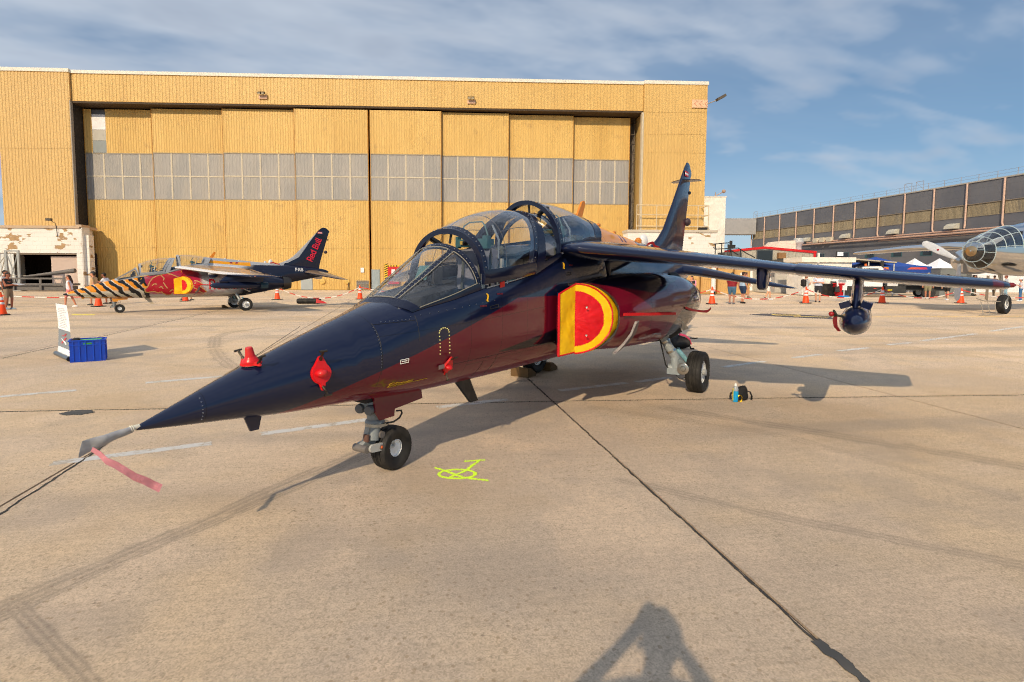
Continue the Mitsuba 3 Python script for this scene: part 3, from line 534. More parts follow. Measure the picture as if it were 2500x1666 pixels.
def foil_ring(le, te, tk, z, up=(0, 0, 1), tw=0.0):
    """section between le and te (s, l), thickness ratio, height, up direction"""
    le, te = V(*le), V(*te); c = np.linalg.norm(te-le); y = naca(tk)*c; u = (te-le)/c
    x = np.concatenate([AF[::-1], AF[1:-1]]); yy = np.concatenate([y[::-1]*1.1, -y[1:-1]*.9])
    p = le+u*(x*c)[:, None]; up = np.asarray(up, float)
    return np.c_[p, np.zeros(len(p))]+up*yy[:, None]+np.array([0, 0, 1.])*(z-(x*c*math.tan(tw)))[:, None]
def wing_mesh():
    W = [(.25, 2.50, 5.15, .072, 2.0), (.45, 2.28, 5.13, .075, 1.99), (.62, 2.10, 5.11, .078, 1.978), (.8, 2.04, 5.10, .074, 1.968), (1.43, 2.43, 5.13, .066, 1.908), (2.1, 2.84, 5.20, .064, 1.832), (2.735, 3.235, 5.27, .064, 1.757),
         (2.75, 3.15, 5.27, .070, 1.755), (3.4, 3.57, 5.40, .078, 1.694), (4.1, 4.02, 5.52, .092, 1.634), (4.5, 4.28, 5.58, .095, 1.604), (4.62, 4.42, 5.58, .08, 1.594), (4.66, 4.62, 5.52, .03, 1.588)]
    return loft(np.array([foil_ring((a, l), (b, l), t, z, tw=.004) for l, a, b, t, z in W]), True)
def tailplane_mesh():
    W = [(.10, 7.62, 8.93, .19, 1.83), (.4, 7.88, 9.0, .19, 1.785), (1.1, 8.42, 9.2, .19, 1.64), (1.8, 8.92, 9.40, .18, 1.50), (2.08, 9.13, 9.46, .12, 1.452), (2.16, 9.26, 9.42, .03, 1.442)]
    return loft(np.array([foil_ring((a, l), (b, l), t, z) for l, a, b, t, z in W]), True)
def fin_mesh():
    W = [(2.00, 5.9, 8.66, .045), (2.22, 6.55, 8.70, .055), (2.30, 6.80, 8.715, .06), (2.42, 7.06, 8.75, .065), (2.60, 7.34, 8.80, .07), (3.17, 7.90, 8.98, .075), (3.85, 8.53, 9.19, .075), (4.02, 8.69, 9.25, .07), (4.12, 8.82, 9.08, .05), (4.145, 8.90, 8.99, .03)]
    R = []
    for z, a, b, t in W:
        r = foil_ring((a, 0), (b, 0), t, 0, up=(0, 1, 0)); r[:, 2] = z+(r[:, 0]-a)*(-.10 if 3.9 < z < 4.1 else 0); R.append(r)
    return loft(np.array(R), True)
def arc(base, top, n=25, th0=0, th1=math.pi, p=1.0):
    th = np.linspace(th0, th1, n); c, s = np.cos(th), np.abs(np.sin(th)); s0, l0, z0 = base; s1, z1 = top
    return np.stack([s0+(s1-s0)*s**1.2, l0*np.sign(c)*np.abs(c)**p, z0+(z1-z0)*s**p], 1)
def ws_arc(t, g=0., **k):
    s = -.03+.79*t; z = float(SILL(s)); return arc((s, float(fus_l(s, z))+.004+g, z), (-.125+.765*t, 1.468+.512*t+g), p=.92, **k)
def can1_arc(t, g=0., **k): b = math.sin(math.pi*min(max(t, 0), 1)); return arc((.78+.90*t, .455+.035*b+g, 1.70+.097*t), (.765+1.24*t, 2.13+.287*t+.085*b+g), p=.97, **k)
def mid_arc(t, g=0., **k): return arc((1.70+.575*t, .462-.01*t+g, 1.70+.20*t), (2.02+.32*t, 2.415+.01*t+g), p=.97, **k)
def can2_arc(t, g=0., **k): b = math.sin(math.pi*min(max(t, 0), 1)); return arc((2.27+1.05*t, .45-.02*t+.02*b+g, 2.03+.13*t), (2.215+1.22*t, 2.556-.085*t+.045*b+g), p=.97, **k)
def sheet(fn, t0, t1, nt=12, th0=0.0, th1=math.pi, g=0., na=33): return loft(np.array([fn(t, g, n=na, th0=th0, th1=th1) for t in np.linspace(t0, t1, nt)]), False, False)
def shell(fn, t0, t1, th=.02, nt=6, th0=0.0, th1=math.pi, g=.006, na=33):
    """a band of frame metal with thickness that follows the glass"""
    A = [fn(t, g, n=na, th0=th0, th1=th1) for t in np.linspace(t0, t1, nt)]; B = [fn(t, g-th, n=na, th0=th0, th1=th1) for t in np.linspace(t1, t0, nt)]
    R = np.array(A+B+[A[0]]); return loft(R, False, False)
def wheel(parent, name, c, ax, R, W, hub=.5, spokes=0, J=None, tread=True):
    """tyre with grooved tread and a recessed alloy hub; ax is the axle direction, outward"""
    c, ax = np.asarray(c, float), np.asarray(ax, float); h = W/2
    pr = [(R*hub*.98, -h*.62), (R*.62, -h*.86), (R*.80, -h*.98), (R*.92, -h*.93), (R*.975, -h*.76)]
    for k in ((-.44, -.10, .10, .44) if tread else ()):
        pr += [(R*(1-.012*abs(k)), h*(k-.05)), (R*.962, h*(k-.04)), (R*.962, h*(k+.04)), (R*(1-.012*abs(k)), h*(k+.05))]
    pr += [(R*.975, h*.76), (R*.92, h*.93), (R*.80, h*.98), (R*.62, h*.86), (R*hub*.98, h*.62)]
    pr += [(R*hub*.90, h*.55), (R*hub*.88, -h*.55), pr[0]]; a, b = frame_(ax); g = np.arange(48)*2*np.pi/48
    tyre = loft([c+ax*q+r_*(np.cos(g)[:, None]*a+np.sin(g)[:, None]*b) for r_, q in pr], False)
    w = J(parent, name, tyre, (26, 26, 27), rough=5, smooth=30, dirt=1)
    H = [(.001, -h*.4), (R*hub, -h*.62), (R*hub, h*.62), (R*hub*.93, h*.64), (R*hub*.90, h*.52), (R*hub*.60, h*.44), (R*hub*.42, h*.54), (R*hub*.40, h*.58), (R*hub*.2, h*.62), (.001, h*.60)]
    J(w, 'hub', lathe(H, c, ax, 32), (222, 225, 226), rough=3, metal=0, smooth=30, dirt=1)
    if spokes:
        a, b = frame_(ax); ms = []
        for k in range(spokes):
            g = 2*np.pi*k/spokes; d = math.cos(g)*a+math.sin(g)*b; ms.append(cyl(c+ax*h*.34+d*R*hub*.3, c+ax*h*.44+d*R*hub*.86, R*.035, R*.05, 6))
        J(w, 'spoke', cat_(ms), (186, 188, 188), rough=2, metal=1)
    a, b = frame_(ax)
    J(w, 'bolt', cat_([cyl(c+ax*h*.28+(math.cos(g)*a+math.sin(g)*b)*R*hub*.7, c+ax*h*.40+(math.cos(g)*a+math.sin(g)*b)*R*hub*.7, R*.022, n=6) for g in np.linspace(0, 2*np.pi, 8, endpoint=False)]), (96, 96, 96), rough=3, metal=1, kind='stuff')
    return w
def band_path(fn, t, n=30, **k): return fn(t, .012, n=n, **k)
MESH = {}
def cached(name, fn):
    if name not in MESH: MESH[name] = fn()
    return MESH[name]
GREY = (126, 134, 138)
def seat(J, root, s, z, cloth):
    """ejection seat: z is the cushion height"""
    st = J(root, 'seat', cat_(box2(s-.02, s+.10, -.22, .22, z-.25, z+.72), box2(s-.36, s+.05, -.22, .22, z-.30, z-.12)), (58, 62, 66), rough=5)
    rows = []
    for k, zz in enumerate(np.linspace(z+.725, z+.0, 9)):
        ls = np.linspace(-.215, .215, 11); d = .035+.022*np.sin(ls*23+k*1.3)*.6+.012*math.sin(k*2.1); rows.append(np.stack([np.full(11, s-.03)-d, ls*(1-.03*k*.4), zz+.02*np.cos(ls*18+k)], 1))
    J(st, 'cloth_cover', loft(np.array(rows), False, False), cloth, rough=6, smooth=50)
    side = np.array([[(s-.05+.02*math.sin(q*9), .226, z+.72-.55*q), (s+.10-.10*q, .232+.01*math.sin(q*12), z+.70-.45*q)] for q in np.linspace(0, 1, 8)])
    J(st, 'cloth_side', loft(side, False, False), cloth, rough=6, smooth=50)
    J(st, 'headbox', cat_(box2(s-.10, s+.05, -.19, .19, z+.745, z+.82), box2(s-.10, s-.04, -.20, -.17, z+.73, z+.85), box2(s-.10, s-.04, .15, .21, z+.72, z+.85)), (46, 92, 100), rough=4)
    J(st, 'head_pad', box2(s-.125, s-.10, -.12, .10, z+.765, z+.80), (176, 150, 70), rough=6)
    hp_ = [(s-.05, -.16, z+.84), (s-.02, -.15, z+.96), (s+.0, -.09, z+1.0), (s+.0, .07, z+1.0), (s-.02, .12, z+.96), (s-.03, .21, z+.74)]
    J(st, 'canopy_breaker', tube(hp_, .008, 6), (70, 104, 106), rough=4)
    J(st, 'gun_tube', cat_(tube([(s+.04, .25, z-.2), (s+.04, .245, z+.42)], .020, 8), tube([(s+.07, .27, z+.40), (s+.07, .27, z+.62)], .026, 8), tube([(s+.04, .245, z+.62), (s+.12, .20, z+.82), (s+.22, .05, z+.98)], .012, 6)), (206, 200, 188), rough=2, metal=1)
    J(st, 'side_rail', cat_(box2(s+.10, s+.16, .21, .27, z-.3, z+.60), box2(s+.23, s+.30, .22, .29, z-.3, z+.42)), (40, 92, 104), rough=4)
    J(st, 'harness', cat_(tube([(s-.09, .10, z+.65), (s-.11, .12, z+.3), (s-.14, .05, z-.05)], .016, 6), tube([(s-.09, -.10, z+.65), (s-.11, -.11, z+.3), (s-.14, -.04, z-.05)], .016, 6), sphere((s+.12, .23, z+.72), .035, 1), sphere((s+.1, .25, z+.68), .03, 1)), (74, 78, 74), rough=6)
    J(st, 'data_plate', box2(s-.16, s-.15, .12, .22, z+.28, z+.40), (206, 206, 198), rough=4)
def build_jet(P, name, label, M, alt):
    """M: material names; alt: dict of what differs between the two"""
    X = body_to_world(P); root = thing(name, label, 'jet', 'trainer jets parked on the apron')
    def J(parent, nm, m, color=None, **kw):
        w = trimesh.Trimesh(X(np.asarray(m.vertices)), np.asarray(m.faces)[:, ::-1], process=False)
        return part(parent, nm, w, color, **kw)
    paint = dict(mat=M)
    fu_ = J(root, 'fuselage', cached('fus', fuselage_mesh), smooth=40, **paint)
    nl = J(root, 'engine_nacelle', cached('nac', nacelle_mesh), smooth=40, **paint); nr = J(root, 'engine_nacelle', mirror(cached('nac', nacelle_mesh)), smooth=40, **paint)
    for k, m in ((nl, cached('mou', mouth_mesh)), (nr, mirror(cached('mou', mouth_mesh)))): J(k, 'intake', m, (60, 58, 60), rough=4)
    for sg, k in ((1, nl), (-1, nr)):
        R = nac_ring(6.9); c = R.mean(0)
        J(k, 'exhaust', lathe([(.33, -.25), (.31, .0), (.27, .13), (.25, .13), (.27, -.2), (.02, -.21)], (6.9, .56*sg, 1.27), (1, 0, 0), 28), (92, 86, 80), rough=3, metal=1)
        J(k, 'air_slot', remap(box(5.0, 0, 0, .42, .11, .03), lambda v: np.stack([v[:, 0], (.97+v[:, 1])*sg, 1.665-.1*(v[:, 1]/.055)*.6+v[:, 2]], 1)), (10, 10, 12), rough=5)
        J(k, 'splitter_plate', box2(2.02, 2.75, sg*.555-.01, sg*.555+.01, .80, 1.50), **paint)
    wl = J(root, 'wing', cached('wing', wing_mesh), smooth=40, **paint); wr = J(root, 'wing', mirror(cached('wing', wing_mesh)), smooth=40, **paint)
    for k, sg in ((wl, 1), (wr, -1)):
        J(k, 'wing_light', remap(lathe([(.001, -.05), (.035, 0), (.03, .08), (.001, .13)], (0, 0, 0), (0, 1, 0), 12), lambda v: v*[1.3, sg*.5, .8]+[4.56, 4.63*sg, 1.60]), (110, 26, 34) if sg > 0 else (30, 110, 60), rough=2)
    for m in (cached('tail', tailplane_mesh), mirror(cached('tail', tailplane_mesh))): J(root, 'tailplane', m, smooth=40, **paint)
    fn = J(root, 'fin', cached('fin', fin_mesh), smooth=40, **paint)
    for sg in (1, -1):
        J(fn, 'antenna_plate', slab3([(8.50, .03*sg, 3.72), (8.86, .03*sg, 3.72), (8.94, .30*sg, 3.73), (8.78, .30*sg, 3.73)], .016), **paint)
    J(fn, 'beacon', cat_(sphere((9.02, 0, 2.87), (.10, .075, .09), 1)), (60, 44, 52), rough=3)
    J(fn, 'static_fitting', sphere((9.13, 0, 3.52), (.06, .03, .04), 1), (40, 40, 44), rough=4)
    for z0, z1 in alt['flag']: pass
    fl = [((8.62, 3.90), (201, 28, 44)), ((8.62, 3.865), (235, 232, 230)), ((8.62, 3.83), (201, 28, 44))]
    for (s0, z0), c in fl: J(fn, 'flag_bar', box2(s0+.0, s0+.22, .035, .047, z0-.018, z0+.018), c, rough=3, smooth=False)
    # spine furniture
    J(root, 'blade_aerial', remap(prism(Polygon([(3.50, 2.42), (3.72, 2.72), (3.79, 2.74), (3.82, 2.70), (3.68, 2.42)]), .03), lambda v: np.stack([v[:, 0], v[:, 2]-.015, v[:, 1]], 1)), (214, 128, 30), rough=3)
    J(root, 'spine_mount', cat_(lathe([(.06, 0), (.06, .06), (.03, .1), (.001, .1)], (6.0, 0, 2.25), (0, 0, 1), 12), sphere((4.2, 0.05, 2.43), (.05, .03, .03), 1), sphere((4.8, .05, 2.36), (.04, .025, .025), 1)), alt['mount'], rough=3)
    J(root, 'spine_cap', cat_(sphere((6.25, 0, 2.30), (.10, .08, .13), 2)), (212, 214, 216), rough=4)
    J(root, 'cap_streamer', strip([(6.2, .1, 2.25), (6.35, .14, 2.28), (6.5, .13, 2.22), (6.62, .16, 2.2), (6.7, .15, 2.12)], [(0, .4, 1)]*5, .05, .004), (190, 22, 30), rough=5)
    # windscreen, canopies
    fr = alt['frame']
    ws = J(root, 'windscreen', sheet(ws_arc, .03, .985), mat='mat_acrylic', smooth=True)
    bow = lambda f, t, w, g=.0, **k: strip(f(t, g, n=41, **k), np.gradient(f(t, g, n=41, **k), axis=0)*0+V(1, 0, 0), w, .03)
    J(ws, 'arch', shell(ws_arc, .955, 1.0, .035), smooth=40, mat=fr)
    for th in (1.12, math.pi-1.12): J(ws, 'post', cat_(shell(ws_arc, .0, .97, .03, 10, th-.055, th+.055, na=5)), smooth=40, mat=fr)
    J(ws, 'front_sill', cat_(shell(ws_arc, -.06, .05, .03)), smooth=40, mat=fr)
    for a0, a1 in ((0, .13), (math.pi-.13, math.pi)): J(ws, 'side_sill', shell(ws_arc, .0, .97, .03, 10, a0, a1, na=4), smooth=40, mat=fr)
    J(ws, 'seal', cat_([tube(ws_arc(t, .012, n=31, th0=a, th1=b), .0035, 5) for t, a, b in ((.05, 1.19, math.pi-1.19), (.925, 1.20, math.pi-1.20), (.925, .14, 1.05), (.925, math.pi-1.05, math.pi-.14))]
                     +[tube(np.array([ws_arc(t, .012, n=3, th0=th, th1=th+.01)[0] for t in np.linspace(.05, .925, 16)]), .0035, 5) for th in (1.05, 1.19, math.pi-1.19, math.pi-1.05, .14)]), (150, 146, 132), rough=4)
    c1 = J(root, 'front_canopy', sheet(can1_arc, .035, .94, 16), mat='mat_acrylic', smooth=True)
    J(c1, 'front_bow', shell(can1_arc, -.02, .045, .05), smooth=40, mat=fr)
    J(c1, 'rear_bow', shell(can1_arc, .935, 1.02, .06), smooth=40, mat=fr)
    def lower(f, t0, t1, dz, sg, th=.03):
        P0 = np.array([f(t, .01, n=3)[0 if sg > 0 else -1] for t in np.linspace(t0, t1, 12)])
        return loft(np.stack([P0+[0, sg*.005, .03], P0+[0, sg*.012, -dz*.4], P0+[0, sg*-.004, -dz], P0+[0, -sg*th, -dz], P0+[0, -sg*th, .03]], 1), True)
    for sg in (1, -1): J(c1, 'lower_rail', lower(can1_arc, -.02, 1.02, .10, sg), smooth=30, mat=fr)
    J(c1, 'detonating_cord', cat_([tube(can1_arc(t, -.006, n=25), .0035, 4) for t in (.36,)]+[tube(np.array([can1_arc(t, -.006, n=3, th0=th, th1=th+.01)[0] for t in np.linspace(.36, .93, 14)]), .0035, 4) for th in (.72, math.pi-.72)]), (86, 80, 74), rough=5)
    for sg in (1, -1): J(c1, 'mirror', remap(chamfer_box(.05, .17, .055, .02), lambda v: mat_rot(v, sg)+V(.86, .21*sg, 2.02)), (30, 30, 32), rough=3)
    J(c1, 'stay', tube([(.82, .03, 2.12), (.80, .02, 1.99)], .013, 6), (46, 48, 52), rough=3)
    J(c1, 'edge_seal', tube(np.array([(s_, float(fus_l(s_, float(SILL(s_))))+.006, float(SILL(s_))) for s_ in np.linspace(.84, 1.6, 10)]), .006, 5), (176, 178, 176), rough=4)
    md = J(root, 'mid_screen', sheet(mid_arc, .30, .93), mat='mat_acrylic', smooth=True)
    J(md, 'frame', shell(mid_arc, -.02, .32, .05), smooth=40, mat=fr)
    J(md, 'arch', shell(mid_arc, .92, 1.02, .04), smooth=40, mat=fr)
    for a0, a1 in ((0, .10), (math.pi-.10, math.pi)): J(md, 'side_sill', shell(mid_arc, .3, .95, .03, 5, a0, a1, na=4), smooth=40, mat=fr)
    c2 = J(root, 'rear_canopy', sheet(can2_arc, .04, .93, 14), mat='mat_acrylic', smooth=True)
    J(c2, 'front_bow', shell(can2_arc, -.02, .05, .05), smooth=40, mat=fr)
    J(c2, 'rear_bow', shell(can2_arc, .92, 1.12, .07), smooth=40, mat=fr)
    for sg in (1, -1): J(c2, 'lower_rail', lower(can2_arc, -.02, 1.08, .085, sg), smooth=30, mat=fr)
    for sg in (1, -1): J(c2, 'mirror', remap(chamfer_box(.05, .17, .055, .02), lambda v: mat_rot(v, sg)+V(2.30, .20*sg, 2.44)), (30, 30, 32), rough=3)
    J(c2, 'stay', tube([(2.25, .03, 2.55), (2.28, .02, 2.42)], .013, 6), (46, 48, 52), rough=3)
    rv = []
    for f, t in ((ws_arc, .967), (can1_arc, .014), (can1_arc, .975), (can2_arc, .016), (mid_arc, .97)):
        rv += [sphere(p, .0062, 1) for p in f(t, .008, n=27)[1:-1]]
    for th in (1.085, math.pi-1.085, 1.15, math.pi-1.15): rv += [sphere(ws_arc(t, .008, n=3, th0=th, th1=th+.01)[0], .0055, 1) for t in np.linspace(.05, .92, 18)]
    J(root, 'rivet', cat_(rv), (170, 172, 176), rough=2, metal=1, kind='stuff', smooth=False)
    # cockpit
    S = np.linspace(COCK[0]+.005, COCK[1]-.01, 14); top = SILL(S)+.002
    ring = lambda s, t: np.array([(s, float(fus_l(s, t))-.004, t), (s, .40-.12*max(0, .5-s), t-.03), (s, .385, 1.10+.12*max(0, s-1.6)), (s, -.385, 1.10+.12*max(0, s-1.6)), (s, -.40+.12*max(0, .5-s), t-.03), (s, -float(fus_l(s, t))+.004, t)])
    tub = loft(np.array([ring(s, t) for s, t in zip(S, top)]), False, False)
    ends = [slab3([ring(s, t)[k] for k in (1, 2, 3, 4)], .02) for s, t in ((S[0], top[0]), (S[-1], top[-1]), (1.74, 1.85), (2.3, 1.95))]
    ck = J(root, 'cockpit', cat_([tub]+ends), (52, 56, 62), rough=5, smooth=False)
    J(ck, 'console', cat_(*[box2(a, b, sg*.27, sg*.40, 1.0, z) if sg > 0 else box2(a, b, -.40, -.27, 1.0, z) for sg in (1, -1) for a, b, z in ((.6, 1.6, 1.46), (2.0, 3.1, 1.72))]), (40, 44, 48), rough=5)
    sh = remap(chamfer_box(1, 1, 1, .12), lambda v: np.stack([.30+v[:, 0]*.56, v[:, 1]*.70*(1-.15*(v[:, 0] < 0)), 1.50+v[:, 2]*.10+(v[:, 0])*.10], 1))
    J(ck, 'instrument_shroud', sh, (44, 47, 54), rough=6)
    J(ck, 'instrument_panel', cat_(box2(.52, .56, -.36, .36, 1.1, 1.56)), (36, 38, 42), rough=5)
    J(ck, 'gunsight', cat_(box2(.50, .62, -.09, .08, 1.60, 1.76), box2(.52, .60, -.05, .06, 1.76, 1.81), box2(.44, .5, -.05, .05, 1.58, 1.68)), (44, 46, 54), rough=4)
    J(ck, 'sight_glass', slab3([(.40, -.07, 1.64), (.40, .07, 1.64), (.47, .07, 1.77), (.47, -.07, 1.77)], .006), (70, 110, 112), rough=1)
    J(ck, 'rear_shroud', remap(chamfer_box(.3, .62, .14, .04), lambda v: v+[2.05, 0, 1.93]), (40, 42, 48), rough=6)
    J(ck, 'equipment_rack', cat_(box2(1.55, 1.70, -.3, .3, 1.3, 1.86), box2(1.42, 1.52, .05, .26, 1.3, 1.72), cyl((1.5, .3, 1.35), (1.62, .34, 1.8), .03, n=8), cyl((1.5, .1, 1.72), (1.62, .3, 1.78), .02, n=6), box2(3.0, 3.2, -.28, .28, 1.6, 2.2)), (60, 54, 46), rough=5)
    J(ck, 'shelf_panel', slab3([(1.50, -.33, 1.9), (1.50, .33, 1.9), (1.98, .33, 2.0), (1.98, -.33, 2.0)], .02), (52, 62, 72), rough=5)
    seat(J, ck, 1.26, 1.235, alt['cloth']); seat(J, ck, 2.86, 1.45, alt['cloth'])
    J(ck, 'warning_plate', slab3([(1.03, .456, 1.615), (1.03, .458, 1.53), (1.11, .458, 1.545), (1.11, .456, 1.63)], .004), (206, 40, 24), rough=4)
    J(ck, 'warning_plate', slab3([(2.46, .45, 2.0), (2.46, .452, 1.94), (2.53, .452, 1.96), (2.53, .45, 2.02)], .004), (206, 40, 24), rough=4)
    J(ck, 'latch_strut', tube([(1.16, .45, 1.6), (1.20, .45, 1.70)], .008, 5), (180, 180, 176), rough=2, metal=1)
    # handles, tabs and probes on the skin
    def on_skin(s, z, off=.004): return V(s, float(fus_l(s, z))+off, z)
    for s, z in ((.80, 1.47), (2.33, 1.79)):
        q = [on_skin(s+.012*math.sin(k*1.1), z+.045-.015*k, .006) for k in range(6)]
        J(root, 'release_tab', strip(q, [(1, 0, .0)]*6, .018, .005), (246, 190, 20), rough=4)
        a = s+.03; z2 = z-.075
        c = [on_skin(a, z2), on_skin(a+.12, z2+.015), on_skin(a+.12, z2-.012), on_skin(a, z2-.027)]
        J(root, 'latch_recess', cat_([tube([c[k], c[(k+1) % 4]], .0035, 4) for k in range(4)]), (14, 16, 20), rough=4)
    if alt['stencils']:
        pts = [on_skin(.205+.055*math.cos(t), 1.20+.04*math.sin(t)) for t in np.linspace(0, math.pi, 8)]+[on_skin(.26+.002*k, 1.20-.03*k) for k in range(1, 7)]+[on_skin(.15+.002*k, 1.20-.03*k) for k in range(1, 7)]
        J(root, 'step_dot', cat_([sphere(p, .0055, 1) for p in pts]), (236, 226, 150), rough=4, kind='stuff', smooth=False)
        rivl = [on_skin(-.42, z) for z in np.linspace(.98, 1.28, 14)]+[on_skin(-1.64, z) for z in np.linspace(.80, .93, 7)]+[on_skin(s, 1.32+.05*(s+.3)) for s in np.linspace(-.34, -.12, 8)]+[on_skin(s, 1.36+.10*s) for s in np.linspace(-.1, .9, 12)]
        J(root, 'skin_rivet', cat_([sphere(p, .0042, 1) for p in rivl]), (150, 156, 166), rough=2, metal=1, kind='stuff', smooth=False)
        J(root, 'stencil_plate', cat_([tube([on_skin(-.25, .985), on_skin(-.17, .990)], .003, 4), tube([on_skin(-.25, 1.015), on_skin(-.17, 1.02)], .003, 4), tube([on_skin(-.25, .985), on_skin(-.25, 1.015)], .003, 4), tube([on_skin(-.17, .99), on_skin(-.17, 1.02)], .003, 4), tube([on_skin(-.235, 1.002), on_skin(-.185, 1.004)], .004, 4)]), (226, 226, 220), rough=4, smooth=False)
        J(root, 'panel_line', cat_([tube([on_skin(-.41, z, .0) for z in np.linspace(.92, 1.31, 14)], .0022, 4), tube([on_skin(-.06, z, .0) for z in np.linspace(1.15, 1.36, 8)], .0022, 4), tube([on_skin(s, 1.30+.06*(s+.4), .0) for s in np.linspace(-.41, -.07, 8)], .0028, 4), tube([on_skin(1.0, z, 0.) for z in np.linspace(.72, .92, 6)], .002, 4), tube([on_skin(.80, z, 0.) for z in np.linspace(.72, .88, 6)], .002, 4), tube([on_skin(s, .90+.02*s, 0.) for s in np.linspace(.3, 1.9, 20)], .002, 4)]), (8, 9, 14), rough=4, smooth=False)
        sc_ = meshkit.fbm(np.stack([np.linspace(0, 3, 60), np.zeros(60), np.zeros(60)], 1), 3)
        scribble = []
        for r in range(5):
            scribble.append(tube([on_skin(-.30+.28*t, .80+.012*t+.018*math.sin(t*9+r*1.7)*(1-t)*1.0+.003*r, .003) for t in np.linspace(0, .85, 24)], .0022, 4))
        scribble.append(tube([on_skin(-.10+.20*t, .805+.01*t, .003) for t in np.linspace(0, 1, 12)], .002, 4))
        J(root, 'signature', cat_(scribble), (190, 150, 20), rough=4, smooth=False, label='scribbled gold signature on the maroon nose')
    J(root, 'nose_fin', remap(prism(Polygon([(-1.33, .74), (-1.20, .73), (-1.225, .63), (-1.285, .63)]), .016), lambda v: np.stack([v[:, 0], v[:, 2]-.008, v[:, 1]], 1)), **paint)
    J(root, 'belly_blade', remap(prism(Polygon([(.86, .66), (1.10, .66), (1.27, .36), (1.15, .36)]), .035), lambda v: np.stack([v[:, 0], v[:, 2]-.0175, v[:, 1]], 1)), alt['blade'], rough=3)
    J(root, 'tail_aerial', cat_(tube([(5.9, 0, .9), (5.95, 0, .78)], .012, 5), tube([(6.4, 0, 1.04), (6.5, 0, .96)], .015, 5)), (20, 20, 22), rough=4)
    # nose gear
    ng = J(root, 'nose_gear', cat_(cyl((-.20, 0, .70), (-.17, 0, .44), .062, n=20), cyl((-.21, 0, .62), (-.21, 0, .70), .09, .07, 20), box2(-.27, -.16, -.05, .05, .55, .66), lathe([(.075, -.02), (.085, 0), (.075, .02)], (-.17, 0, .45), (0, 0, 1), 24),
        cyl((-.17, 0, .44), (-.20, 0, .30), .05, .055, 16)), GREY, rough=3, metal=0, dirt=2)
    for l in (-.055, .055): J(ng, 'knob', lathe([(.001, .035), (.036, .03), (.042, .01), (.042, -.03), (.02, -.035)], (-.275, l, .575), (-1, .25, 0), 20), (92, 96, 100), rough=4)
    J(ng, 'torque_ring', lathe([(.06, -.012), (.10, -.012), (.10, .012), (.06, .012)], (-.15, 0, .43), (0, 0, 1), 28), (168, 172, 172), rough=2, metal=1)
    legp = Polygon([(-.235, .42), (-.13, .43), (-.10, .30), (-.155, .24), (-.31, .235), (-.33, .265), (-.27, .31)])
    J(ng, 'leg', cat_(*[remap(prism(legp, .05), lambda v: np.stack([v[:, 0], v[:, 2]-.045, v[:, 1]], 1))]), (140, 144, 142), rough=3, dirt=2)
    J(ng, 'fork_link', cat_(*[remap(prism(unary_union([LineString([(-.27, .255), (-.05, .235)]).buffer(.032)]).difference(Point(-.05, .235).buffer(.018)), .022), lambda v, sg=sg: np.stack([v[:, 0], sg*.075+v[:, 2]-.011, v[:, 1]], 1)) for sg in (1, -1)]), (172, 174, 172), rough=3, dirt=2)
    J(ng, 'axle_boss', cat_(cyl((-.31, -.09, .25), (-.31, .06, .25), .032, n=14), cyl((-.15, -.07, .34), (-.15, .07, .34), .03, n=14), cyl((-.18, .075, .245), (-.18, .092, .245), .022, n=12)), (104, 100, 98), rough=3, dirt=2)
    J(ng, 'lamp', sphere((-.18, .092, .245), (.014, .008, .014), 1), (196, 90, 40), rough=2)
    J(ng, 'name_plate', box2(-.282, -.262, -.02, .03, .30, .36), (96, 66, 56), rough=5)
    J(ng, 'hose', tube([(-.16, .09, .44), (-.05, .10, .435), (.02, .10, .455), (.05, .10, .49), (.04, .10, .515), (-.01, .09, .52)], .008, 6), (20, 20, 20), rough=5)
    wheel(ng, 'wheel', (.0, .02, .188), (.06, 1, 0), .19, .17, .40, 0, J)
    dr_ = remap(prism(Polygon([(-.265, .70), (.30, .685), (.302, .575), (-.045, .548), (-.06, .49), (-.22, .487), (-.262, .56)]), .018), lambda v: np.stack([v[:, 0], v[:, 2]+.075+(.7-v[:, 1])*.12, v[:, 1]], 1))
    J(root, 'nose_gear_door', dr_, smooth=30, **paint)
    J(root, 'nose_gear_bay', box2(-.33, .28, -.09, .07, .64, .70), (24, 24, 26), rough=6)
    if alt['nose_box']:
        J(root, 'nose_fairing', remap(loft(np.array([[(s, .11*math.cos(g)*k, .66+.5*(s*-.05)+(.10*math.sin(g) if math.sin(g) < 0 else .14*math.sin(g))*k) for g in np.linspace(0, 2*np.pi, 20, endpoint=False)] for s, k in ((-1.30, .35), (-1.22, .85), (-.9, 1), (-.4, 1), (-.3, .9))])), lambda v: v+[0, 0, .06]), **paint)
    # main gear, both sides
    for sg in (1, -1):
        m_ = lambda p: V(p[0], p[1]*sg, p[2])
        mg = J(root, 'main_gear', cat_(cyl(m_((4.42, .80, .98)), m_((4.46, .93, .84)), .07, n=16), cyl(m_((4.46, .93, .86)), m_((4.60, 1.12, .48)), .062, n=20), cyl(m_((4.36, .86, .84)), m_((4.50, 1.02, .84)), .05, n=14)), (142, 150, 154), rough=2, metal=0, dirt=2)
        J(mg, 'clamp', cat_(*[lathe([(.05, -.014), (.072, -.014), (.072, .014), (.05, .014)], m_(c), m_((.14, .19, -.38)), 20) for c in ((4.50, .985, .75), (4.55, 1.055, .61))]), (206, 204, 196), rough=1, metal=1)
        J(mg, 'retraction_jack', cat_(cyl(m_((4.08, .72, .93)), m_((4.40, .90, .82)), .028, n=12), sphere(m_((4.42, .94, .82)), .055, 2)), (196, 192, 178), rough=2, metal=1)
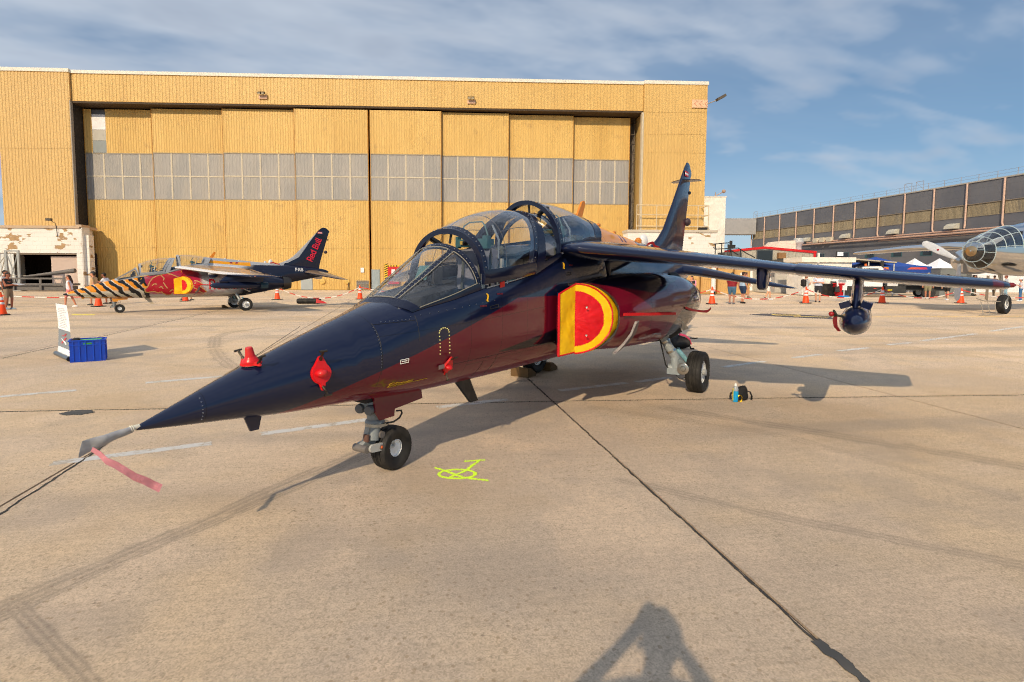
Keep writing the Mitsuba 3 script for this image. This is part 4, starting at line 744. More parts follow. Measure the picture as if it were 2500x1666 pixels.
        J(mg, 'lower_link', cat_(cyl(m_((4.58, 1.10, .50)), m_((4.80, 1.24, .31)), .05, .05, 14), cyl(m_((4.56, 1.02, .36)), m_((4.60, 1.26, .33)), .055, n=14), cyl(m_((4.58, 1.10, .52)), m_((4.58, 1.12, .34)), .055, .07, 14), box2(4.50, 4.62, *sorted((1.02*sg, 1.20*sg)), .27, .36)), (138, 148, 154), rough=3, dirt=2)
        J(mg, 'damper', cat_(cyl(m_((4.70, 1.10, .62)), m_((4.80, 1.22, .44)), .035, n=12)), (128, 176, 190), rough=3)
        J(mg, 'brake_hose', cat_(tube([m_((4.44, .92, .80)), m_((4.46, .97, .58)), m_((4.50, 1.0, .40)), m_((4.52, 1.08, .30))], .010, 6), tube([m_((4.54, 1.12, .28)), m_((4.56, 1.2, .2)), m_((4.62, 1.28, .24))], .005, 5)), (24, 24, 24), rough=5)
        J(mg, 'axle', cyl(m_((4.79, 1.18, .295)), m_((4.79, 1.50, .295)), .045, n=14), (150, 154, 156), rough=3)
        la = J(mg, 'landing_light', lathe([(.001, -.05), (.05, -.045), (.078, 0), (.082, .015), (.074, .018)], m_((4.50, 1.25, .365)), m_((-1, .05, .05)), 28), (190, 186, 176), rough=1, metal=1)
        J(la, 'reflector', lathe([(.074, .012), (.05, -.01), (.02, -.02), (.001, -.022)], m_((4.50, 1.25, .365)), m_((-1, .05, .05)), 28), mat='mat_mirror')
        J(la, 'lens', lathe([(.001, .022), (.04, .018), (.075, .008)], m_((4.50, 1.25, .365)), m_((-1, .05, .05)), 28), mat='mat_acrylic', smooth=True)
        wheel(mg, 'wheel', m_((4.79, 1.38, .298)), m_((0, 1, 0)), .30, .225, .56, alt['spokes'], J)
        bay = [m_(p) for p in ((4.18, .98, 1.06), (4.42, 1.02, 1.07), (4.86, 1.00, .86), (4.78, .96, .78), (4.30, .93, .80))]
        J(root, 'gear_bay', slab3([m_((4.10, 1.02, 1.10)), m_((4.40, 1.10, 1.12)), m_((4.95, 1.06, .88)), m_((4.85, .90, .76)), m_((4.2, .85, .78))], .10), (22, 23, 25), rough=6)
        d1 = J(root, 'main_gear_door', slab3([m_((4.32, 1.10, 1.14)), m_((4.46, 1.16, 1.14)), m_((5.06, 1.16, .90)), m_((5.05, 1.08, .86))], .018), (196, 194, 186), rough=2, smooth=False)
        e = [(2.92, 1.10, 1.12), (2.88, 1.06, .98), (2.82, .99, .86), (2.74, .90, .75)]
        J(root, 'main_gear_door', loft(np.stack([np.array([m_((s, l+.03, z)) for s, l, z in e]), np.array([m_((s+.10*w, l+.055, z+.02)) for (s, l, z), w in zip(e, (.3, .8, .8, .2))]), np.array([m_((s+.10*w, l+.050, z+.035)) for (s, l, z), w in zip(e, (.3, .8, .8, .2))]), np.array([m_((s, l+.01, z+.02)) for s, l, z in e])], 1), True), (84, 74, 78), rough=3, smooth=30)
    # pylons and pods
    for sg in (1, -1):
        m_ = lambda p: V(p[0], p[1]*sg, p[2])
        R = []
        for z, a, b, w in ((1.36, 3.45, 5.15, .052), (1.52, 3.55, 5.2, .06), (1.66, 3.75, 5.2, .05), (1.70, 3.85, 5.1, .045)):
            g = np.linspace(0, 2*np.pi, 24, endpoint=False); R.append(np.stack([(a+b)/2-(b-a)/2*np.sign(np.cos(g))*np.abs(np.cos(g))**.55, (3.29+w*np.sin(g))*sg, np.full(24, z)], 1))
        py = J(root, 'outer_pylon', loft(np.array(R), True), smooth=40, **paint)
        for q in (1, -1): J(py, 'sway_brace', slab3([m_((3.42, 3.29+q*.05, 1.405)), m_((3.42, 3.29+q*.14, 1.372)), m_((3.72, 3.29+q*.14, 1.372)), m_((3.72, 3.29+q*.05, 1.405))], .065), smooth=False, **paint)
        pd = J(root, 'smoke_pod', lathe([(.001, 0), (.045, .03), (.085, .10), (.12, .22), (.140, .40), (.146, .6), (.146, 1.5), (.125, 1.75), (.075, 1.95), (.07, 2.1), (.001, 2.1)], m_((3.06, 3.29, 1.215)), (1, 0, 0), 40), smooth=50, **paint)
        J(pd, 'tail_ring', lathe([(.13, 0), (.14, .02), (.14, .28), (.13, .3)], m_((5.05, 3.29, 1.215)), (1, 0, 0), 28), (30, 66, 84), rough=3)
        for g in (0, 1, 2, 3): d = V(0, math.cos(g*math.pi/2+.785), math.sin(g*math.pi/2+.785)); J(pd, 'tail_fin', slab3([m_((4.75, 3.29, 1.215)+d*.07), m_((5.2, 3.29, 1.215)+d*.06), m_((5.2, 3.29, 1.215)+d*.135), m_((5.0, 3.29, 1.215)+d*.135)], .01), (24, 44, 62), rough=3)
        R = []
        for z, a, b, w in ((1.535, 3.24, 3.40, .030), (1.555, 3.18, 3.46, .046), (1.65, 3.14, 3.55, .054), (1.79, 3.14, 3.66, .062)):
            g = np.linspace(0, 2*np.pi, 24, endpoint=False); R.append(np.stack([(a+b)/2-(b-a)/2*np.sign(np.cos(g))*np.abs(np.cos(g))**.6, (2.42+w*np.sin(g))*sg, np.full(24, z)], 1))
        J(root, 'inner_pylon', loft(np.array(R), True), smooth=40, **paint)
    return root, J, dict(fuselage=fu_, nacelle=nl, wing=wl, fin=fn)
def mat_rot(v, sg):
    a = .45*sg; return np.stack([v[:, 0], v[:, 1]*math.cos(a)-v[:, 2]*math.sin(a), v[:, 1]*math.sin(a)+v[:, 2]*math.cos(a)], 1)
# ---------------------------------------------------------------- paint schemes, in each jet's own frame
def to_body(P):
    c, s = math.cos(P[2]), math.sin(P[2])
    def fn(p):
        x, y = p.x-P[0], p.y-P[1]; return x*c+y*s, x*s-y*c, p.z
    return fn
B1, B2 = to_body(J1), to_body(J2)
ss = mikit.smoothstep
def sel(a, b, m): return mikit.mix(a, b, m)
def paint_one(p, n, uv):
    s, l, z = B1(p); al = dr.abs(l)
    navy, maroon = (.0065, .0115, .040), (.125, .0045, .017)
    lo = .735+.30*(s+1.13)-.012*dr.square(dr.maximum(s-.6, 0))          # where maroon meets navy along the nose
    edge = dr.minimum(lo, 1.46)
    m = ss(-.004, .004, edge-z)*ss(-.004, .004, 6.9-s)*(1-ss(1.25, 1.26, al))*ss(-1.14, -1.13, s)
    c = sel(navy, maroon, m)
    # dark sweep across the maroon towards the intake
    w = dr.maximum((s-1.0)*.085, 0); c = sel(c, (.009, .006, .012), (1-ss(w*.8, w+.006, dr.abs(z-(.945+.05*(s-1.0)))))*ss(1.0, 1.05, s)*(1-ss(2.3, 2.4, s)))
    # nacelle: maroon flank with dark flame shapes towards its top and tail
    nac = ss(.58, .62, al)*ss(2.2, 2.3, s)*(1-ss(1.78, 1.80, z))*(1-ss(1.35, 1.4, al))
    f = z-1.60+.10*dr.sin(s*2.2)+.10*mikit.fbm(s*1.5, z*2, 2.0, 2)
    c = sel(c, sel((.14, .005, .020), (.016, .010, .026), ss(.0, .03, f)), nac)
    c = sel(c, (.014, .010, .022), nac*ss(.0, .02, s-4.75-.5*dr.sin(z*5)))
    # wing and tail surfaces
    wing = ss(1.56, 1.57, z)*ss(.66, .70, al)*(1-ss(2.05, 2.06, z))*(1-nac)*(1-ss(7.0, 7.1, s))
    c = sel(c, navy, wing)
    st = 1-ss(.014, .020, dr.abs((s-.61*al-2.05)-(.62-.20*(al-2.5))))
    # violet feather streak on the outer leading edge
    c = sel(c, (.10, .022, .085), wing*ss(2.55, 2.7, al)*(1-ss(3.2, 3.35, al))*(1-ss(.012, .03, dr.abs((s-(2.05+.611*(al-.8)))-(.11-.10*(al-2.6))-.02))))
    c = sel(c, (.07, .010, .022), wing*ss(4.46, 4.47, al)*(1-ss(4.56, 4.57, al)))
    ln = F(0)
    for a in (3.45, 4.05, 4.55, 5.2, 5.75): ln = dr.maximum(ln, (1-ss(.003, .008, dr.abs(s-a))))
    c = sel(c, (.004, .004, .006), ln*nac*.8)
    # orange spine and nose flash on the right
    c = sel(c, (.72, .27, .012), ss(3.60, 3.61, s)*(1-ss(5.45+.3*(2.3-z), 5.46+.3*(2.3-z), s))*ss(2.10, 2.11, z-.02*(s-3.6)*-1))
    for a in (4.75, 4.92): c = sel(c, (.12, .012, .02), (1-ss(.035, .04, dr.abs(s-a-.35*(z-2.25))))*ss(2.2, 2.21, z)*ss(0.05, .06, l)*(1-ss(5.3, 5.31, s)))
    c = sel(c, (.48, .17, .02), ss(.0, .004, -l-.055-.10*(s+1.97)*.5)*ss(.0, .01, z-(1.16+.33*s))*(1-ss(-.35, -.3, s)))
    # fin: dark flame in deep red
    fin = ss(2.28, 2.30, z)*(1-ss(.2, .21, al))*ss(6.5, 6.51, s)
    g = (s-7.55)-(z-2.3)*.62+.10*dr.sin(z*9)+.12*mikit.fbm(s*3, z*3, 1.0, 2)
    c = sel(c, (.040, .010, .018), fin*ss(.30, .33, g)*(1-ss(3.30, 3.33, z+.35*(8.9-s))))
    c = sel(c, (.16, .012, .02), fin*ss(.55, .66, mikit.fbm(s*4, z*2.2, 4.0, 3))*ss(.30, .33, g)*(1-ss(2.75, 2.9, z)))
    pl = F(0)
    for a in (-1.62, -.42, .55, 1.02, 1.48, 1.86, 2.25, 3.1, 3.9, 4.9, 6.0, 6.9): pl = dr.maximum(pl, 1-ss(.0015, .0045, dr.abs(s-a)))
    pl = dr.maximum(pl, (1-ss(.0012, .004, dr.abs(z-1.235-.06*s)))*ss(-.42, -.41, s)*(1-ss(1.86, 1.87, s)))
    pl = dr.maximum(pl, (1-ss(.0012, .004, dr.abs(z-.86-.02*s)))*ss(.55, .56, s)*(1-ss(2.2, 2.3, s)))
    c = sel(c, (.003, .003, .005), pl*.6*(1-wing)*(1-nac))
    v = mikit.noise(s*6, l*6, z*6)
    return c*(1+(v-.5)*.05)
def rough_one(p, n, uv):
    s, l, z = B1(p); return .07+.03*mikit.fbm(s*5, l*5, z*5, 2)+.05*ss(.6, .9, mikit.fbm(s*1.3, l*1.3, z*1.3, 3))
scene['mat_jet_one'] = two({'type': 'principled', 'base_color': mikit.proc(paint_one), 'roughness': mikit.proc(rough_one), 'specular': .55})
scene['mat_frame_one'] = two({'type': 'principled', 'base_color': {'type': 'rgb', 'value': (.006, .009, .028)}, 'roughness': .14, 'specular': .5})
def paint_two(p, n, uv):
    s, l, z = B2(p); al = dr.abs(l)
    w1 = mikit.fbm(s*3.2, z*4.5, 1.0, 3); w2 = mikit.noise(s*16, z*16, 2.0)
    t = (z-(.80-.075*(s+1.97)))/(.04+.325*(s+2.0))
    c = sel((.60, .57, .47), (.74, .27, .012), ss(.40, .56, t+.25*(w1-.5)))
    ph = (s*1.0+(z-1.1)*.95)/.40+.55*w1+.12*w2
    fr = ph-dr.floor(ph)
    wid = .40+.14*ss(-.8, .6, s)
    c = sel(c, (.62, .58, .50), (1-ss(.05, .09, dr.abs(fr-wid)))*.9)
    c = sel(c, (.010, .010, .014), 1-ss(wid-.06, wid-.03, fr))
    c = sel(c, (.012, .012, .018), ss(.70, .74, s-.30*(1.55-z)+.10*w2)*(1-ss(.93, .96, s+.18*dr.sin(z*7))))
    tig = 1-ss(.98, 1.0, s-.25*(1.3-z)+.04*w2)
    # silver body with the red sprayed cloud behind the emblem, dark tail
    cl = mikit.fbm(s*1.6, z*3.2, 3.0, 4)
    body = sel((.50, .51, .53), (.40, .022, .060), ss(.30, .62, cl+.30*(1-ss(.3, 1.5, dr.abs(s-2.0)))-.55*ss(1.70, 1.95, z)-.25*ss(2.9, 3.3, s)))
    body = sel(body, (.58, .56, .52), ss(.86, .74, z)*(1-ss(2.6, 3.6, s)))
    body = sel(body, (.008, .010, .026), ss(.0, .9, s-4.25+.9*(z-1.3)*-1*.6+(cl-.5)*.6))
    body = sel(body, (.008, .011, .030), ss(.98, 1.0, s/5.5)*1.0)
    c = sel(body, c, tig)
    c = sel(c, (.72, .30, .010), ss(3.46, 3.47, s)*(1-ss(5.28, 5.29, s))*ss(.0, .01, z-(2.21-.072*(s-3.4)))*(1-ss(.5, .51, al)))
    c = sel(c, (.25, .012, .03), (1-ss(.05, .06, dr.abs(dr.abs(s-4.55)-.10-.05*dr.sin((z-2.2)*14))))*ss(2.19, 2.2, z)*(1-ss(2.31, 2.32, z))*(1-ss(4.9, 4.91, s))*ss(4.2, 4.21, s))
    c = sel(c, (.33, .35, .38), ss(5.285, 5.29, s)*ss(.0, .01, z-2.135)*(1-ss(6.95, 6.96, s-.8*(z-2.3)))*(1-ss(.3, .31, al)))
    # fin: pale leading edge over navy
    le = 6.80+(z-2.30)*1.02; le = dr.select(z < 2.6, 6.80+1.9*(z-2.30)*(1-.0*z), 7.34+(z-2.60)*.955)
    c = sel(c, (.33, .35, .38), ss(2.26, 2.28, z)*(1-ss(.2, .21, al))*(1-ss(.0, .01, s-le-.30*(1-ss(2.4, 3.9, z)*.9)))*(1-ss(3.7, 3.9, z)))
    # wings: silver leading edge, brown-tan upper face, dark lower face
    ups = ss(1.50, 1.52, z)*ss(.66, .70, al)*(1-ss(2.08, 2.09, z))*ss(1.9, 2.0, s)*(1-ss(5.8, 5.9, s))*ss(-.05, .05, z-(2.03-.092*al)+.07)
    isw = ss(-.13, -.11, z-(2.02-.098*al))*ss(.66, .70, al)*(1-ss(.16, .17, z-(2.02-.098*al)))*(1-ss(5.8, 5.9, s))
    x = s-(2.05+.611*(al-.8))
    c = sel(c, sel((.62, .63, .65), (.24, .155, .09), ss(.24, .26, x)), isw)
    c = sel(c, (.012, .012, .018), isw*ss(.45, .46, x)*(1-ss(-.03, .0, z-(1.985-.098*al)+.02*x)))
    tp = ss(7.5, 7.6, s-.75*al)*ss(.3, .35, al)
    c = sel(c, (.16, .115, .08), tp*ss(.0, .02, z-(1.865-.20*al))*ss(.14, .16, al-.2))
    pod = ss(3.0, 3.02, al)*(1-ss(1.52, 1.6, z))
    c = sel(c, (.008, .014, .045), dr.maximum(pod, ss(1.9, 1.92, al)*(1-ss(1.66, 1.70, z))*(1-ss(7.0, 7.01, s))))
    dn = (1-ss(.70, .705, z))*(1-ss(.45, .46, s)); c = sel(c, (.66, .26, .02), dn*(1-ss(.62, .66, z)*.5))
    return c
scene['mat_jet_two'] = two({'type': 'principled', 'base_color': mikit.proc(paint_two), 'roughness': .14, 'specular': .5})
scene['mat_frame_two'] = two({'type': 'principled', 'base_color': {'type': 'rgb', 'value': (.30, .32, .35)}, 'roughness': .35, 'specular': .5})
jet1, JJ1, K1 = build_jet(J1, 'trainer_jet', 'dark navy and maroon two seat jet filling the foreground with raised canopies', 'mat_jet_one', dict(flag=[], mount=(196, 120, 40), frame='mat_frame_one', cloth=(112, 114, 128), stencils=True, blade=(26, 26, 28), nose_box=False, spokes=0))
jet2, JJ2, K2 = build_jet(J2, 'trainer_jet', 'tiger striped orange and black nosed jet with silver wings parked before the hangar', 'mat_jet_two', dict(flag=[], mount=(208, 210, 212), frame='mat_frame_two', cloth=(66, 76, 92), stencils=False, blade=(190, 176, 150), nose_box=True, spokes=9))
# ---- lettering and emblem wrapped on the second jet's skin
def decal(J, parent, name, poly, color, where, off=.006, label=None, cell=.07):
    P = poly.buffer(0); minx, miny, maxx, maxy = P.bounds; ms = []
    for i in range(int((maxx-minx)/cell)+1):
        for j in range(int((maxy-miny)/cell)+1):
            q = P.intersection(sbox(minx+i*cell, miny+j*cell, minx+(i+1)*cell, miny+(j+1)*cell))
            for g in getattr(q, 'geoms', [q]):
                if g.geom_type == 'Polygon' and g.area > 1e-7:
                    v, f = trimesh.creation.triangulate_polygon(g, engine='earcut'); ms.append(trimesh.Trimesh(np.c_[v, np.zeros(len(v))], f, process=False))
    m = cat_(ms)
    def f(v): s, z = v[:, 0], v[:, 1]; return np.stack([s, where(s, z)+off, z], 1)
    return J(parent, name, remap(m, f), color, rough=3, smooth=False, label=label)
def text_poly(t, h, bold=True):
    m = meshkit.text_mesh(t, h, .002, bold); v = np.asarray(m.vertices); f = np.asarray(m.faces)
    top = (v[f][:, :, 2] < 1e-6).all(1); return unary_union([Polygon(v[q][:, :2]).buffer(1e-5) for q in f[top]])
def skin(s, z):
    a = fus_l(s, z); b = np.where((s > 2.72) & (s < 6.9), nac_l(np.clip(s, 2.72, 6.9), z), 0); inn = (z > nb(np.clip(s, 2.72, 6.9))) & (z < nt(np.clip(s, 2.72, 6.9)))
    return np.maximum(a, np.where(inn, b, 0))
tx = text_poly('Red Bull', .44); tx = affinity.scale(tx, 1.0, 1.0, origin=(0, 0)); bx = tx.bounds
side = affinity.translate(affinity.scale(tx, 1.75/(bx[2]-bx[0]), 1.0, origin=(0, 0)), 3.30, 1.02)
decal(JJ2, K2['nacelle'], 'lettering', side, (214, 20, 40), skin, .008)
ft_ = affinity.translate(affinity.rotate(affinity.scale(tx, 1.28/(bx[2]-bx[0]), .72, origin=(0, 0)), 66, origin=(0, 0)), 8.28, 2.32)
decal(JJ2, K2['fin'], 'lettering', ft_, (224, 24, 60), lambda s, z: s*0+.062-.008*(z-2.3), .006)
reg = text_poly('FAS', .16, True); decal(JJ2, K2['fuselage'], 'registration', affinity.translate(reg, 7.35, 1.86), (226, 226, 226), skin, .006)
# charging bull emblem: gold edged red body, head lowered to the front
bull = [(.93, 1.00), (1.05, 1.13), (1.12, 1.32), (1.24, 1.50), (1.45, 1.62), (1.75, 1.70), (1.95, 1.66), (2.10, 1.58), (2.30, 1.50), (2.62, 1.42), (2.9, 1.36), (3.05, 1.25), (2.95, 1.12), (3.10, 1.02), (3.22, .90), (3.12, .84), (2.98, .93), (2.82, .95), (2.70, .86), (2.52, .98), (2.30, .92), (2.18, .84), (1.98, .88), (1.88, .78), (1.74, .76), (1.62, .84), (1.55, .93), (1.42, .87), (1.30, .93), (1.16, .93), (1.04, .90), (.95, .92)]
BP = Polygon(bull).buffer(.03).buffer(-.03)
decal(JJ2, K2['fuselage'], 'emblem_edge', BP.buffer(.035), (196, 160, 96), skin, .004)
em = decal(JJ2, K2['fuselage'], 'emblem', BP, (176, 16, 36), skin, .008, label='red charging bull emblem edged in gold')
gl = [LineString([(1.20, 1.18), (1.28, 1.26), (1.36, 1.24)]), LineString([(1.46, 1.10), (1.54, 1.14), (1.60, 1.05)]), LineString([(1.62, 1.32), (1.70, 1.16), (1.76, 1.06)]), LineString([(1.86, .92), (1.95, .99), (2.04, .95), (1.98, .86)]), LineString([(1.55, 1.62), (1.66, 1.50), (1.62, 1.42)]), LineString([(2.1, 1.5), (2.35, 1.36), (2.5, 1.2)]), Point(1.24, 1.02), LineString([(2.8, 1.3), (2.7, 1.1), (2.85, 1.02)])]
decal(JJ2, K2['fuselage'], 'emblem_line', unary_union([g.buffer(.016) for g in gl]), (200, 168, 108), skin, .011)
tailp = LineString([(2.35, 1.62), (2.55, 1.72), (2.72, 1.80), (2.80, 1.74), (2.70, 1.66)])
decal(JJ2, K2['fuselage'], 'emblem_tail', tailp.buffer(.045), (176, 16, 36), lambda s, z: fus_l(s, z), .008)
# shallow violet-red marking on the first jet: stencil text lines near the hatches
for s, z in ((.95, 1.500), (.68, 1.395), (2.46, 1.80)):
    t = unary_union([sbox(s+.02*k, z, s+.02*k+.012, z+.016) for k in range(5)])
    decal(JJ1, K1['fuselage'], 'stencil_mark', t, (120, 22, 34), lambda a, b: fus_l(a, b), .004)
# ---------------------------------------------------------------- covers, plugs and streamers hung on the jets
def bx_(P): 
    X = body_to_world(P); return lambda m: trimesh.Trimesh(X(np.asarray(m.vertices)), np.asarray(m.faces)[:, ::-1], process=False)
def cloth_bump(p, n, uv):
    a = mikit.fbm(p.x*9+p.z*4, p.y*9, p.z*7, 4); b = mikit.noise(p.x*28+p.z*20, p.y*28, p.z*13)
    return a*.030+b*.006
def cover_color(p, n, uv):
    r, g, b, ro, me, di = unpack(uv); k = 1+(mikit.fbm(p.x*12, p.y*12, p.z*12, 3)-.5)*.25
    return mi.Color3f(tolin(r)*k, tolin(g)*k, tolin(b)*k)
scene['mat_vinyl'] = two({'type': 'bumpmap', 'scale': 1.0, 'arbitrary': mikit.proc(cloth_bump, 3e-3), 'nested': {'type': 'principled', 'base_color': mikit.proc(cover_color), 'roughness': .48, 'specular': .4}})
def grid_sheet(fn, nu, nv): return loft(np.array([[fn(u, v) for v in np.linspace(0, 1, nv)] for u in np.linspace(0, 1, nu)]), False, False)
def wob(s, a=.006): return a*math.sin(s*31)+a*.6*math.sin(s*57+1)
def intake_cover(P, sg, label, tone):
    B = bx_(P); Y, R = (248, 196, 12), (206, 12, 24); zc, h = 1.19, .395
    m_ = lambda p: (p[0], p[1]*sg, p[2]); rb_ = .80 if not tone else .62
    k = thing('intake_cover', label, 'cover', 'padded covers in the engine intakes'); v_ = dict(mat='mat_vinyl', smooth=60)
    def zt(u): return 1.475+.105*u
    def zb(u): return .795+.01*u
    strip_ = grid_sheet(lambda u, v: m_((2.0+.32*u, .585+.035*u+.012*math.sin(v*9)*math.sin(u*3.1), zb(u)+(zt(u)-zb(u))*v)), 14, 20)
    part(k, 'side_panel', B(strip_), Y, **v_)
    def face(a, r0, r1, bul):   # polar point on the D: a from bottom to top, r share of the radius
        r = r0; l = .62+.315*r*math.cos(a); z = zc+h*r*math.sin(a); q = math.cos(a)*r
        return m_((2.32+.33*q-.14*q*(1-r)+(.007*math.sin(7*a+5*r)+.005*math.sin(17*a-9*r))*q, l, z))
    part(k, 'yellow_band', B(grid_sheet(lambda u, v: face(-math.pi/2+math.pi*v, rb_+(1.01-rb_)*u, 0, 1), 5, 40)), Y, **v_)
    part(k, 'red_face', B(grid_sheet(lambda u, v: face(-math.pi/2+math.pi*v, (rb_+.012)*u, 0, 1), 9, 40)), R, **v_)
    part(k, 'rim', B(grid_sheet(lambda u, v: (lambda q: m_((q[0]+.16*u, abs(q[1])+.012, q[2]+.012*math.sin(-math.pi/2+math.pi*v))))(face(-math.pi/2+math.pi*v, 1.0, 0, 1)), 4, 40)), Y, **v_)
    edge = [face(-math.pi/2+math.pi*v, 1.015, 0, 1) for v in np.linspace(0, 1, 36)]
    part(k, 'piping', B(cat_(tube(edge, .011, 6), tube([m_((2.0+.32*u, .58+.035*u, zt(u)+.004)) for u in np.linspace(0, 1, 6)], .011, 6), tube([m_((2.0, .583, z)) for z in np.linspace(.79, 1.48, 10)], .014, 6), tube([m_((2.0+.32*u, .58+.035*u, zb(u)-.004)) for u in np.linspace(0, 1, 6)], .011, 6))), R, rough=4)
    part(k, 'eyelet', B(cat_([lathe([(.006, -.004), (.013, 0), (.011, .005), (.005, .004)], m_((2.345, .755, z)), (-1, .3*sg, 0), 14) for z in (1.005, 1.325)])), (206, 206, 206), rough=2, metal=1)
    part(k, 'strap', B(strip([m_(p) for p in ((2.72, 1.045, 1.235), (3.0, 1.12, 1.225), (3.3, 1.16, 1.21), (3.8, 1.20, 1.19), (4.2, 1.215, 1.17))], [(0, .05, 1)]*5, .035, .006)), R, rough=5)
    part(k, 'lacing', B(cat_([tube([m_((2.06+.2*a, .58, .80+.0*a)), m_((2.05, .56, .79))], .008, 5) for a in (0., 1.)])), (40, 36, 34), rough=5)
intake_cover(J1, 1, 'red and yellow D shaped vinyl cover in the near intake of the navy jet', 0)
intake_cover(J1, -1, 'red and yellow vinyl cover in the far side intake of the navy jet', 0)
intake_cover(J2, 1, 'mostly yellow cover with a red lens in the intake of the tiger striped jet', 1)
intake_cover(J2, -1, 'yellow and red cover in the far side intake of the tiger striped jet', 1)
# probe sleeve with streamer
B = bx_(J1)
k = thing('probe_sleeve', 'wrinkled silver grey sleeve on the nose probe of the navy jet', 'cover')
R = []
for i, t in enumerate(np.linspace(0, 1, 14)):
    g = np.linspace(0, 2*np.pi, 18, endpoint=False); fl = t**1.5
    a, b = .014+.006*math.sin(t*3), .016+.018*fl; a = a*(1-.85*max(0, t-.55)/.45)
    R.append(np.stack([np.full(18, -1.985-.25*t)+.01*np.sin(g)*fl, a*np.cos(g)+.004*math.sin(t*14), .812-.045*t-.0+b*np.sin(g)-.012*np.maximum(0, -np.sin(g))**3*(.6+fl)], 1))
part(k, 'sleeve', B(loft(np.array(R), True)), (150, 152, 156), mat='mat_vinyl', smooth=60)
part(k, 'collar', B(cat_(*[lathe([(.016, -.003), (.020, 0), (.016, .003)], (s, 0, .812), (-1, 0, -.18), 18) for s in (-1.985, -1.995)], cyl((-1.95, 0, .817), (-2.0, 0, .812), .0145, n=16))), (206, 204, 190), rough=4)
pr = [(-2.185, .0, .748), (-2.155, .02, .715), (-2.13, .035, .672), (-2.09, .04, .640), (-2.045, .05, .592), (-2.0, .045, .545), (-1.955, .05, .512), (-1.915, .045, .475), (-1.875, .055, .440)]
part(k, 'streamer', B(strip(pr, [(.30, .22, .75), (.22, .25, .8), (.28, .1, .85), (.35, .25, .8), (.3, .05, .9), (.35, .3, .8), (.33, .08, .85), (.38, .3, .8), (.35, .12, .85)], [.024, .030, .034, .038, .040, .042, .044, .046, .046], .0025)), (214, 142, 152), mat='mat_vinyl', smooth=60, label='faded pink streamer blowing from the probe sleeve')
# red sensor plugs with thumb screws
def sensor_cover(P, s, ang, label, tall, col=(206, 16, 24), scl=1.0):
    B = bx_(P); zc = float(fzc(s)); a = math.radians(ang); r = float(fw(s)); c = V(s, r*math.cos(a), zc+r*math.sin(a)); n = V(-.18*(abs(s) > .5), math.cos(a), math.sin(a)); n /= np.linalg.norm(n)
    t = V(0, -math.sin(a), math.cos(a)); t -= n*np.dot(n, t); t /= np.linalg.norm(t); u = np.cross(t, n)
    def L(m): return B(remap(m, lambda v: c+v[:, :1]*u*scl+v[:, 1:2]*t*scl+v[:, 2:3]*n*scl))
    k = thing('sensor_cover', label, 'cover', 'red protective plugs on the nose of the navy jet')
    ear = Polygon([(-.045, -.038), (.045, -.038), (.06, 0), (.045, .038), (0, .105), (-.012, .108), (-.06, .0)]).union(Polygon([(-.045, .038), (.045, .038), (0, -.105), (-.0, -.108)])).union(Point(0, 0).buffer(.062)).buffer(.008)
    part(k, 'flange', L(cat_(prism(ear, .016, .006), prism(ear.buffer(.006), .006, .0))), col, rough=3)
    part(k, 'gasket', L(prism(Point(0, 0).buffer(.066), .010, -.006)), (214, 206, 190), rough=5)
    if tall: body_ = lathe([(.060, .01), (.056, .03), (.040, .045), (.034, .06), (.026, .115), (.022, .122), (.001, .123)], (0, 0, 0), (0, 0, 1), 28)
    else: body_ = remap(sphere((0, 0, .02), (.036, .030, .042), 3), lambda v: np.stack([v[:, 0]*1.25+.008, v[:, 1], np.maximum(v[:, 2], .01)*1.25], 1))
    part(k, 'cap', L(body_), col, rough=2, smooth=50)
    for q in (1, -1):
        part(k, 'thumb_screw', L(cat_(lathe([(.012, .0), (.012, .02), (.008, .03), (.008, .055), (.010, .06)], (0, .092*q, .012), (0, .9*q, 1), 14), cyl((-.028, .152*q, .075), (.028, .152*q, .075), .008, n=8), cyl((0, .125*q, .045), (0, .152*q, .078), .009, n=8))), (92, 84, 74), rough=3, metal=1)
    return k
sensor_cover(J1, -1.27, 86, 'red plug with two thumb screws standing on top of the navy nose', True, scl=.92)
sensor_cover(J1, -.905, 8, 'red bulbous plug on the near flank of the navy nose', False, scl=1.0)
k = sensor_cover(J1, .285, -24, 'small red plug with white gasket on the maroon flank below the cockpit', False, scl=.74)
part(k, 'vane_plate', B(remap(box(0, 0, 0, .07, .006, .035), lambda v: v+[.20, .425, .905])), (120, 106, 106), rough=3)
# red cover with balls on the pod's far side
k = thing('pod_cover', 'dark red streamer cover with a red ball knob beside the wing pod', 'cover')
part(k, 'ball_knob', B(sphere((3.22, 3.09, 1.30), .026, 2)), (150, 16, 26), rough=2)
part(k, 'clamp', B(cat_(lathe([(.028, -.008), (.034, 0), (.028, .008)], (3.24, 3.12, 1.315), (.3, 1, .5), 16), cyl((3.24, 3.11, 1.29), (3.30, 3.19, 1.275), .012, n=8))), (52, 54, 46), rough=4)
part(k, 'streamer', B(strip([(3.26, 3.125, 1.285), (3.27, 3.12, 1.23), (3.29, 3.13, 1.17), (3.33, 3.16, 1.12)], [(0, 1, .1)]*4, [.035, .04, .035, .03], .004)), (120, 14, 26), rough=4)
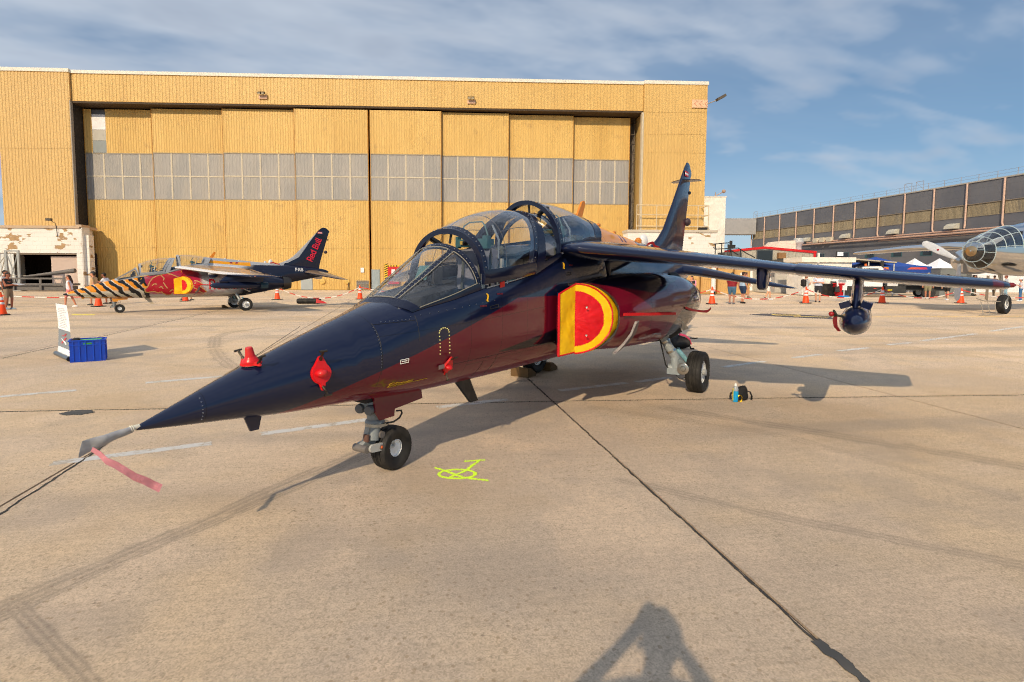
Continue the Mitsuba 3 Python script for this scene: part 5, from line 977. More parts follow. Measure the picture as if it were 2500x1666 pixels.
# streamer flying from the tail of the nacelle
k = one('exhaust_streamer', B(strip([(4.7, 1.205, 1.23), (5.0, 1.215, 1.18), (5.3, 1.225, 1.15), (5.55, 1.25, 1.13), (5.68, 1.275, 1.125), (5.73, 1.295, 1.145), (5.75, 1.31, 1.18)], [(.2, .2, 1), (.3, 0, 1), (0, .1, 1), (.4, 0, 1), (0, .2, 1), (.1, .2, 1), (.2, -.3, .6)], [.03, .035, .03, .04, .045, .05, .045], .003)), (206, 40, 40), 'red streamer flying from the nacelle tail of the navy jet', 'streamer', rough=5, smooth=60)
# wheel chocks
def chock(P, s, l, label, name='wheel_chock'):
    B = bx_(P); tri = Polygon([(-.13, 0), (.13, 0), (.13, .05), (-.04, .15), (-.13, .15)])
    return one(name, B(remap(prism(tri, .34), lambda v: np.stack([s+v[:, 0], l-.17+v[:, 2], v[:, 1]], 1))), (104, 78, 44), label, 'chock', 'wooden wheel chocks', rough=6, smooth=False)
chock(J1, 4.40, -1.36, 'wooden chock before the far main wheel of the navy jet'); chock(J1, 5.16, -1.36, 'wooden chock behind the far main wheel of the navy jet')
chock(J2, 4.36, -1.36, 'wooden chock before the far main wheel of the tiger striped jet'); chock(J2, 5.2, -1.36, 'wooden chock behind the far main wheel of the tiger striped jet')
# ---------------------------------------------------------------- people: one continuous skin figure each, clothes over it
def ball(c, r, n=12): return m3.Manifold.sphere(r, n).translate(tuple(map(float, c)))
def bone(a, ra, b, rb, n=12): return m3.Manifold.batch_hull([ball(a, ra, n), ball(b, rb, n)])
def union(L): return m3.Manifold.batch_boolean(L, m3.OpType.Add)
def to_tm(m, smooth=4, ref=None):
    if ref: m = m.refine_to_length(ref)
    q = m.to_mesh(); t = trimesh.Trimesh(np.array(q.vert_properties[:, :3]), np.array(q.tri_verts), process=True)
    if smooth: trimesh.smoothing.filter_taubin(t, iterations=smooth)
    return t
def person(label, x, y, face, h=1.75, stride=0., arms=('down', 'down'), skin=(196, 146, 116), hair=(46, 36, 30), top=(120, 120, 120), bottom=(60, 66, 80), shoes=(40, 40, 40), shorts=True, sleeve=True, bulk=1.0, female=False, cap=None, glasses=False, group=None, lean=0., scale_z=1.0, long_hair=False, sock=None):
    """stands at x, y facing the heading face (radians from +x); own frame: X forward, Y left, Z up"""
    k = h/1.75; sw, hw = (.165 if female else .19)*bulk**.5, (.10 if female else .095)
    def kk(p): return np.asarray(p, float)*k
    J = {}
    J['pel'] = V(0, 0, .95); J['chest'] = V(.02+lean*.35, 0, 1.28); J['neck'] = V(.01+lean*.55, 0, 1.475); J['head'] = V(.04+lean*.72, 0, 1.615)
    S, L, W = [], {}, {}
    for sd, q in ((1, stride), (-1, -stride)):
        hip = V(0, sd*hw, .92); ank = V(q*.36, sd*(hw+.01), .085+(.05*max(0, -q))); knee = (hip+ank)/2+V(.05+.05*abs(q), sd*.01, .02)
        L[sd] = (hip, knee, ank)
        sh = J['neck']+V(-.02, sd*sw, -.07); a = arms[0 if sd > 0 else 1]
        if a == 'down': el, wr, fd = sh+V(-.04-q*.10, sd*.06, -.29), sh+V(.03-q*.28, sd*.075, -.53), V(.15, 0, -1)
        elif a == 'folded': el, wr, fd = sh+V(.06, sd*.07, -.27), sh+V(.27, -sd*.16, -.20), V(.2, -sd, .05)
        elif a == 'phone': el, wr, fd = sh+V(.05, sd*.05, -.28), sh+V(.30, -sd*.07, -.14), V(.8, -sd*.2, .5)
        elif a == 'read': el, wr, fd = sh+V(.08, sd*.03, -.28), sh+V(.34, -sd*.06, -.24), V(1, -sd*.2, .1)
        elif a == 'camera': el, wr, fd = sh+V(.10, sd*.22, -.24), V(J['head'][0]+.13, sd*.07, J['head'][2]-.03), V(.4, -sd*.5, .8)
        elif a == 'hip': el, wr, fd = sh+V(-.06, sd*.18, -.24), sh+V(.06, sd*.02, -.40), V(.3, -sd, -.3)
        elif a == 'reach': el, wr, fd = sh+V(.14, sd*.06, -.20), sh+V(.38, sd*.02, -.12), V(1, 0, .1)
        W[sd] = (sh, el, wr, fd/np.linalg.norm(fd))
    b = bulk
    T_ = [m3.Manifold.batch_hull([ball(J['pel']+V(0, s*.085, -.02), .105*b) for s in (1, -1)]+[ball(J['pel']+V(.03*b, s*.06, .14), .10*b) for s in (1, -1)]),
          m3.Manifold.batch_hull([ball(J['pel']+V(.03*b, s*.06, .12), .10*b) for s in (1, -1)]+[ball(J['chest']+V(0, s*.09, .02), .115*b) for s in (1, -1)]),
          m3.Manifold.batch_hull([ball(J['chest']+V(0, s*.09, .02), .115*b) for s in (1, -1)]+[ball(W[s][0], .062) for s in (1, -1)]+[ball(J['neck']+V(0, 0, -.04), .06)])]
    hd = J['head']
    head = m3.Manifold.batch_hull([ball(hd+V(-.025, 0, .04), .088, 16), ball(hd+V(.03, 0, .03), .075, 16), ball(hd+V(.045, 0, -.06), .045), ball(hd+V(.02, 0, -.075), .05)])
    face_ = [bone(hd+V(.098, 0, .012), .010, hd+V(.118, 0, -.022), .015, 8), ball(hd+V(.092, 0, -.062), .018, 8), ball(hd+V(0, .083, -.01), .022, 8), ball(hd+V(0, -.083, -.01), .022, 8)]
    SK = T_+[head]+face_+[bone(J['neck']+V(0, 0, -.05), .058, hd+V(-.0, 0, -.05), .052)]
    for sd in (1, -1):
        hip, kn, an = L[sd]; sh, el, wr, fd = W[sd]
        SK += [bone(hip, .082*b**.7, kn, .055), bone(kn, .054, kn*.62+an*.38+V(-.015, 0, 0), .054), bone(kn*.62+an*.38+V(-.015, 0, 0), .054, an, .036), bone(an+V(-.03, 0, -.045), .034, an+V(.15, 0, -.06), .025)]
        SK += [bone(sh, .052, el, .041), bone(el, .040, wr, .027)]
        pc = wr+fd*.05; a, c = frame_(fd); SK.append(m3.Manifold.batch_hull([ball(wr, .024, 8), ball(pc+a*.024, .015, 8), ball(pc-a*.024, .015, 8)]))
        for f_, ln in ((-.027, .062), (-.009, .074), (.009, .072), (.027, .058)): SK += [bone(pc+a*f_, .0095, pc+a*f_*1.1+fd*ln*.55+c*.008, .0085, 6), bone(pc+a*f_*1.1+fd*ln*.55+c*.008, .0085, pc+a*f_*1.1+fd*ln+c*.026, .0075, 6)]
        SK += [bone(wr+fd*.02+a*.02, .011, wr+fd*.055+a*.048+c*.02, .009, 6)]
    def place(m): v = np.asarray(m.vertices)*k; v[:, 2] *= scale_z; m = trimesh.Trimesh(v, m.faces, process=False); return rotz(m, face, (x, y, 0))
    key = thing('person', label, 'person', group)
    put(key, place(to_tm(union(SK), 2)), skin, rough=5, smooth=60)
    g = .016
    TP = [m3.Manifold.batch_hull([ball(J['pel']+V(.0, s*.085, .05), .108*b+g) for s in (1, -1)]+[ball(J['pel']+V(.03*b, s*.06, .14), .10*b+g) for s in (1, -1)]),
          m3.Manifold.batch_hull([ball(J['pel']+V(.03*b, s*.06, .12), .10*b+g) for s in (1, -1)]+[ball(J['chest']+V(0, s*.09, .02), .115*b+g) for s in (1, -1)]),
          m3.Manifold.batch_hull([ball(J['chest']+V(0, s*.09, .02), .115*b+g) for s in (1, -1)]+[ball(W[s][0], .062+g*.6) for s in (1, -1)]+[ball(J['neck']+V(0, 0, -.075), .06)])]
    if sleeve: TP += [bone(W[s][0], .060, W[s][0]*.35+W[s][1]*.65, .060) for s in (1, -1)]
    part(key, 'shirt', place(to_tm(union(TP), 3)), top, rough=6, smooth=60)
    BT = [m3.Manifold.batch_hull([ball(J['pel']+V(0, s*.085, -.02), .105*b+g) for s in (1, -1)]+[ball(J['pel']+V(.02, s*.07, .06), .10*b+g*.5) for s in (1, -1)])]
    for s in (1, -1):
        hip, kn, an = L[s]
        if shorts: BT += [bone(hip, .092*b**.7+g*.7, hip*.16+kn*.84, .078*b**.5)]
        else: BT += [bone(hip, .092*b**.7+g*.7, kn, .068), bone(kn, .068, an+V(0, 0, .03), .056)]
    part(key, 'shorts' if shorts else 'trousers', place(to_tm(union(BT), 3)), bottom, rough=6, smooth=60)
    for s in (1, -1):
        an = L[s][2]; part(key, 'shoe', place(to_tm(m3.Manifold.batch_hull([ball(an+V(-.045, 0, -.045), .044), ball(an+V(.07, 0, -.055), .044), ball(an+V(.165, 0, -.06), .030), ball(an+V(.0, 0, -.01), .036)]), 0)), shoes, rough=5, smooth=60)
        if sock: part(key, 'sock', place(to_tm(bone(an+V(0, 0, .0), .041, an+V(-.005, 0, .06), .043), 0)), sock, rough=6)
    hr = m3.Manifold.batch_hull([ball(hd+V(-.030, 0, .048), .094, 16), ball(hd+V(.025, 0, .062), .074, 16), ball(hd+V(-.05, 0, -.01), .07)]) - m3.Manifold.cube((.3, .4, .3)).translate((float(hd[0]+.052), -.2, float(hd[2]-.26)))
    if long_hair: hr = union([hr, bone(hd+V(-.07, 0, .0), .06, hd+V(-.16, 0, -.17), .05), bone(hd+V(-.16, 0, -.17), .05, hd+V(-.17, 0, -.30), .025)])
    part(key, 'hair', place(to_tm(hr, 1)), hair, rough=6, smooth=60)
    if cap: part(key, 'cap', place(to_tm(union([m3.Manifold.batch_hull([ball(hd+V(-.025, 0, .07), .098, 16), ball(hd+V(.03, 0, .07), .08, 16)]) - m3.Manifold.cube((.6, .6, .3)).translate((float(hd[0])-.3, -.3, float(hd[2]-.255))), m3.Manifold.batch_hull([ball(hd+V(.06, .05, .065), .014, 6), ball(hd+V(.06, -.05, .065), .014, 6), ball(hd+V(.17, .03, .055), .01, 6), ball(hd+V(.17, -.03, .055), .01, 6)])]), 0)), cap, rough=6)
    if glasses: part(key, 'sunglasses', place(to_tm(m3.Manifold.batch_hull([ball(hd+V(.095, .055, .02), .018, 8), ball(hd+V(.095, -.055, .02), .018, 8), ball(hd+V(.06, .07, .02), .012, 6), ball(hd+V(.06, -.07, .02), .012, 6)]), 0)), (22, 20, 20), rough=2)
    return key, place, J, W, L
def bag_on_back(res, col, strap, z=-.0, name='backpack'):
    key, place, J, W, L = res; c = J['chest']+V(-.20, 0, -.03)
    m = m3.Manifold.batch_hull([ball(c+V(a, b, d), .07) for a in (-.04, .03) for b in (-.08, .08) for d in (-.16, .13)])
    part(key, name, place(to_tm(m, 0)), col, rough=5, smooth=60)
    for s in (1, -1): part(key, 'strap', place(tube([W[s][0]+V(-.08, -s*.04, .07), W[s][0]+V(.05, -s*.05, .04), J['chest']+V(.13, s*.09, -.02), J['chest']+V(-.02, s*.16, -.16)], .022, 6)), strap, rough=5)
W_ = (236, 236, 238)
def to_cam(x, y): return math.atan2(-y, -x)
r = person('tattooed person in black vest and khaki shorts holding a board beside the leftmost cone', -23.05, 25.49, .1, 1.74, .15, ('read', 'read'), skin=(164, 100, 76), hair=(30, 24, 22), top=(22, 20, 22), bottom=(142, 124, 104), shoes=(120, 140, 158), bulk=1.15, glasses=True, sleeve=False)
part(r[0], 'board', r[1](slab3([(.34, -.2, 1.22), (.34, .2, 1.22), (.62, .2, 1.17), (.62, -.2, 1.17)], .015)), (196, 200, 206), rough=4)
person('person with a small pale shoulder patch mostly cut off at the left edge', -26.0, 28.6, .3, 1.86, 0., skin=(170, 110, 84), hair=(36, 30, 28), top=(206, 206, 206), bottom=(60, 60, 66))
person('woman with ponytail in white tank top and red patterned shorts walking left', -21.5, 27.21, math.pi+.25, 1.62, .55, ('down', 'down'), skin=(202, 134, 104), hair=(44, 26, 22), top=(232, 228, 238), bottom=(224, 130, 130), shoes=W_, female=True, sleeve=False, long_hair=True, glasses=True)
person('person in dark cap and tan shirt walking behind the striped nose', -21.95, 29.45, math.pi+.2, 1.80, .35, skin=(206, 146, 116), hair=(60, 48, 40), top=(206, 168, 124), bottom=(168, 146, 110), shoes=(60, 60, 60), cap=(52, 50, 54))
person('person in white and navy shirt bending behind the striped nose', -22.1, 30.72, math.pi+.1, 1.75, .2, ('reach', 'down'), skin=(150, 90, 66), hair=(30, 26, 26), top=(226, 228, 236), bottom=(40, 44, 62), lean=.25)
person('walker seen only as legs below the yellow intake cover', -20.3, 35.2, .15, 1.75, .7, skin=(176, 126, 96), top=(70, 80, 90), bottom=(80, 84, 88), shoes=(66, 66, 70))
r = person('woman in black top and pale pink shorts with pink backpack near the red streamer', 12.38, 35.23, math.pi+.5, 1.70, .25, ('phone', 'down'), skin=(214, 150, 116), hair=(52, 38, 34), top=(28, 26, 30), bottom=(232, 190, 190), shoes=W_, female=True, long_hair=True)
bag_on_back(r, (236, 160, 196), (236, 160, 196))
person('person in dark red tee shirt and denim shorts, left of a standing pair', 13.96, 32.83, .9, 1.93, 0., ('read', 'phone'), skin=(178, 122, 96), hair=(28, 24, 22), top=(134, 16, 30), bottom=(70, 108, 138), shoes=(96, 100, 110), bulk=1.45)
r = person('person in light blue tee shirt and navy shorts with shoulder strap beside the red shirt', 15.07, 33.87, .3, 1.96, .12, ('down', 'down'), skin=(196, 140, 112), hair=(56, 36, 28), top=(160, 188, 216), bottom=(34, 58, 92), shoes=(38, 34, 34), bulk=1.2, glasses=True)
part(r[0], 'shoulder_strap', r[1](tube([r[3][1][0]+V(.0, -.06, .08), r[2]['chest']+V(.15, 0, 0), r[2]['pel']+V(.1, -.14, .12)], .018, 6)), (28, 34, 60), rough=5)
person('walker in dark clothes half hidden behind the pair with the light blue shirt', 19.2, 42.7, .1, 2.0, .8, skin=(196, 140, 112), top=(120, 60, 70), bottom=(60, 66, 76), shoes=(46, 42, 42))
person('walker in white shorts behind the dark inner pylon', 19.01, 38.70, .0, 1.95, .6, skin=(212, 160, 126), top=(226, 222, 214), bottom=(236, 232, 228), shoes=(214, 214, 220), sock=(40, 44, 50))
r = person('person in grey tee shirt and white shorts carrying a black backpack by a cone', 19.75, 35.26, .35, 1.80, 0., ('phone', 'phone'), skin=(206, 150, 120), hair=(150, 90, 50), top=(176, 180, 184), bottom=(226, 222, 216), shoes=(226, 226, 226))
bag_on_back(r, (26, 26, 28), (26, 26, 28))
person('person in pale blue shirt and black shorts standing with folded arms by the bins', 20.93, 35.87, math.pi+.9, 1.92, .15, ('folded', 'folded'), skin=(214, 160, 132), hair=(90, 70, 56), top=(206, 218, 238), bottom=(42, 44, 54), shoes=(36, 34, 36), bulk=1.15)
person('person in white tee shirt, khaki shorts and beige cap', 32.30, 41.16, to_cam(32, 41), 1.96, .2, ('down', 'down'), skin=(190, 130, 104), top=(228, 228, 232), bottom=(140, 134, 104), shoes=(84, 62, 56), cap=(206, 184, 150), bulk=1.15)
person('walker in black tee shirt and black shorts with white shoes beside the truck', 32.69, 39.82, math.pi+.4, 1.90, .4, ('phone', 'down'), skin=(212, 160, 130), top=(22, 22, 24), bottom=(24, 24, 26), shoes=W_)
person('walker in dark green clothes under the silver nose, left one', 42.22, 48.69, .2, 1.88, .6, skin=(176, 120, 96), top=(80, 74, 70), bottom=(46, 60, 50), shorts=False, shoes=(40, 36, 34))
person('pale person standing under the silver nose behind the dark green walker', 42.9, 49.2, 2.6, 1.86, .1, skin=(196, 140, 112), top=(200, 150, 120), bottom=(120, 96, 80), shorts=False)
person('person in brown camouflage clothes under the silver nose', 45.26, 49.98, .4, 1.85, .5, skin=(140, 96, 76), top=(92, 80, 62), bottom=(96, 82, 62), shorts=False, shoes=(60, 48, 40), bulk=1.1)
person('person in light blue denim beside the white nose leg', 43.58, 46.95, 2.2, 1.85, .1, ('phone', 'down'), skin=(176, 112, 90), hair=(110, 50, 40), top=(176, 190, 204), bottom=(140, 176, 196), shorts=False, shoes=(180, 90, 80))
person('person in blue jeans with white cap at the right edge', 36.54, 38.23, 2.4, 1.62, .1, ('phone', 'phone'), skin=(206, 150, 126), top=(206, 204, 214), bottom=(58, 104, 152), shorts=False, shoes=W_, cap=(232, 232, 240))
# the photographer, standing behind the camera that takes this picture
r = person('photographer in dark clothes raising a camera to the eye behind the viewpoint', -.27, -.34, math.pi/2-.08, 1.80, 0., ('camera', 'camera'), top=(60, 62, 70), bottom=(50, 52, 60), bulk=1.5)
part(r[0], 'camera_body', rotz(cat_(chamfer_box(.09, .15, .105, .015), cyl((.04, 0, -.005), (.11, 0, -.005), .034, n=18)), math.pi/2, (-.25, -.15, 1.67)), (24, 24, 26), rough=4)
# ---------------------------------------------------------------- traffic cones and the red and white barrier tape between them
ORANGE = (255, 78, 18)
CONES = [(-20.16, 21.95, .94, 'leftmost traffic cone, large at the left picture edge, beside the tattooed person'), (-20.68, 27.99, .93, 'traffic cone half hidden under the striped jet nose'), (-19.58, 33.84, .92, 'traffic cone seen below the yellow intake cover of the striped jet'),
         (-14.96, 36.51, .97, 'traffic cone behind the main wheel of the striped jet'), (-9.69, 37.59, .97, 'traffic cone right of the black sleeve near the navy windscreen'), (12.74, 32.74, 1.05, 'traffic cone left of the person in the dark red shirt'),
         (19.19, 34.17, 1.05, 'traffic cone in front of the black backpack'), (24.23, 34.53, 1.06, 'traffic cone before the front wheel of the white truck'), (29.55, 34.92, 1.02, 'rightmost traffic cone near the silver nose')]
for x, y, h, lb in CONES:
    k = thing('traffic_cone', lb, 'traffic cone', 'orange traffic cones around the jets'); s = h/.95
    a = RNG.random()*1.5; bx0 = rotz(remap(chamfer_box(.52, .52, .05, .02), lambda v: v*s+[0, 0, .026*s]), a, (x, y, 0))
    part(k, 'base', bx0, (30, 28, 28), rough=5)
    pr = lambda z: (.185-.148*z/.95)*s
    part(k, 'shell', lathe([(pr(.05)+.012, .05*s), (pr(.10), .10*s), (pr(.42), .42*s), (pr(.80), .80*s), (.05*s, .84*s), (.042*s, .93*s), (.028*s, .95*s), (.001, .95*s)], (x, y, 0), (0, 0, 1), 28), ORANGE, rough=4, smooth=40)
    for z0, z1 in ((.45, .54), (.62, .74)): part(k, 'reflective_band', lathe([(pr(z0)+.004, z0*s), (pr(z1)+.004, z1*s)], (x, y, 0), (0, 0, 1), 28), (226, 222, 226), rough=3, smooth=40)
def tape(p, q, sag, n, label):
    p, q = V(*p), V(*q); k = thing('barrier_tape', label, 'barrier tape', 'red and white barrier tapes between cones'); t = np.linspace(0, 1, n*4+1)
    pts = p[None]*(1-t[:, None])+q[None]*t[:, None]; pts[:, 2] -= sag*4*t*(1-t); pts[:, 2] = np.maximum(pts[:, 2], .03)
    for col, ph in (((206, 56, 44), 0), ((228, 222, 216), 1)):
        for i in range(n):
            if i % 2 == ph: part(k, 'red_band' if ph == 0 else 'white_band', strip(pts[i*4:i*4+5], [(0, 0, 1)]*5, .055, .006), col, rough=5, smooth=60)
def top(i, f=.86): x, y, h, _ = CONES[i]; return (x, y, h*f)
tape(top(5), top(6), .62, 12, 'barrier tape sagging between the two cones by the people'); tape(top(6), top(7), .55, 10, 'barrier tape running past the bins to the truck cone')
tape(top(7), top(8), .55, 10, 'barrier tape between the truck cone and the rightmost cone'); tape((10.2, 34.0, .3), top(5), .12, 8, 'barrier tape climbing to the cone left of the red shirt')
tape(top(8), (38, 36.5, .8), .5, 12, 'barrier tape leaving the rightmost cone to the right'); tape((-33, 34, .5), (-20.4, 33.8, .85), .45, 16, 'barrier tape low on the ground behind the woman')
tape(top(3), top(4), .75, 14, 'barrier tape sagging between the two cones behind the striped jet'); tape(top(2), top(3), .3, 10, 'barrier tape rising to the cone behind the main wheel'); tape(top(4), (2, 38, .8), .6, 16, 'barrier tape from the windscreen cone towards the hangar right side')
# ---------------------------------------------------------------- crate with lid and roll up banner
cr = thing('crate', 'blue ribbed plastic crate with green goods on the concrete', 'crate'); CA = .58
def CM(m): return rotz(m, CA, (-8.02, 10.53, 0))
X0, Y0, HZ = .275, .19, .42
walls = [box2(-X0, X0, -Y0, -Y0+.012, .01, HZ), box2(-X0, X0, Y0-.012, Y0, .01, HZ), box2(-X0, -X0+.012, -Y0+.012, Y0-.012, .01, HZ), box2(X0-.012, X0, -Y0+.012, Y0-.012, .01, HZ), box2(-X0, X0, -Y0, Y0, .0, .02)]
put(cr, CM(cat_(walls)), (8, 62, 176), rough=3, smooth=False)
part(cr, 'rim', CM(cat_(box2(-X0-.018, X0+.018, -Y0-.018, -Y0-.001, HZ-.02, HZ+.004), box2(-X0-.018, X0+.018, Y0+.001, Y0+.018, HZ-.02, HZ+.004), box2(-X0-.018, -X0-.001, -Y0-.001, Y0+.001, HZ-.02, HZ+.004), box2(X0+.001, X0+.018, -Y0-.001, Y0+.001, HZ-.02, HZ+.004), box2(-X0-.012, X0+.012, -Y0-.012, -Y0-.001, HZ-.10, HZ-.085), box2(X0+.001, X0+.012, -Y0, Y0, HZ-.10, HZ-.085))), (10, 70, 190), rough=3, smooth=False)
for u in (-.22, -.125, -.03, .03+.06, .20): part(cr, 'rib', CM(box2(u-.008, u+.008, -Y0-.014, -Y0-.001, .02, HZ-.02)), (12, 74, 196), rough=3, smooth=False)
for u in (-.12, .0, .12): part(cr, 'rib', CM(box2(X0+.001, X0+.014, u-.008, u+.008, .02, HZ-.02)), (12, 74, 196), rough=3, smooth=False)
part(cr, 'grip_slot', CM(box2(-.06, .07, -Y0-.003, -Y0-.0012, HZ-.085, HZ-.055)), (60, 150, 40), rough=4, smooth=False)
one('green_bag', CM(remap(chamfer_box(.42, .26, .08, .03), lambda v: v+[.03, .0, HZ-.05])), (96, 190, 84), 'light green packet lying in the blue crate', 'packet', rough=5)
one('black_pouch', CM(remap(chamfer_box(.12, .2, .06, .02), lambda v: v+[-.18, -.02, HZ-.0])), (24, 26, 30), 'small black pouch lying in the blue crate', 'pouch', rough=5)
bn = thing('banner', 'white and grey roll up banner leaning before the blue crate', 'banner'); BA = -.72
def BM(m): return rotz(m, BA, (-8.75, 10.80, 0))
def curl(z): return .10*(z/1.05)**2*0+.035*math.sin(z*2.8)
def bsheet(z0, z1, off=0., x0=-.56, x1=.56): 
    zs = np.linspace(z0, z1, 10); return loft(np.stack([np.array([(x0*(1-.10*z), curl(z)+.012+off, z) for z in zs]), np.array([(x1*(1-.10*z), curl(z)+.012+off, z) for z in zs])], 1), False, False)
for nm, z0, z1, c in (('sheet', .05, .20, (226, 228, 230)), ('sheet', .20, .56, (122, 130, 138)), ('sheet', .56, 1.08, (232, 234, 236))): part(bn, nm, BM(bsheet(z0, z1)), c, rough=4, smooth=60)
part(bn, 'text_line', BM(cat_([bsheet(.60+.035*i, .612+.035*i, -.003, -.42+.03*(i % 3), .20+.06*((i*7) % 4)) for i in range(12)])), (170, 174, 182), rough=5, smooth=False, kind='stuff')
lg = [(.27, .36, -.05, .05), (.36, .44, .05, -.05)]
part(bn, 'logo_stroke', BM(cat_([slab3([(x*4-.05, curl(z)+.006, z), (x*4+.05, curl(z)+.006, z), (x2*4+.05, curl(z2)+.006, z2), (x2*4-.05, curl(z2)+.006, z2)], .003) for x, z, x2, z2 in ((-.05, .28, .05, .42), (.01, .44, .05, .50), (-.01, .45, -.04, .43))])), (204, 60, 66), rough=4, smooth=False)
part(bn, 'logo_stroke', BM(cat_([slab3([(x*4-.045, curl(z)+.005, z), (x*4+.045, curl(z)+.005, z), (x2*4+.045, curl(z2)+.005, z2), (x2*4-.045, curl(z2)+.005, z2)], .003) for x, z, x2, z2 in ((.05, .28, -.05, .38), (.05, .30, .01, .35))])), (226, 230, 236), rough=4, smooth=False)
part(bn, 'base_roller', BM(remap(cyl((-.60, 0, .045), (.58, 0, .045), .045, n=20), lambda v: v)), (150, 156, 160), rough=3, metal=1)
part(bn, 'end_cap', BM(cyl((.58, 0, .045), (.64, 0, .045), .047, n=20)), (16, 16, 18), rough=4)
# ---------------------------------------------------------------- bags and bottle
bg = thing('waist_bag', 'small black waist bag with strap on the concrete by the main wheel', 'bag')
def GM(m): return rotz(m, .2, (3.265, 7.30, 0))
q = m3.Manifold.batch_hull([ball((a, b, c), .045) for a, b, c in ((-.07, 0, .045), (.07, 0, .045), (-.06, .02, .13), (.05, .0, .16), (0, .06, .07))])
tm = to_tm(q, 1, .02); tm.vertices = np.asarray(tm.vertices)+.008*(meshkit.fbm(np.asarray(tm.vertices)*22, 3)[:, None]-.5)*2; put(bg, GM(tm), (20, 20, 23), rough=6, smooth=60)
part(bg, 'strap', GM(cat_(strip([(.08, 0, .13), (.13, -.02, .12), (.155, -.03, .06), (.15, -.03, .01)], [(0, 1, .2)]*4, .03, .008), strip([(-.08, .02, .12), (-.13, .02, .10), (-.155, .0, .05), (-.12, -.02, .02)], [(0, 1, .2)]*4, .03, .008))), (16, 16, 18), rough=6)
bt = thing('water_bottle', 'blue water bottle with white cap leaning on the black waist bag', 'bottle'); bp = (3.165, 7.225, 0)
put(bt, lathe([(.001, 0), (.034, .004), (.038, .02), (.038, .145), (.034, .15)], bp, (0, 0, 1), 24), (0, 150, 206), rough=2, smooth=40)
part(bt, 'shoulder', lathe([(.036, .15), (.037, .16), (.034, .19), (.018, .215), (.016, .22)], bp, (0, 0, 1), 24), (150, 158, 166), rough=2)
part(bt, 'cap', lathe([(.018, .215), (.018, .235), (.012, .24), (.011, .252), (.001, .254)], bp, (0, 0, 1), 20), (236, 236, 236), rough=3)
part(bt, 'cord', tube([(3.125, 7.205, .19), (3.120, 7.20, .1), (3.125, 7.205, .02)], .006, 6), (206, 190, 60), rough=5)
part(bt, 'carabiner', tube([(3.215+.03*math.cos(t), 7.20, .05+.045*math.sin(t)) for t in np.linspace(0, 6.1, 18)], .006, 6), (214, 170, 30), rough=2, metal=1)
b2 = thing('soft_bag', 'black stuffed cloth bag with pink trim lying behind the main gear', 'bag')
q = m3.Manifold.batch_hull([ball(c, r) for c, r in (((-.24, 0, .15), .14), ((.0, .05, .17), .165), ((.2, .0, .14), .12), ((-.1, -.1, .12), .11))])
tm = to_tm(q, 1, .05); tm.vertices = np.asarray(tm.vertices)+.035*(meshkit.fbm(np.asarray(tm.vertices)*9, 3)[:, None]-.5); put(b2, rotz(tm, .1, (4.12, 12.55, 0)), (20, 20, 22), rough=5, smooth=60)
part(b2, 'trim', rotz(strip([(.02, -.02, .345), (.16, -.04, .31), (.27, -.05, .22), (.31, -.04, .12)], [(.3, 1, .3)]*4, .10, .02), .1, (4.12, 12.55, 0)), (196, 60, 96), rough=5)
part(b2, 'toggle', rotz(cat_(tube([(.25, -.1, .26), (.36, -.1, .25), (.42, -.12, .26)], .016, 5), tube([(.24, -.12, .08), (.25, -.14, .02), (.33, -.15, .02)], .02, 5)), .1, (4.12, 12.55, 0)), (26, 22, 24), rough=5)
sl = thing('engine_sleeve', 'black rolled sleeve with red end lying before the hangar', 'sleeve')
put(sl, rotz(cat_(lathe([(.001, -.75), (.13, -.74), (.16, -.62), (.16, .35), (.12, .6)], (0, 0, .16), (1, 0, 0), 20)), .12, (-11.0, 31.5, 0)), (22, 22, 24), rough=5)
part(sl, 'red_flap', rotz(slab3([(.35, -.17, .05), (.35, -.12, .29), (.80, -.15, .14), (1.0, -.2, .03)], .03), .12, (-11.0, 31.5, 0)), (190, 24, 36), rough=5)
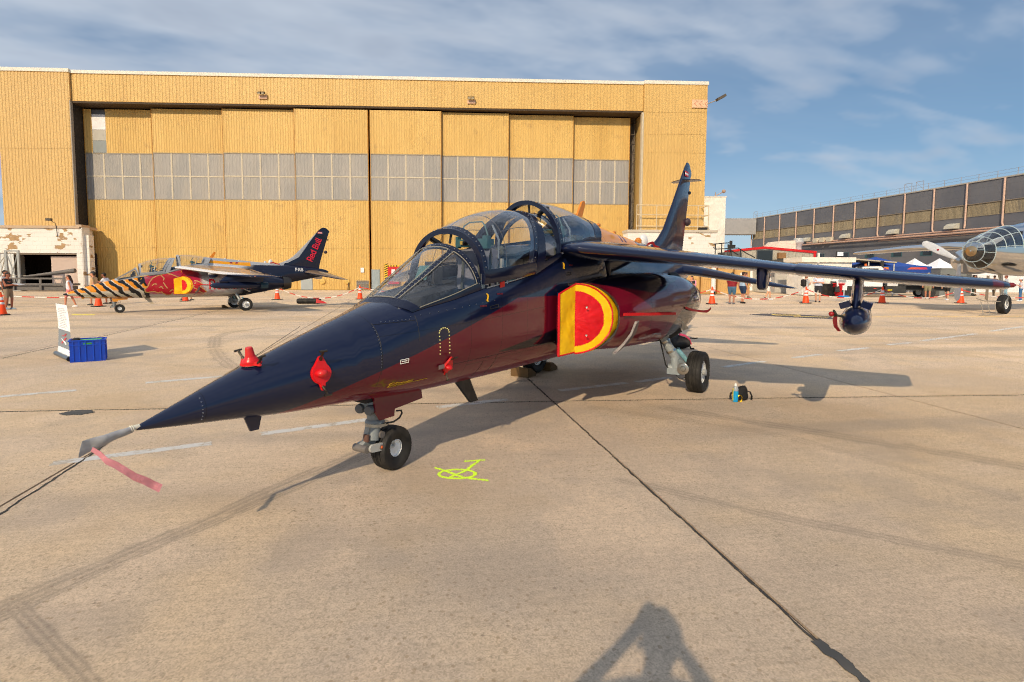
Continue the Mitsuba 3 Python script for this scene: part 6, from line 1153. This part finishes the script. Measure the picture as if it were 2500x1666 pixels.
# ---------------------------------------------------------------- stalls, cabins and vehicles on the right
def cabin(name, x, y, a, sx, sy, h, col, label, cat, **kw):
    k = thing(name, label, cat, **kw); put(k, rotz(remap(chamfer_box(sx, sy, h, .03), lambda v: v+[0, 0, h/2+.04]), a, (x, y, 0)), col, rough=4, dirt=2, smooth=False); return k, (lambda m: rotz(m, a, (x, y, 0)))
for i, (x, y) in enumerate(((17.75, 50.9), (19.2, 50.7), (20.65, 50.5), (22.1, 50.3))):
    k, M_ = cabin('portable_toilet', x, y, -.12, 1.36, 1.3, 2.45, (190, 148, 88), ['tan portable toilet leftmost of the row behind the pink backpack', 'tan portable toilet behind the white post', 'tan portable toilet right of the white post', 'tan portable toilet with white oval sign nearest the red shirt'][i], 'portable toilet', group='tan portable toilets in a row')
    part(k, 'door', M_(box2(-.52, .52, -.685, -.655, .15, 2.25)), (200, 160, 98), rough=4, smooth=False)
    part(k, 'door_panel', M_(cat_(*[tube([(-.4+.18*q, -.69, .3), (-.42+.2*q, -.69, .9), (-.35+.17*q, -.69, 1.3)], .012, 5) for q in range(5)], box2(-.45, .45, -.695, -.68, 1.36, 1.42))), (176, 134, 76), rough=4)
    part(k, 'roof', M_(loft(np.array([[(sx*.72, sy*.69, 2.47+dz) for sx, sy in ((-1, -1), (1, -1), (1, 1), (-1, 1))] for dz in (0, .05)]+[[(sx*.4, sy*.4, 2.66) for sx, sy in ((-1, -1), (1, -1), (1, 1), (-1, 1))]]), True)), (206, 196, 178), rough=4, smooth=False)
    if i == 3: part(k, 'oval_sign', M_(remap(prism(affinity.scale(Point(0, 0).buffer(1), .22, .13), .02), lambda v: np.stack([v[:, 0], -.70-v[:, 2], 1.9+v[:, 1]], 1))), (236, 234, 226), rough=4, smooth=False)
one('post', cat_(cyl((19.30, 49.4, .2), (19.30, 49.4, 2.6), .20, n=20)), (222, 222, 220), 'white round post with black foot before the portable toilets', 'post', rough=4)
part('post', 'foot', cyl((19.30, 49.4, 0), (19.30, 49.4, .32), .215, n=20), (26, 26, 28), rough=5)
one('white_board', box2(24.4, 26.3, 56.9, 57.0, .2, 2.5), (236, 234, 232), 'plain white board behind the standing pair', 'board', rough=4, smooth=False)
tr, M_ = cabin('trailer', 28.8, 55.4, -.05, 4.4, 2.4, 2.75, (186, 182, 174), 'grey container trailer with a small dark window behind the white shorts', 'trailer')
part(tr, 'window', M_(box2(1.15, 2.0, -1.23, -1.20, 1.55, 2.05)), mat='mat_window', smooth=False)
part(tr, 'panel', M_(box2(-2.19, -1.42, -1.23, -1.2, .15, 2.7)), (150, 148, 146), rough=4, smooth=False)
part(tr, 'triangle', M_(remap(prism(Polygon([(-2.1, 1.25), (-1.5, 1.9), (-1.5, 2.5), (-2.1, 2.5)]), .02), lambda v: np.stack([v[:, 0], -1.235-v[:, 2], v[:, 1]], 1))), (104, 102, 104), rough=5, smooth=False)
part(tr, 'numeral', M_(remap(meshkit.text_mesh('4', .28, .01, True), lambda v: np.stack([v[:, 0]-1.75, -1.245-v[:, 2], 1.62+v[:, 1]], 1))), (60, 60, 64), rough=5, smooth=False)
part(tr, 'chassis', M_(cat_(box2(-2.1, 2.1, -1.0, 1.0, .04, .14), *[box2(a-.15, a+.15, -1.1, -.9, .0, .2) for a in (-1.8, -.6, .7, 1.9)])), (60, 58, 58), rough=6, smooth=False)
ko, M_ = cabin('kiosk', 28.9, 49.6, .03, 4.4, 2.6, 2.9, (232, 228, 220), 'white catering kiosk with flat roof behind the folded arms', 'kiosk')
part(ko, 'roof_edge', M_(box2(-2.5, 2.35, -1.55, 1.4, 2.95, 3.38)), (238, 230, 216), rough=4, smooth=False)
part(ko, 'roof_post', M_(box2(-1.1, -.95, -1.62, -1.5, 2.9, 3.75)), (236, 232, 224), rough=4)
part(ko, 'side_canopy', M_(cat_(slab3([(2.35, -1.6, 3.22), (6.0, -1.6, 2.95), (6.0, 1.6, 2.95), (2.35, 1.6, 3.22)], .10))), (196, 184, 160), rough=4, smooth=False)
part(ko, 'canopy_post', M_(cat_(cyl((3.6, -1.4, 0), (3.6, -1.4, 3.1), .05, n=8), cyl((5.9, -1.4, 0), (5.9, -1.4, 2.95), .05, n=8))), (206, 206, 200), rough=4)
part(ko, 'skirt', M_(box2(-2.1, 2.1, -1.2, 1.2, .0, .2)), (40, 40, 42), rough=6)
def bin_(x, y, h, col, label):
    k = thing('wheeled_bin', label, 'bin', 'wheeled bins beside the kiosk'); R = [[(sx*w/2, sy*w/2*1.05, z) for sx, sy in ((-1, -1), (1, -1), (1, 1), (-1, 1))] for z, w in ((.06, .56), (h*.86, .80))]
    put(k, rotz(loft(np.array(R), True), .2, (x, y, 0)), col, rough=4, smooth=False)
    part(k, 'lid', rotz(remap(chamfer_box(.90, .92, .12, .04), lambda v: v+[0, 0, h*.92]), .2, (x, y, 0)), col, rough=4)
    part(k, 'wheel', rotz(cyl((-.35, .36, .11), (.35, .36, .11), .11, n=14), .2, (x, y, 0)), (24, 24, 24), rough=5)
bin_(29.1, 46.6, 1.16, (196, 16, 26), 'bright red wheeled bin at the right kiosk corner'); bin_(28.4, 47.3, 1.1, (34, 34, 36), 'black wheeled bin behind the folded arms')
k = one('sign_stand', cat_(cyl((27.1, 42.95, .0), (27.1, 42.95, 1.0), .03, n=8), box2(26.95, 27.3, 42.9, 42.93, .62, 1.0)), (230, 230, 232), 'small white sign on a post with blue foot before the red bin', 'sign', rough=4, smooth=False)
part(k, 'foot', remap(chamfer_box(.6, .6, .18, .05), lambda v: v+[27.1, 42.95, .09]), (20, 120, 196), rough=4)
# red gabled hut with roof plant
ht = thing('red_roof_hut', 'light grey hut with bright red gable trim behind the wing', 'building')
gab = Polygon([(26.6, 0), (35.6, 0), (35.6, 4.35), (29.9, 4.85), (26.6, 4.5)])
put(ht, remap(prism(gab, 7), lambda v: np.stack([v[:, 0], 62+v[:, 2], v[:, 1]], 1)), (178, 172, 158), rough=5, smooth=False)
tri_ = unary_union([LineString([(26.4, 4.58), (29.9, 4.93), (35.75, 4.42)]).buffer(.13, cap_style=2, join_style=2), sbox(35.45, 0, 35.7, 4.4)])
part(ht, 'red_trim', remap(prism(tri_, 7.3), lambda v: np.stack([v[:, 0], 61.88+v[:, 2], v[:, 1]], 1)), (206, 22, 26), rough=4, smooth=False)
part(ht, 'window', box2(29.05, 30.75, 61.93, 61.99, 3.5, 4.6), mat='mat_window', smooth=False)
part(ht, 'window_frame', cat_(box2(28.98, 30.82, 61.9, 61.97, 4.6, 4.68), box2(28.98, 29.06, 61.9, 61.97, 3.5, 4.62), box2(30.74, 30.82, 61.9, 61.97, 3.5, 4.62)), (90, 94, 96), rough=4, smooth=False)
part(ht, 'air_unit', box2(31.3, 32.1, 61.5, 61.9, 3.7, 4.35), (150, 110, 70), rough=5, smooth=False)
part(ht, 'cladding_seam', cat_([box2(a-.015, a+.015, 61.97, 62.0, .1, 4.3) for a in np.arange(27, 35.5, .8)]), (150, 146, 134), rough=5, smooth=False)
part(ht, 'roof_plant', loft(np.array([[(31.2, 63, 4.7), (34.0, 63, 4.6), (34.0, 66, 4.6), (31.2, 66, 4.7)], [(32.2, 63, 5.75), (33.9, 63, 5.8), (33.9, 66, 5.8), (32.2, 66, 5.75)]]), True), (226, 216, 200), rough=5, smooth=False)
part(ht, 'cowl', lathe([(.52, 4.4), (.36, 4.7), (.36, 5.2), (.58, 5.6), (.46, 6.1), (.001, 6.1)], (34.5, 63.5, 0), (0, 0, 1), 20), (176, 180, 182), rough=3, metal=0)
part(ht, 'front_box', cat_(box2(24.4, 26.3, 59.5, 61.5, 0, 4.3), box2(30.6, 34.4, 58.5, 61.5, 0, 3.55)), (96, 98, 96), rough=5, smooth=False)
# black stairs with a camera on a tripod
st_ = [cyl((a, 52, 2.5), (a, 52, 4.75), .05, n=6) for a in (20.4, 21.0, 21.6)]+[tube([(20.2, 52, 4.72), (21.7, 52, 4.85)], .05, 6), tube([(20.2, 52, 4.4), (20.5, 52, 4.25), (22.6, 52, 4.35), (23.3, 52, 3.9), (24.2, 52, 3.45)], .05, 6), tube([(21.6, 52, 4.3), (22.6, 52, 3.7)], .05, 6), tube([(22.8, 52, 4.2), (22.8, 52, 2.6)], .045, 6), tube([(20.3, 52, 3.7), (21.2, 52, 3.7)], .04, 6), box2(20.2, 22.6, 51.5, 53, 2.4, 2.5)]+[cyl((a, 52.5, 0), (a, 52.5, 2.5), .06, n=6) for a in (20.3, 22.5)]
one('stair_platform', cat_(st_), (34, 36, 38), 'black railed stair platform beside the right annex', 'stairs', rough=4)
k = one('camera_tripod', cat_(*[cyl((21.95, 52.2, 4.3), (21.95+.35*math.cos(q), 52.2+.3*math.sin(q), 2.52), .035, n=6) for q in (0.3, 2.4, 4.5)]), (40, 40, 42), 'video camera tripod on the black platform', 'tripod', rough=4)
part(k, 'camera', cat_(box2(21.75, 22.3, 52.0, 52.4, 4.3, 4.65), box2(21.85, 22.05, 52.1, 52.3, 4.65, 5.05)), (24, 24, 26), rough=4, smooth=False)
# canopies and tents
def canopy(name, x, y, w, zt, ze, skirt, col, label, cat, group=None):
    k = thing(name, label, cat, group); n = 9; R = []
    for t in np.linspace(0, 1, n): hw = w/2*(1-t)+.03*t; z = ze+(zt-ze)*(t**1.55); R.append([(x+sx*hw, y+sy*hw, z) for sx, sy in ((-1, -1), (1, -1), (1, 1), (-1, 1))])
    put(k, loft(np.array(R), True), col, rough=5, smooth=False)
    part(k, 'valance', cat_(box2(x-w/2, x+w/2, y-w/2-.01, y-w/2+.01, ze-skirt, ze), box2(x-w/2-.01, x-w/2+.01, y-w/2, y+w/2, ze-skirt, ze), box2(x+w/2-.01, x+w/2+.01, y-w/2, y+w/2, ze-skirt, ze)), col, rough=5, smooth=False)
    part(k, 'leg', cat_([cyl((x+sx*(w/2-.05), y+sy*(w/2-.05), 0), (x+sx*(w/2-.05), y+sy*(w/2-.05), ze), .04, n=6) for sx in (-1, 1) for sy in (-1, 1)]), (196, 196, 198), rough=4)
    return k
k = canopy('event_canopy', 35.3, 51.5, 6.0, 3.55, 2.62, .7, (30, 70, 152), 'blue printed event canopy behind the white truck', 'canopy')
for dx, c in ((-1.4, (226, 130, 60)), (1.4, (214, 96, 66)), (2.0, (196, 60, 90))): part(k, 'print', slab3([(35.3+dx-.6, 48.48, 2.35), (35.3+dx+.6, 48.48, 2.35), (35.3+dx+.5, 48.48, 2.55), (35.3+dx-.3, 48.48, 2.52)], .01), c, rough=5, smooth=False)
part(k, 'violet_panel', box2(32.3, 34.2, 48.46, 48.48, 1.95, 2.45), (120, 70, 150), rough=5, smooth=False)
for i, (x, zt) in enumerate(((44.3, 3.65), (46.95, 3.66), (49.9, 3.2))): canopy('party_tent', x*1.0, 58.5, 4.0 if i < 2 else 3.4, zt, 2.25, .35, (236, 236, 240), ['white peaked tent leftmost of three before the grey hangar', 'white peaked tent in the middle of three', 'white peaked tent partly behind the silver nose'][i], 'tent', 'white peaked tents')
one('tent_wall', cat_(box2(42.0, 60, 61.0, 61.05, 0, 2.2)), (226, 226, 228), 'long white tent wall sheet under the silver nose', 'tent wall', rough=5, smooth=False)
gb, M_ = cabin('equipment_box', 39.6, 48.4, .0, 2.75, 2.0, 2.35, (120, 124, 122), 'grey equipment container behind the khaki shorts', 'container')
part(gb, 'lid_edge', M_(box2(-1.40, 1.40, -1.03, 1.03, 2.38, 2.46)), (140, 142, 140), rough=4, smooth=False)
part(gb, 'door', M_(box2(.9, 1.3, -1.02, -.99, .3, 2.0)), (80, 84, 84), rough=4, smooth=False)
fl = one('work_light', cat_(cyl((30.9, 50, 3.3), (30.9, 50, 3.6), .05, n=6), box2(30.5, 31.35, 49.9, 50.1, 3.36, 3.5)), (36, 34, 34), 'square work light standing on the kiosk roof', 'lamp', rough=4, smooth=False)
part(fl, 'head', slab3([(30.62, 49.95, 3.5), (31.3, 49.95, 3.5), (31.38, 50.05, 4.0), (30.7, 50.05, 4.0)], .10), (40, 40, 42), rough=4, smooth=False)
part(fl, 'panel', slab3([(30.70, 49.88, 3.56), (31.24, 49.88, 3.56), (31.30, 49.97, 3.93), (30.76, 49.97, 3.93)], .02), (206, 216, 226), rough=2, smooth=False)
# white cab truck, front towards the left
tk = thing('truck', 'white cab flatbed truck with orange beacon behind the wing', 'truck'); TA = -.30
def TM(m): return rotz(m, TA, (31.2, 46.6, 0))
def xs(poly, y0, y1, b=.06): 
    P = Polygon(poly).buffer(-b).buffer(b); return remap(prism(P, y1-y0), lambda v: np.stack([v[:, 0], y0+v[:, 2], v[:, 1]], 1))
put(tk, TM(xs([(-2.35, .75), (-2.40, 1.25), (-2.1, 1.55), (-1.25, 1.75), (-.45, 2.52), (.75, 2.56), (.95, 2.4), (.95, .62), (-2.2, .62)], -1.0, 1.0, .08)), (234, 234, 236), rough=2, smooth=40)
part(tk, 'bumper', TM(cat_(xs([(-2.5, .38), (-2.5, .80), (-2.2, .9), (.95, .86), (.95, .42)], -1.03, 1.03, .05))), (34, 36, 38), rough=4)
part(tk, 'grille', TM(box2(-2.46, -2.38, -.7, .7, .85, 1.28)), (22, 22, 24), rough=4, smooth=False)
for sg in (-1, 1): part(tk, 'headlight', TM(remap(chamfer_box(.62, .12, .28, .05), lambda v: v+[-2.0, sg*.97, 1.30])), (150, 156, 160), rough=1)
part(tk, 'windscreen', TM(slab3([(-1.22, -.85, 1.78), (-1.22, .85, 1.78), (-.50, .8, 2.46), (-.50, -.8, 2.46)], .02)), mat='mat_window', smooth=False)
for sg in (-1, 1): part(tk, 'side_window', TM(slab3([(-1.0, sg*1.005, 1.70), (.6, sg*1.005, 1.70), (.6, sg*.995, 2.38), (-.42, sg*.995, 2.38)], .02)), mat='mat_window', smooth=False)
part(tk, 'side_marker', TM(box2(.3, .5, -1.045, -1.03, .68, .74)), (206, 60, 40), rough=2, smooth=False)
part(tk, 'beacon', TM(cyl((-.1, -.2, 2.56), (-.1, -.2, 2.78), .11, .08, 14)), (236, 110, 30), rough=2)
part(tk, 'roof_bar', TM(cat_(box2(.80, .98, -.95, -.75, 1.9, 3.0), box2(-.6, .9, -.6, .6, 2.56, 2.6))), (30, 32, 34), rough=4, smooth=False)
part(tk, 'flatbed', TM(cat_(box2(1.1, 5.6, -1.1, 1.1, .98, 1.12), box2(1.1, 5.5, -.5, .5, .55, .95), box2(1.15, 2.6, -1.05, -.6, .35, .92))), (44, 46, 48), rough=5, smooth=False)
part(tk, 'tool_box', TM(box2(1.25, 2.0, -1.12, -1.06, .92, 1.35)), (206, 206, 206), rough=4, smooth=False)
part(tk, 'number_plate', TM(box2(1.3, 1.62, -1.075, -1.06, .55, .63)), (236, 200, 40), rough=3, smooth=False)
def TJ(parent, nm, m, c=None, **kw): return part(parent, nm, TM(m), c, **kw)
for a in (-1.45, 4.2):
    for sg in (-1, 1): wheel(tk, 'wheel', (a, sg*.92, .38), (0, sg, 0), .38, .24, .60, 0, TJ, False)
    part(tk, 'wheel_arch', TM(lathe([(.40, -.1), (.47, -.1), (.47, .10), (.40, .10)], (a, -.97, .40), (0, -1, 0), 26)), (30, 32, 34), rough=5)
# ---------------------------------------------------------------- polished silver bomber nose at the right edge
sb = thing('silver_bomber', 'polished metal bomber with glazed nose at the right picture edge', 'aircraft')
SA = math.radians(22); SO = V(20.6, 24.0, 2.83)    # nose tip; axis runs away to the right
def SM(m): return rotz(m, SA, SO)
def bring(x, n=40):   # x aft from the tip: half width, top, bottom
    w = np.interp(x, [0, .05, .2, .5, .9, 1.4, 2.4, 4, 7, 11], [.03, .20, .42, .60, .68, .70, .72, .75, .75, .6]); t = np.interp(x, [0, .05, .2, .5, .9, 1.4, 2.0, 2.6, 3.4, 4.6, 7, 11], [.03, .20, .40, .58, .72, .90, 1.08, 1.2, 1.28, 1.5, 1.4, 1.0]); b = np.interp(x, [0, .05, .2, .5, .9, 1.4, 2.4, 4, 7, 11], [.03, .22, .48, .72, .84, .95, 1.05, 1.1, 1.05, .7])
    g = np.linspace(0, 2*np.pi, n, endpoint=False); c, s = np.cos(g), np.sin(g); return np.stack([np.full(n, x), w*np.sign(c)*np.abs(c)**.9, np.where(s > 0, t, b)*np.sign(s)*np.abs(s)**.9], 1)
XS = np.r_[np.linspace(.0, .9, 12), np.linspace(1.0, 3.4, 16), np.linspace(3.8, 11, 12)]
body = loft(np.array([bring(x) for x in XS]), True); f = np.asarray(body.faces); c = body.vertices[f].mean(1)
jj = np.r_[np.tile(np.arange(40), len(XS)-1), np.tile(np.arange(40), len(XS)-1), np.full(80, 30)]; glaz = ((c[:, 0] < .62) & (c[:, 0] > .02)) | ((c[:, 0] > .62) & (c[:, 0] < 2.5) & (jj >= 1) & (jj < 19))
part(sb, 'fuselage', SM(trimesh.Trimesh(body.vertices, f[~glaz], process=False)), mat='mat_mirror', smooth=40)
part(sb, 'nose_glazing', SM(trimesh.Trimesh(body.vertices, f[glaz], process=False)), mat='mat_acrylic', smooth=True)
def bl(x, g0, g1, r=.013, col=None): 
    q = bring(x, 64); gi = np.arange(int(g0/6.2832*64), int(g1/6.2832*64)+1) % 64; return tube(q[gi], r, 6)
def bx(g, x0, x1, r=.012): return tube(np.array([bring(x, 64)[int(g/6.2832*64) % 64] for x in np.linspace(x0, x1, 14)]), r, 6)
part(sb, 'glazing_frame', SM(cat_([bl(x, 0, 6.2, .014) for x in (.20, .62)]+[bl(x, .05, 3.1, .018) for x in (1.25, 1.85, 2.5)]+[bx(g, .2, .62) for g in np.arange(.3, 6.2, .75)]+[bx(g, .62, 2.5, .014) for g in (.10, .75, 1.57, 2.4, 3.04)])), (178, 196, 202), rough=3, metal=0)
part(sb, 'nose_cup', SM(loft(np.array([bring(x) for x in (.0, .03, .06)]), True)), (200, 170, 130), rough=2, metal=1)
part(sb, 'cockpit_floor', SM(cat_(box2(.7, 3.2, -.5, .5, -.35, -.25), box2(2.55, 2.6, -.6, .6, -.3, .9), box2(1.2, 1.7, -.35, .1, -.3, .3))), (30, 30, 32), rough=6, smooth=False)
part(sb, 'gun_port', SM(lathe([(.04, 0), (.09, .0), (.07, .06)], (.10, -.12, -.02), (-1, -.5, 0), 16)), (60, 56, 52), rough=3, metal=1)
wg = [foil_ring((x0, y0), (x1, y0), .16, z) for y0, x0, x1, z in ((.5, 3.0, 6.0, .2), (2.6, 3.1, 5.8, .40), (5.0, 3.4, 5.4, .38), (7.9, 3.8, 4.95, .25), (8.2, 4.1, 4.75, .24))]
# the far wing of the bomber stretches left behind its nose
part(sb, 'wing', SM(loft(np.array(wg), True)), mat='mat_mirror', smooth=40)
en = lathe([(.25, -.7), (.55, -.65), (.66, -.3), (.66, .5), (.5, 1.8), (.1, 2.6)], (3.5, 1.75, -.35), (1, 0, 0), 28)
part(sb, 'engine_cowl', SM(en), mat='mat_mirror', smooth=40)
pb = thing('propeller', 'silver paddle propeller blade with red disc mark beyond the bomber nose', 'propeller')
hub = V(2.55, 1.75, -.35)
put(pb, SM(lathe([(.001, -.25), (.12, -.2), (.16, 0), (.16, .15)], hub, (1, 0, 0), 18)), (170, 172, 174), rough=2, metal=1)
for i, g in enumerate((2.62, 2.62+2.094, 2.62+4.189)):
    d = V(0, -math.cos(g), math.sin(g)); d = V(0, math.cos(g)*-1*-1, math.sin(g)); e = V(.35, -d[2], d[1]); e = e/np.linalg.norm(e); R = []
    for r_, w, t in ((.12, .07, .07), (.5, .11, .05), (1.0, .18, .035), (1.5, .19, .025), (1.85, .15, .018), (1.95, .05, .01)):
        g2 = np.linspace(0, 2*np.pi, 16, endpoint=False); nn = np.cross(d, e); R.append(hub+d*r_+np.cos(g2)[:, None]*e*w+np.sin(g2)[:, None]*nn*t)
    b_ = part(pb, 'blade', SM(loft(np.array(R), True)), (196, 200, 206), rough=2, smooth=50)
    part(b_, 'mark', SM(lathe([(.001, .03), (.05, .03), (.05, -.05), (.001, -.05)], hub+d*1.1, np.cross(d, e), 14)), (160, 20, 40), rough=3)
def SJ(parent, nm, m, col=None, **kw): return part(parent, nm, SM(remap(m, lambda v: v-[0, 0, SO[2]])), col, **kw)
ngk = SJ(sb, 'nose_gear', cat_(cyl((2.6, .1, 1.95), (2.75, .1, 1.0), .07, n=12), cyl((2.75, .1, 1.0), (2.75, .1, .7), .05, n=12), cyl((2.4, .1, 1.9), (2.7, .1, 1.2), .035, n=8), tube([(2.75, -.12, .45), (2.74, -.14, .85), (2.74, .1, .98)], .045, 8)), (190, 192, 190), rough=2, metal=1)
wheel(ngk, 'wheel', (2.75, -.02, .44), (.1, -1, 0), .44, .30, .50, 9, SJ, False)
SJ(sb, 'main_wheel', lathe([(.2, -.2), (.5, -.2), (.6, -.1), (.6, .1), (.5, .2), (.2, .2)], (5.4, -2.2, .6), (0, 1, 0), 24), (26, 26, 26), rough=5)
SJ(sb, 'hatch_door', slab3([(1.15, -.1, 1.75), (1.32, -.1, 1.75), (1.30, -.1, .62), (1.12, -.1, .72)], .03), (130, 116, 98), rough=4, smooth=False)
SJ(sb, 'entry_ladder', cat_(tube([(.35, -.15, .75), (1.0, -.15, .62), (2.2, -.15, .58)], .022, 6), tube([(.25, -.35, .03), (1.4, -.35, .02), (2.1, -.35, .02)], .018, 6), *[cyl((a, -.15, .64), (a-.05, -.3, .03), .015, n=6) for a in (.7, 1.2, 1.7)]), (150, 142, 130), rough=3)
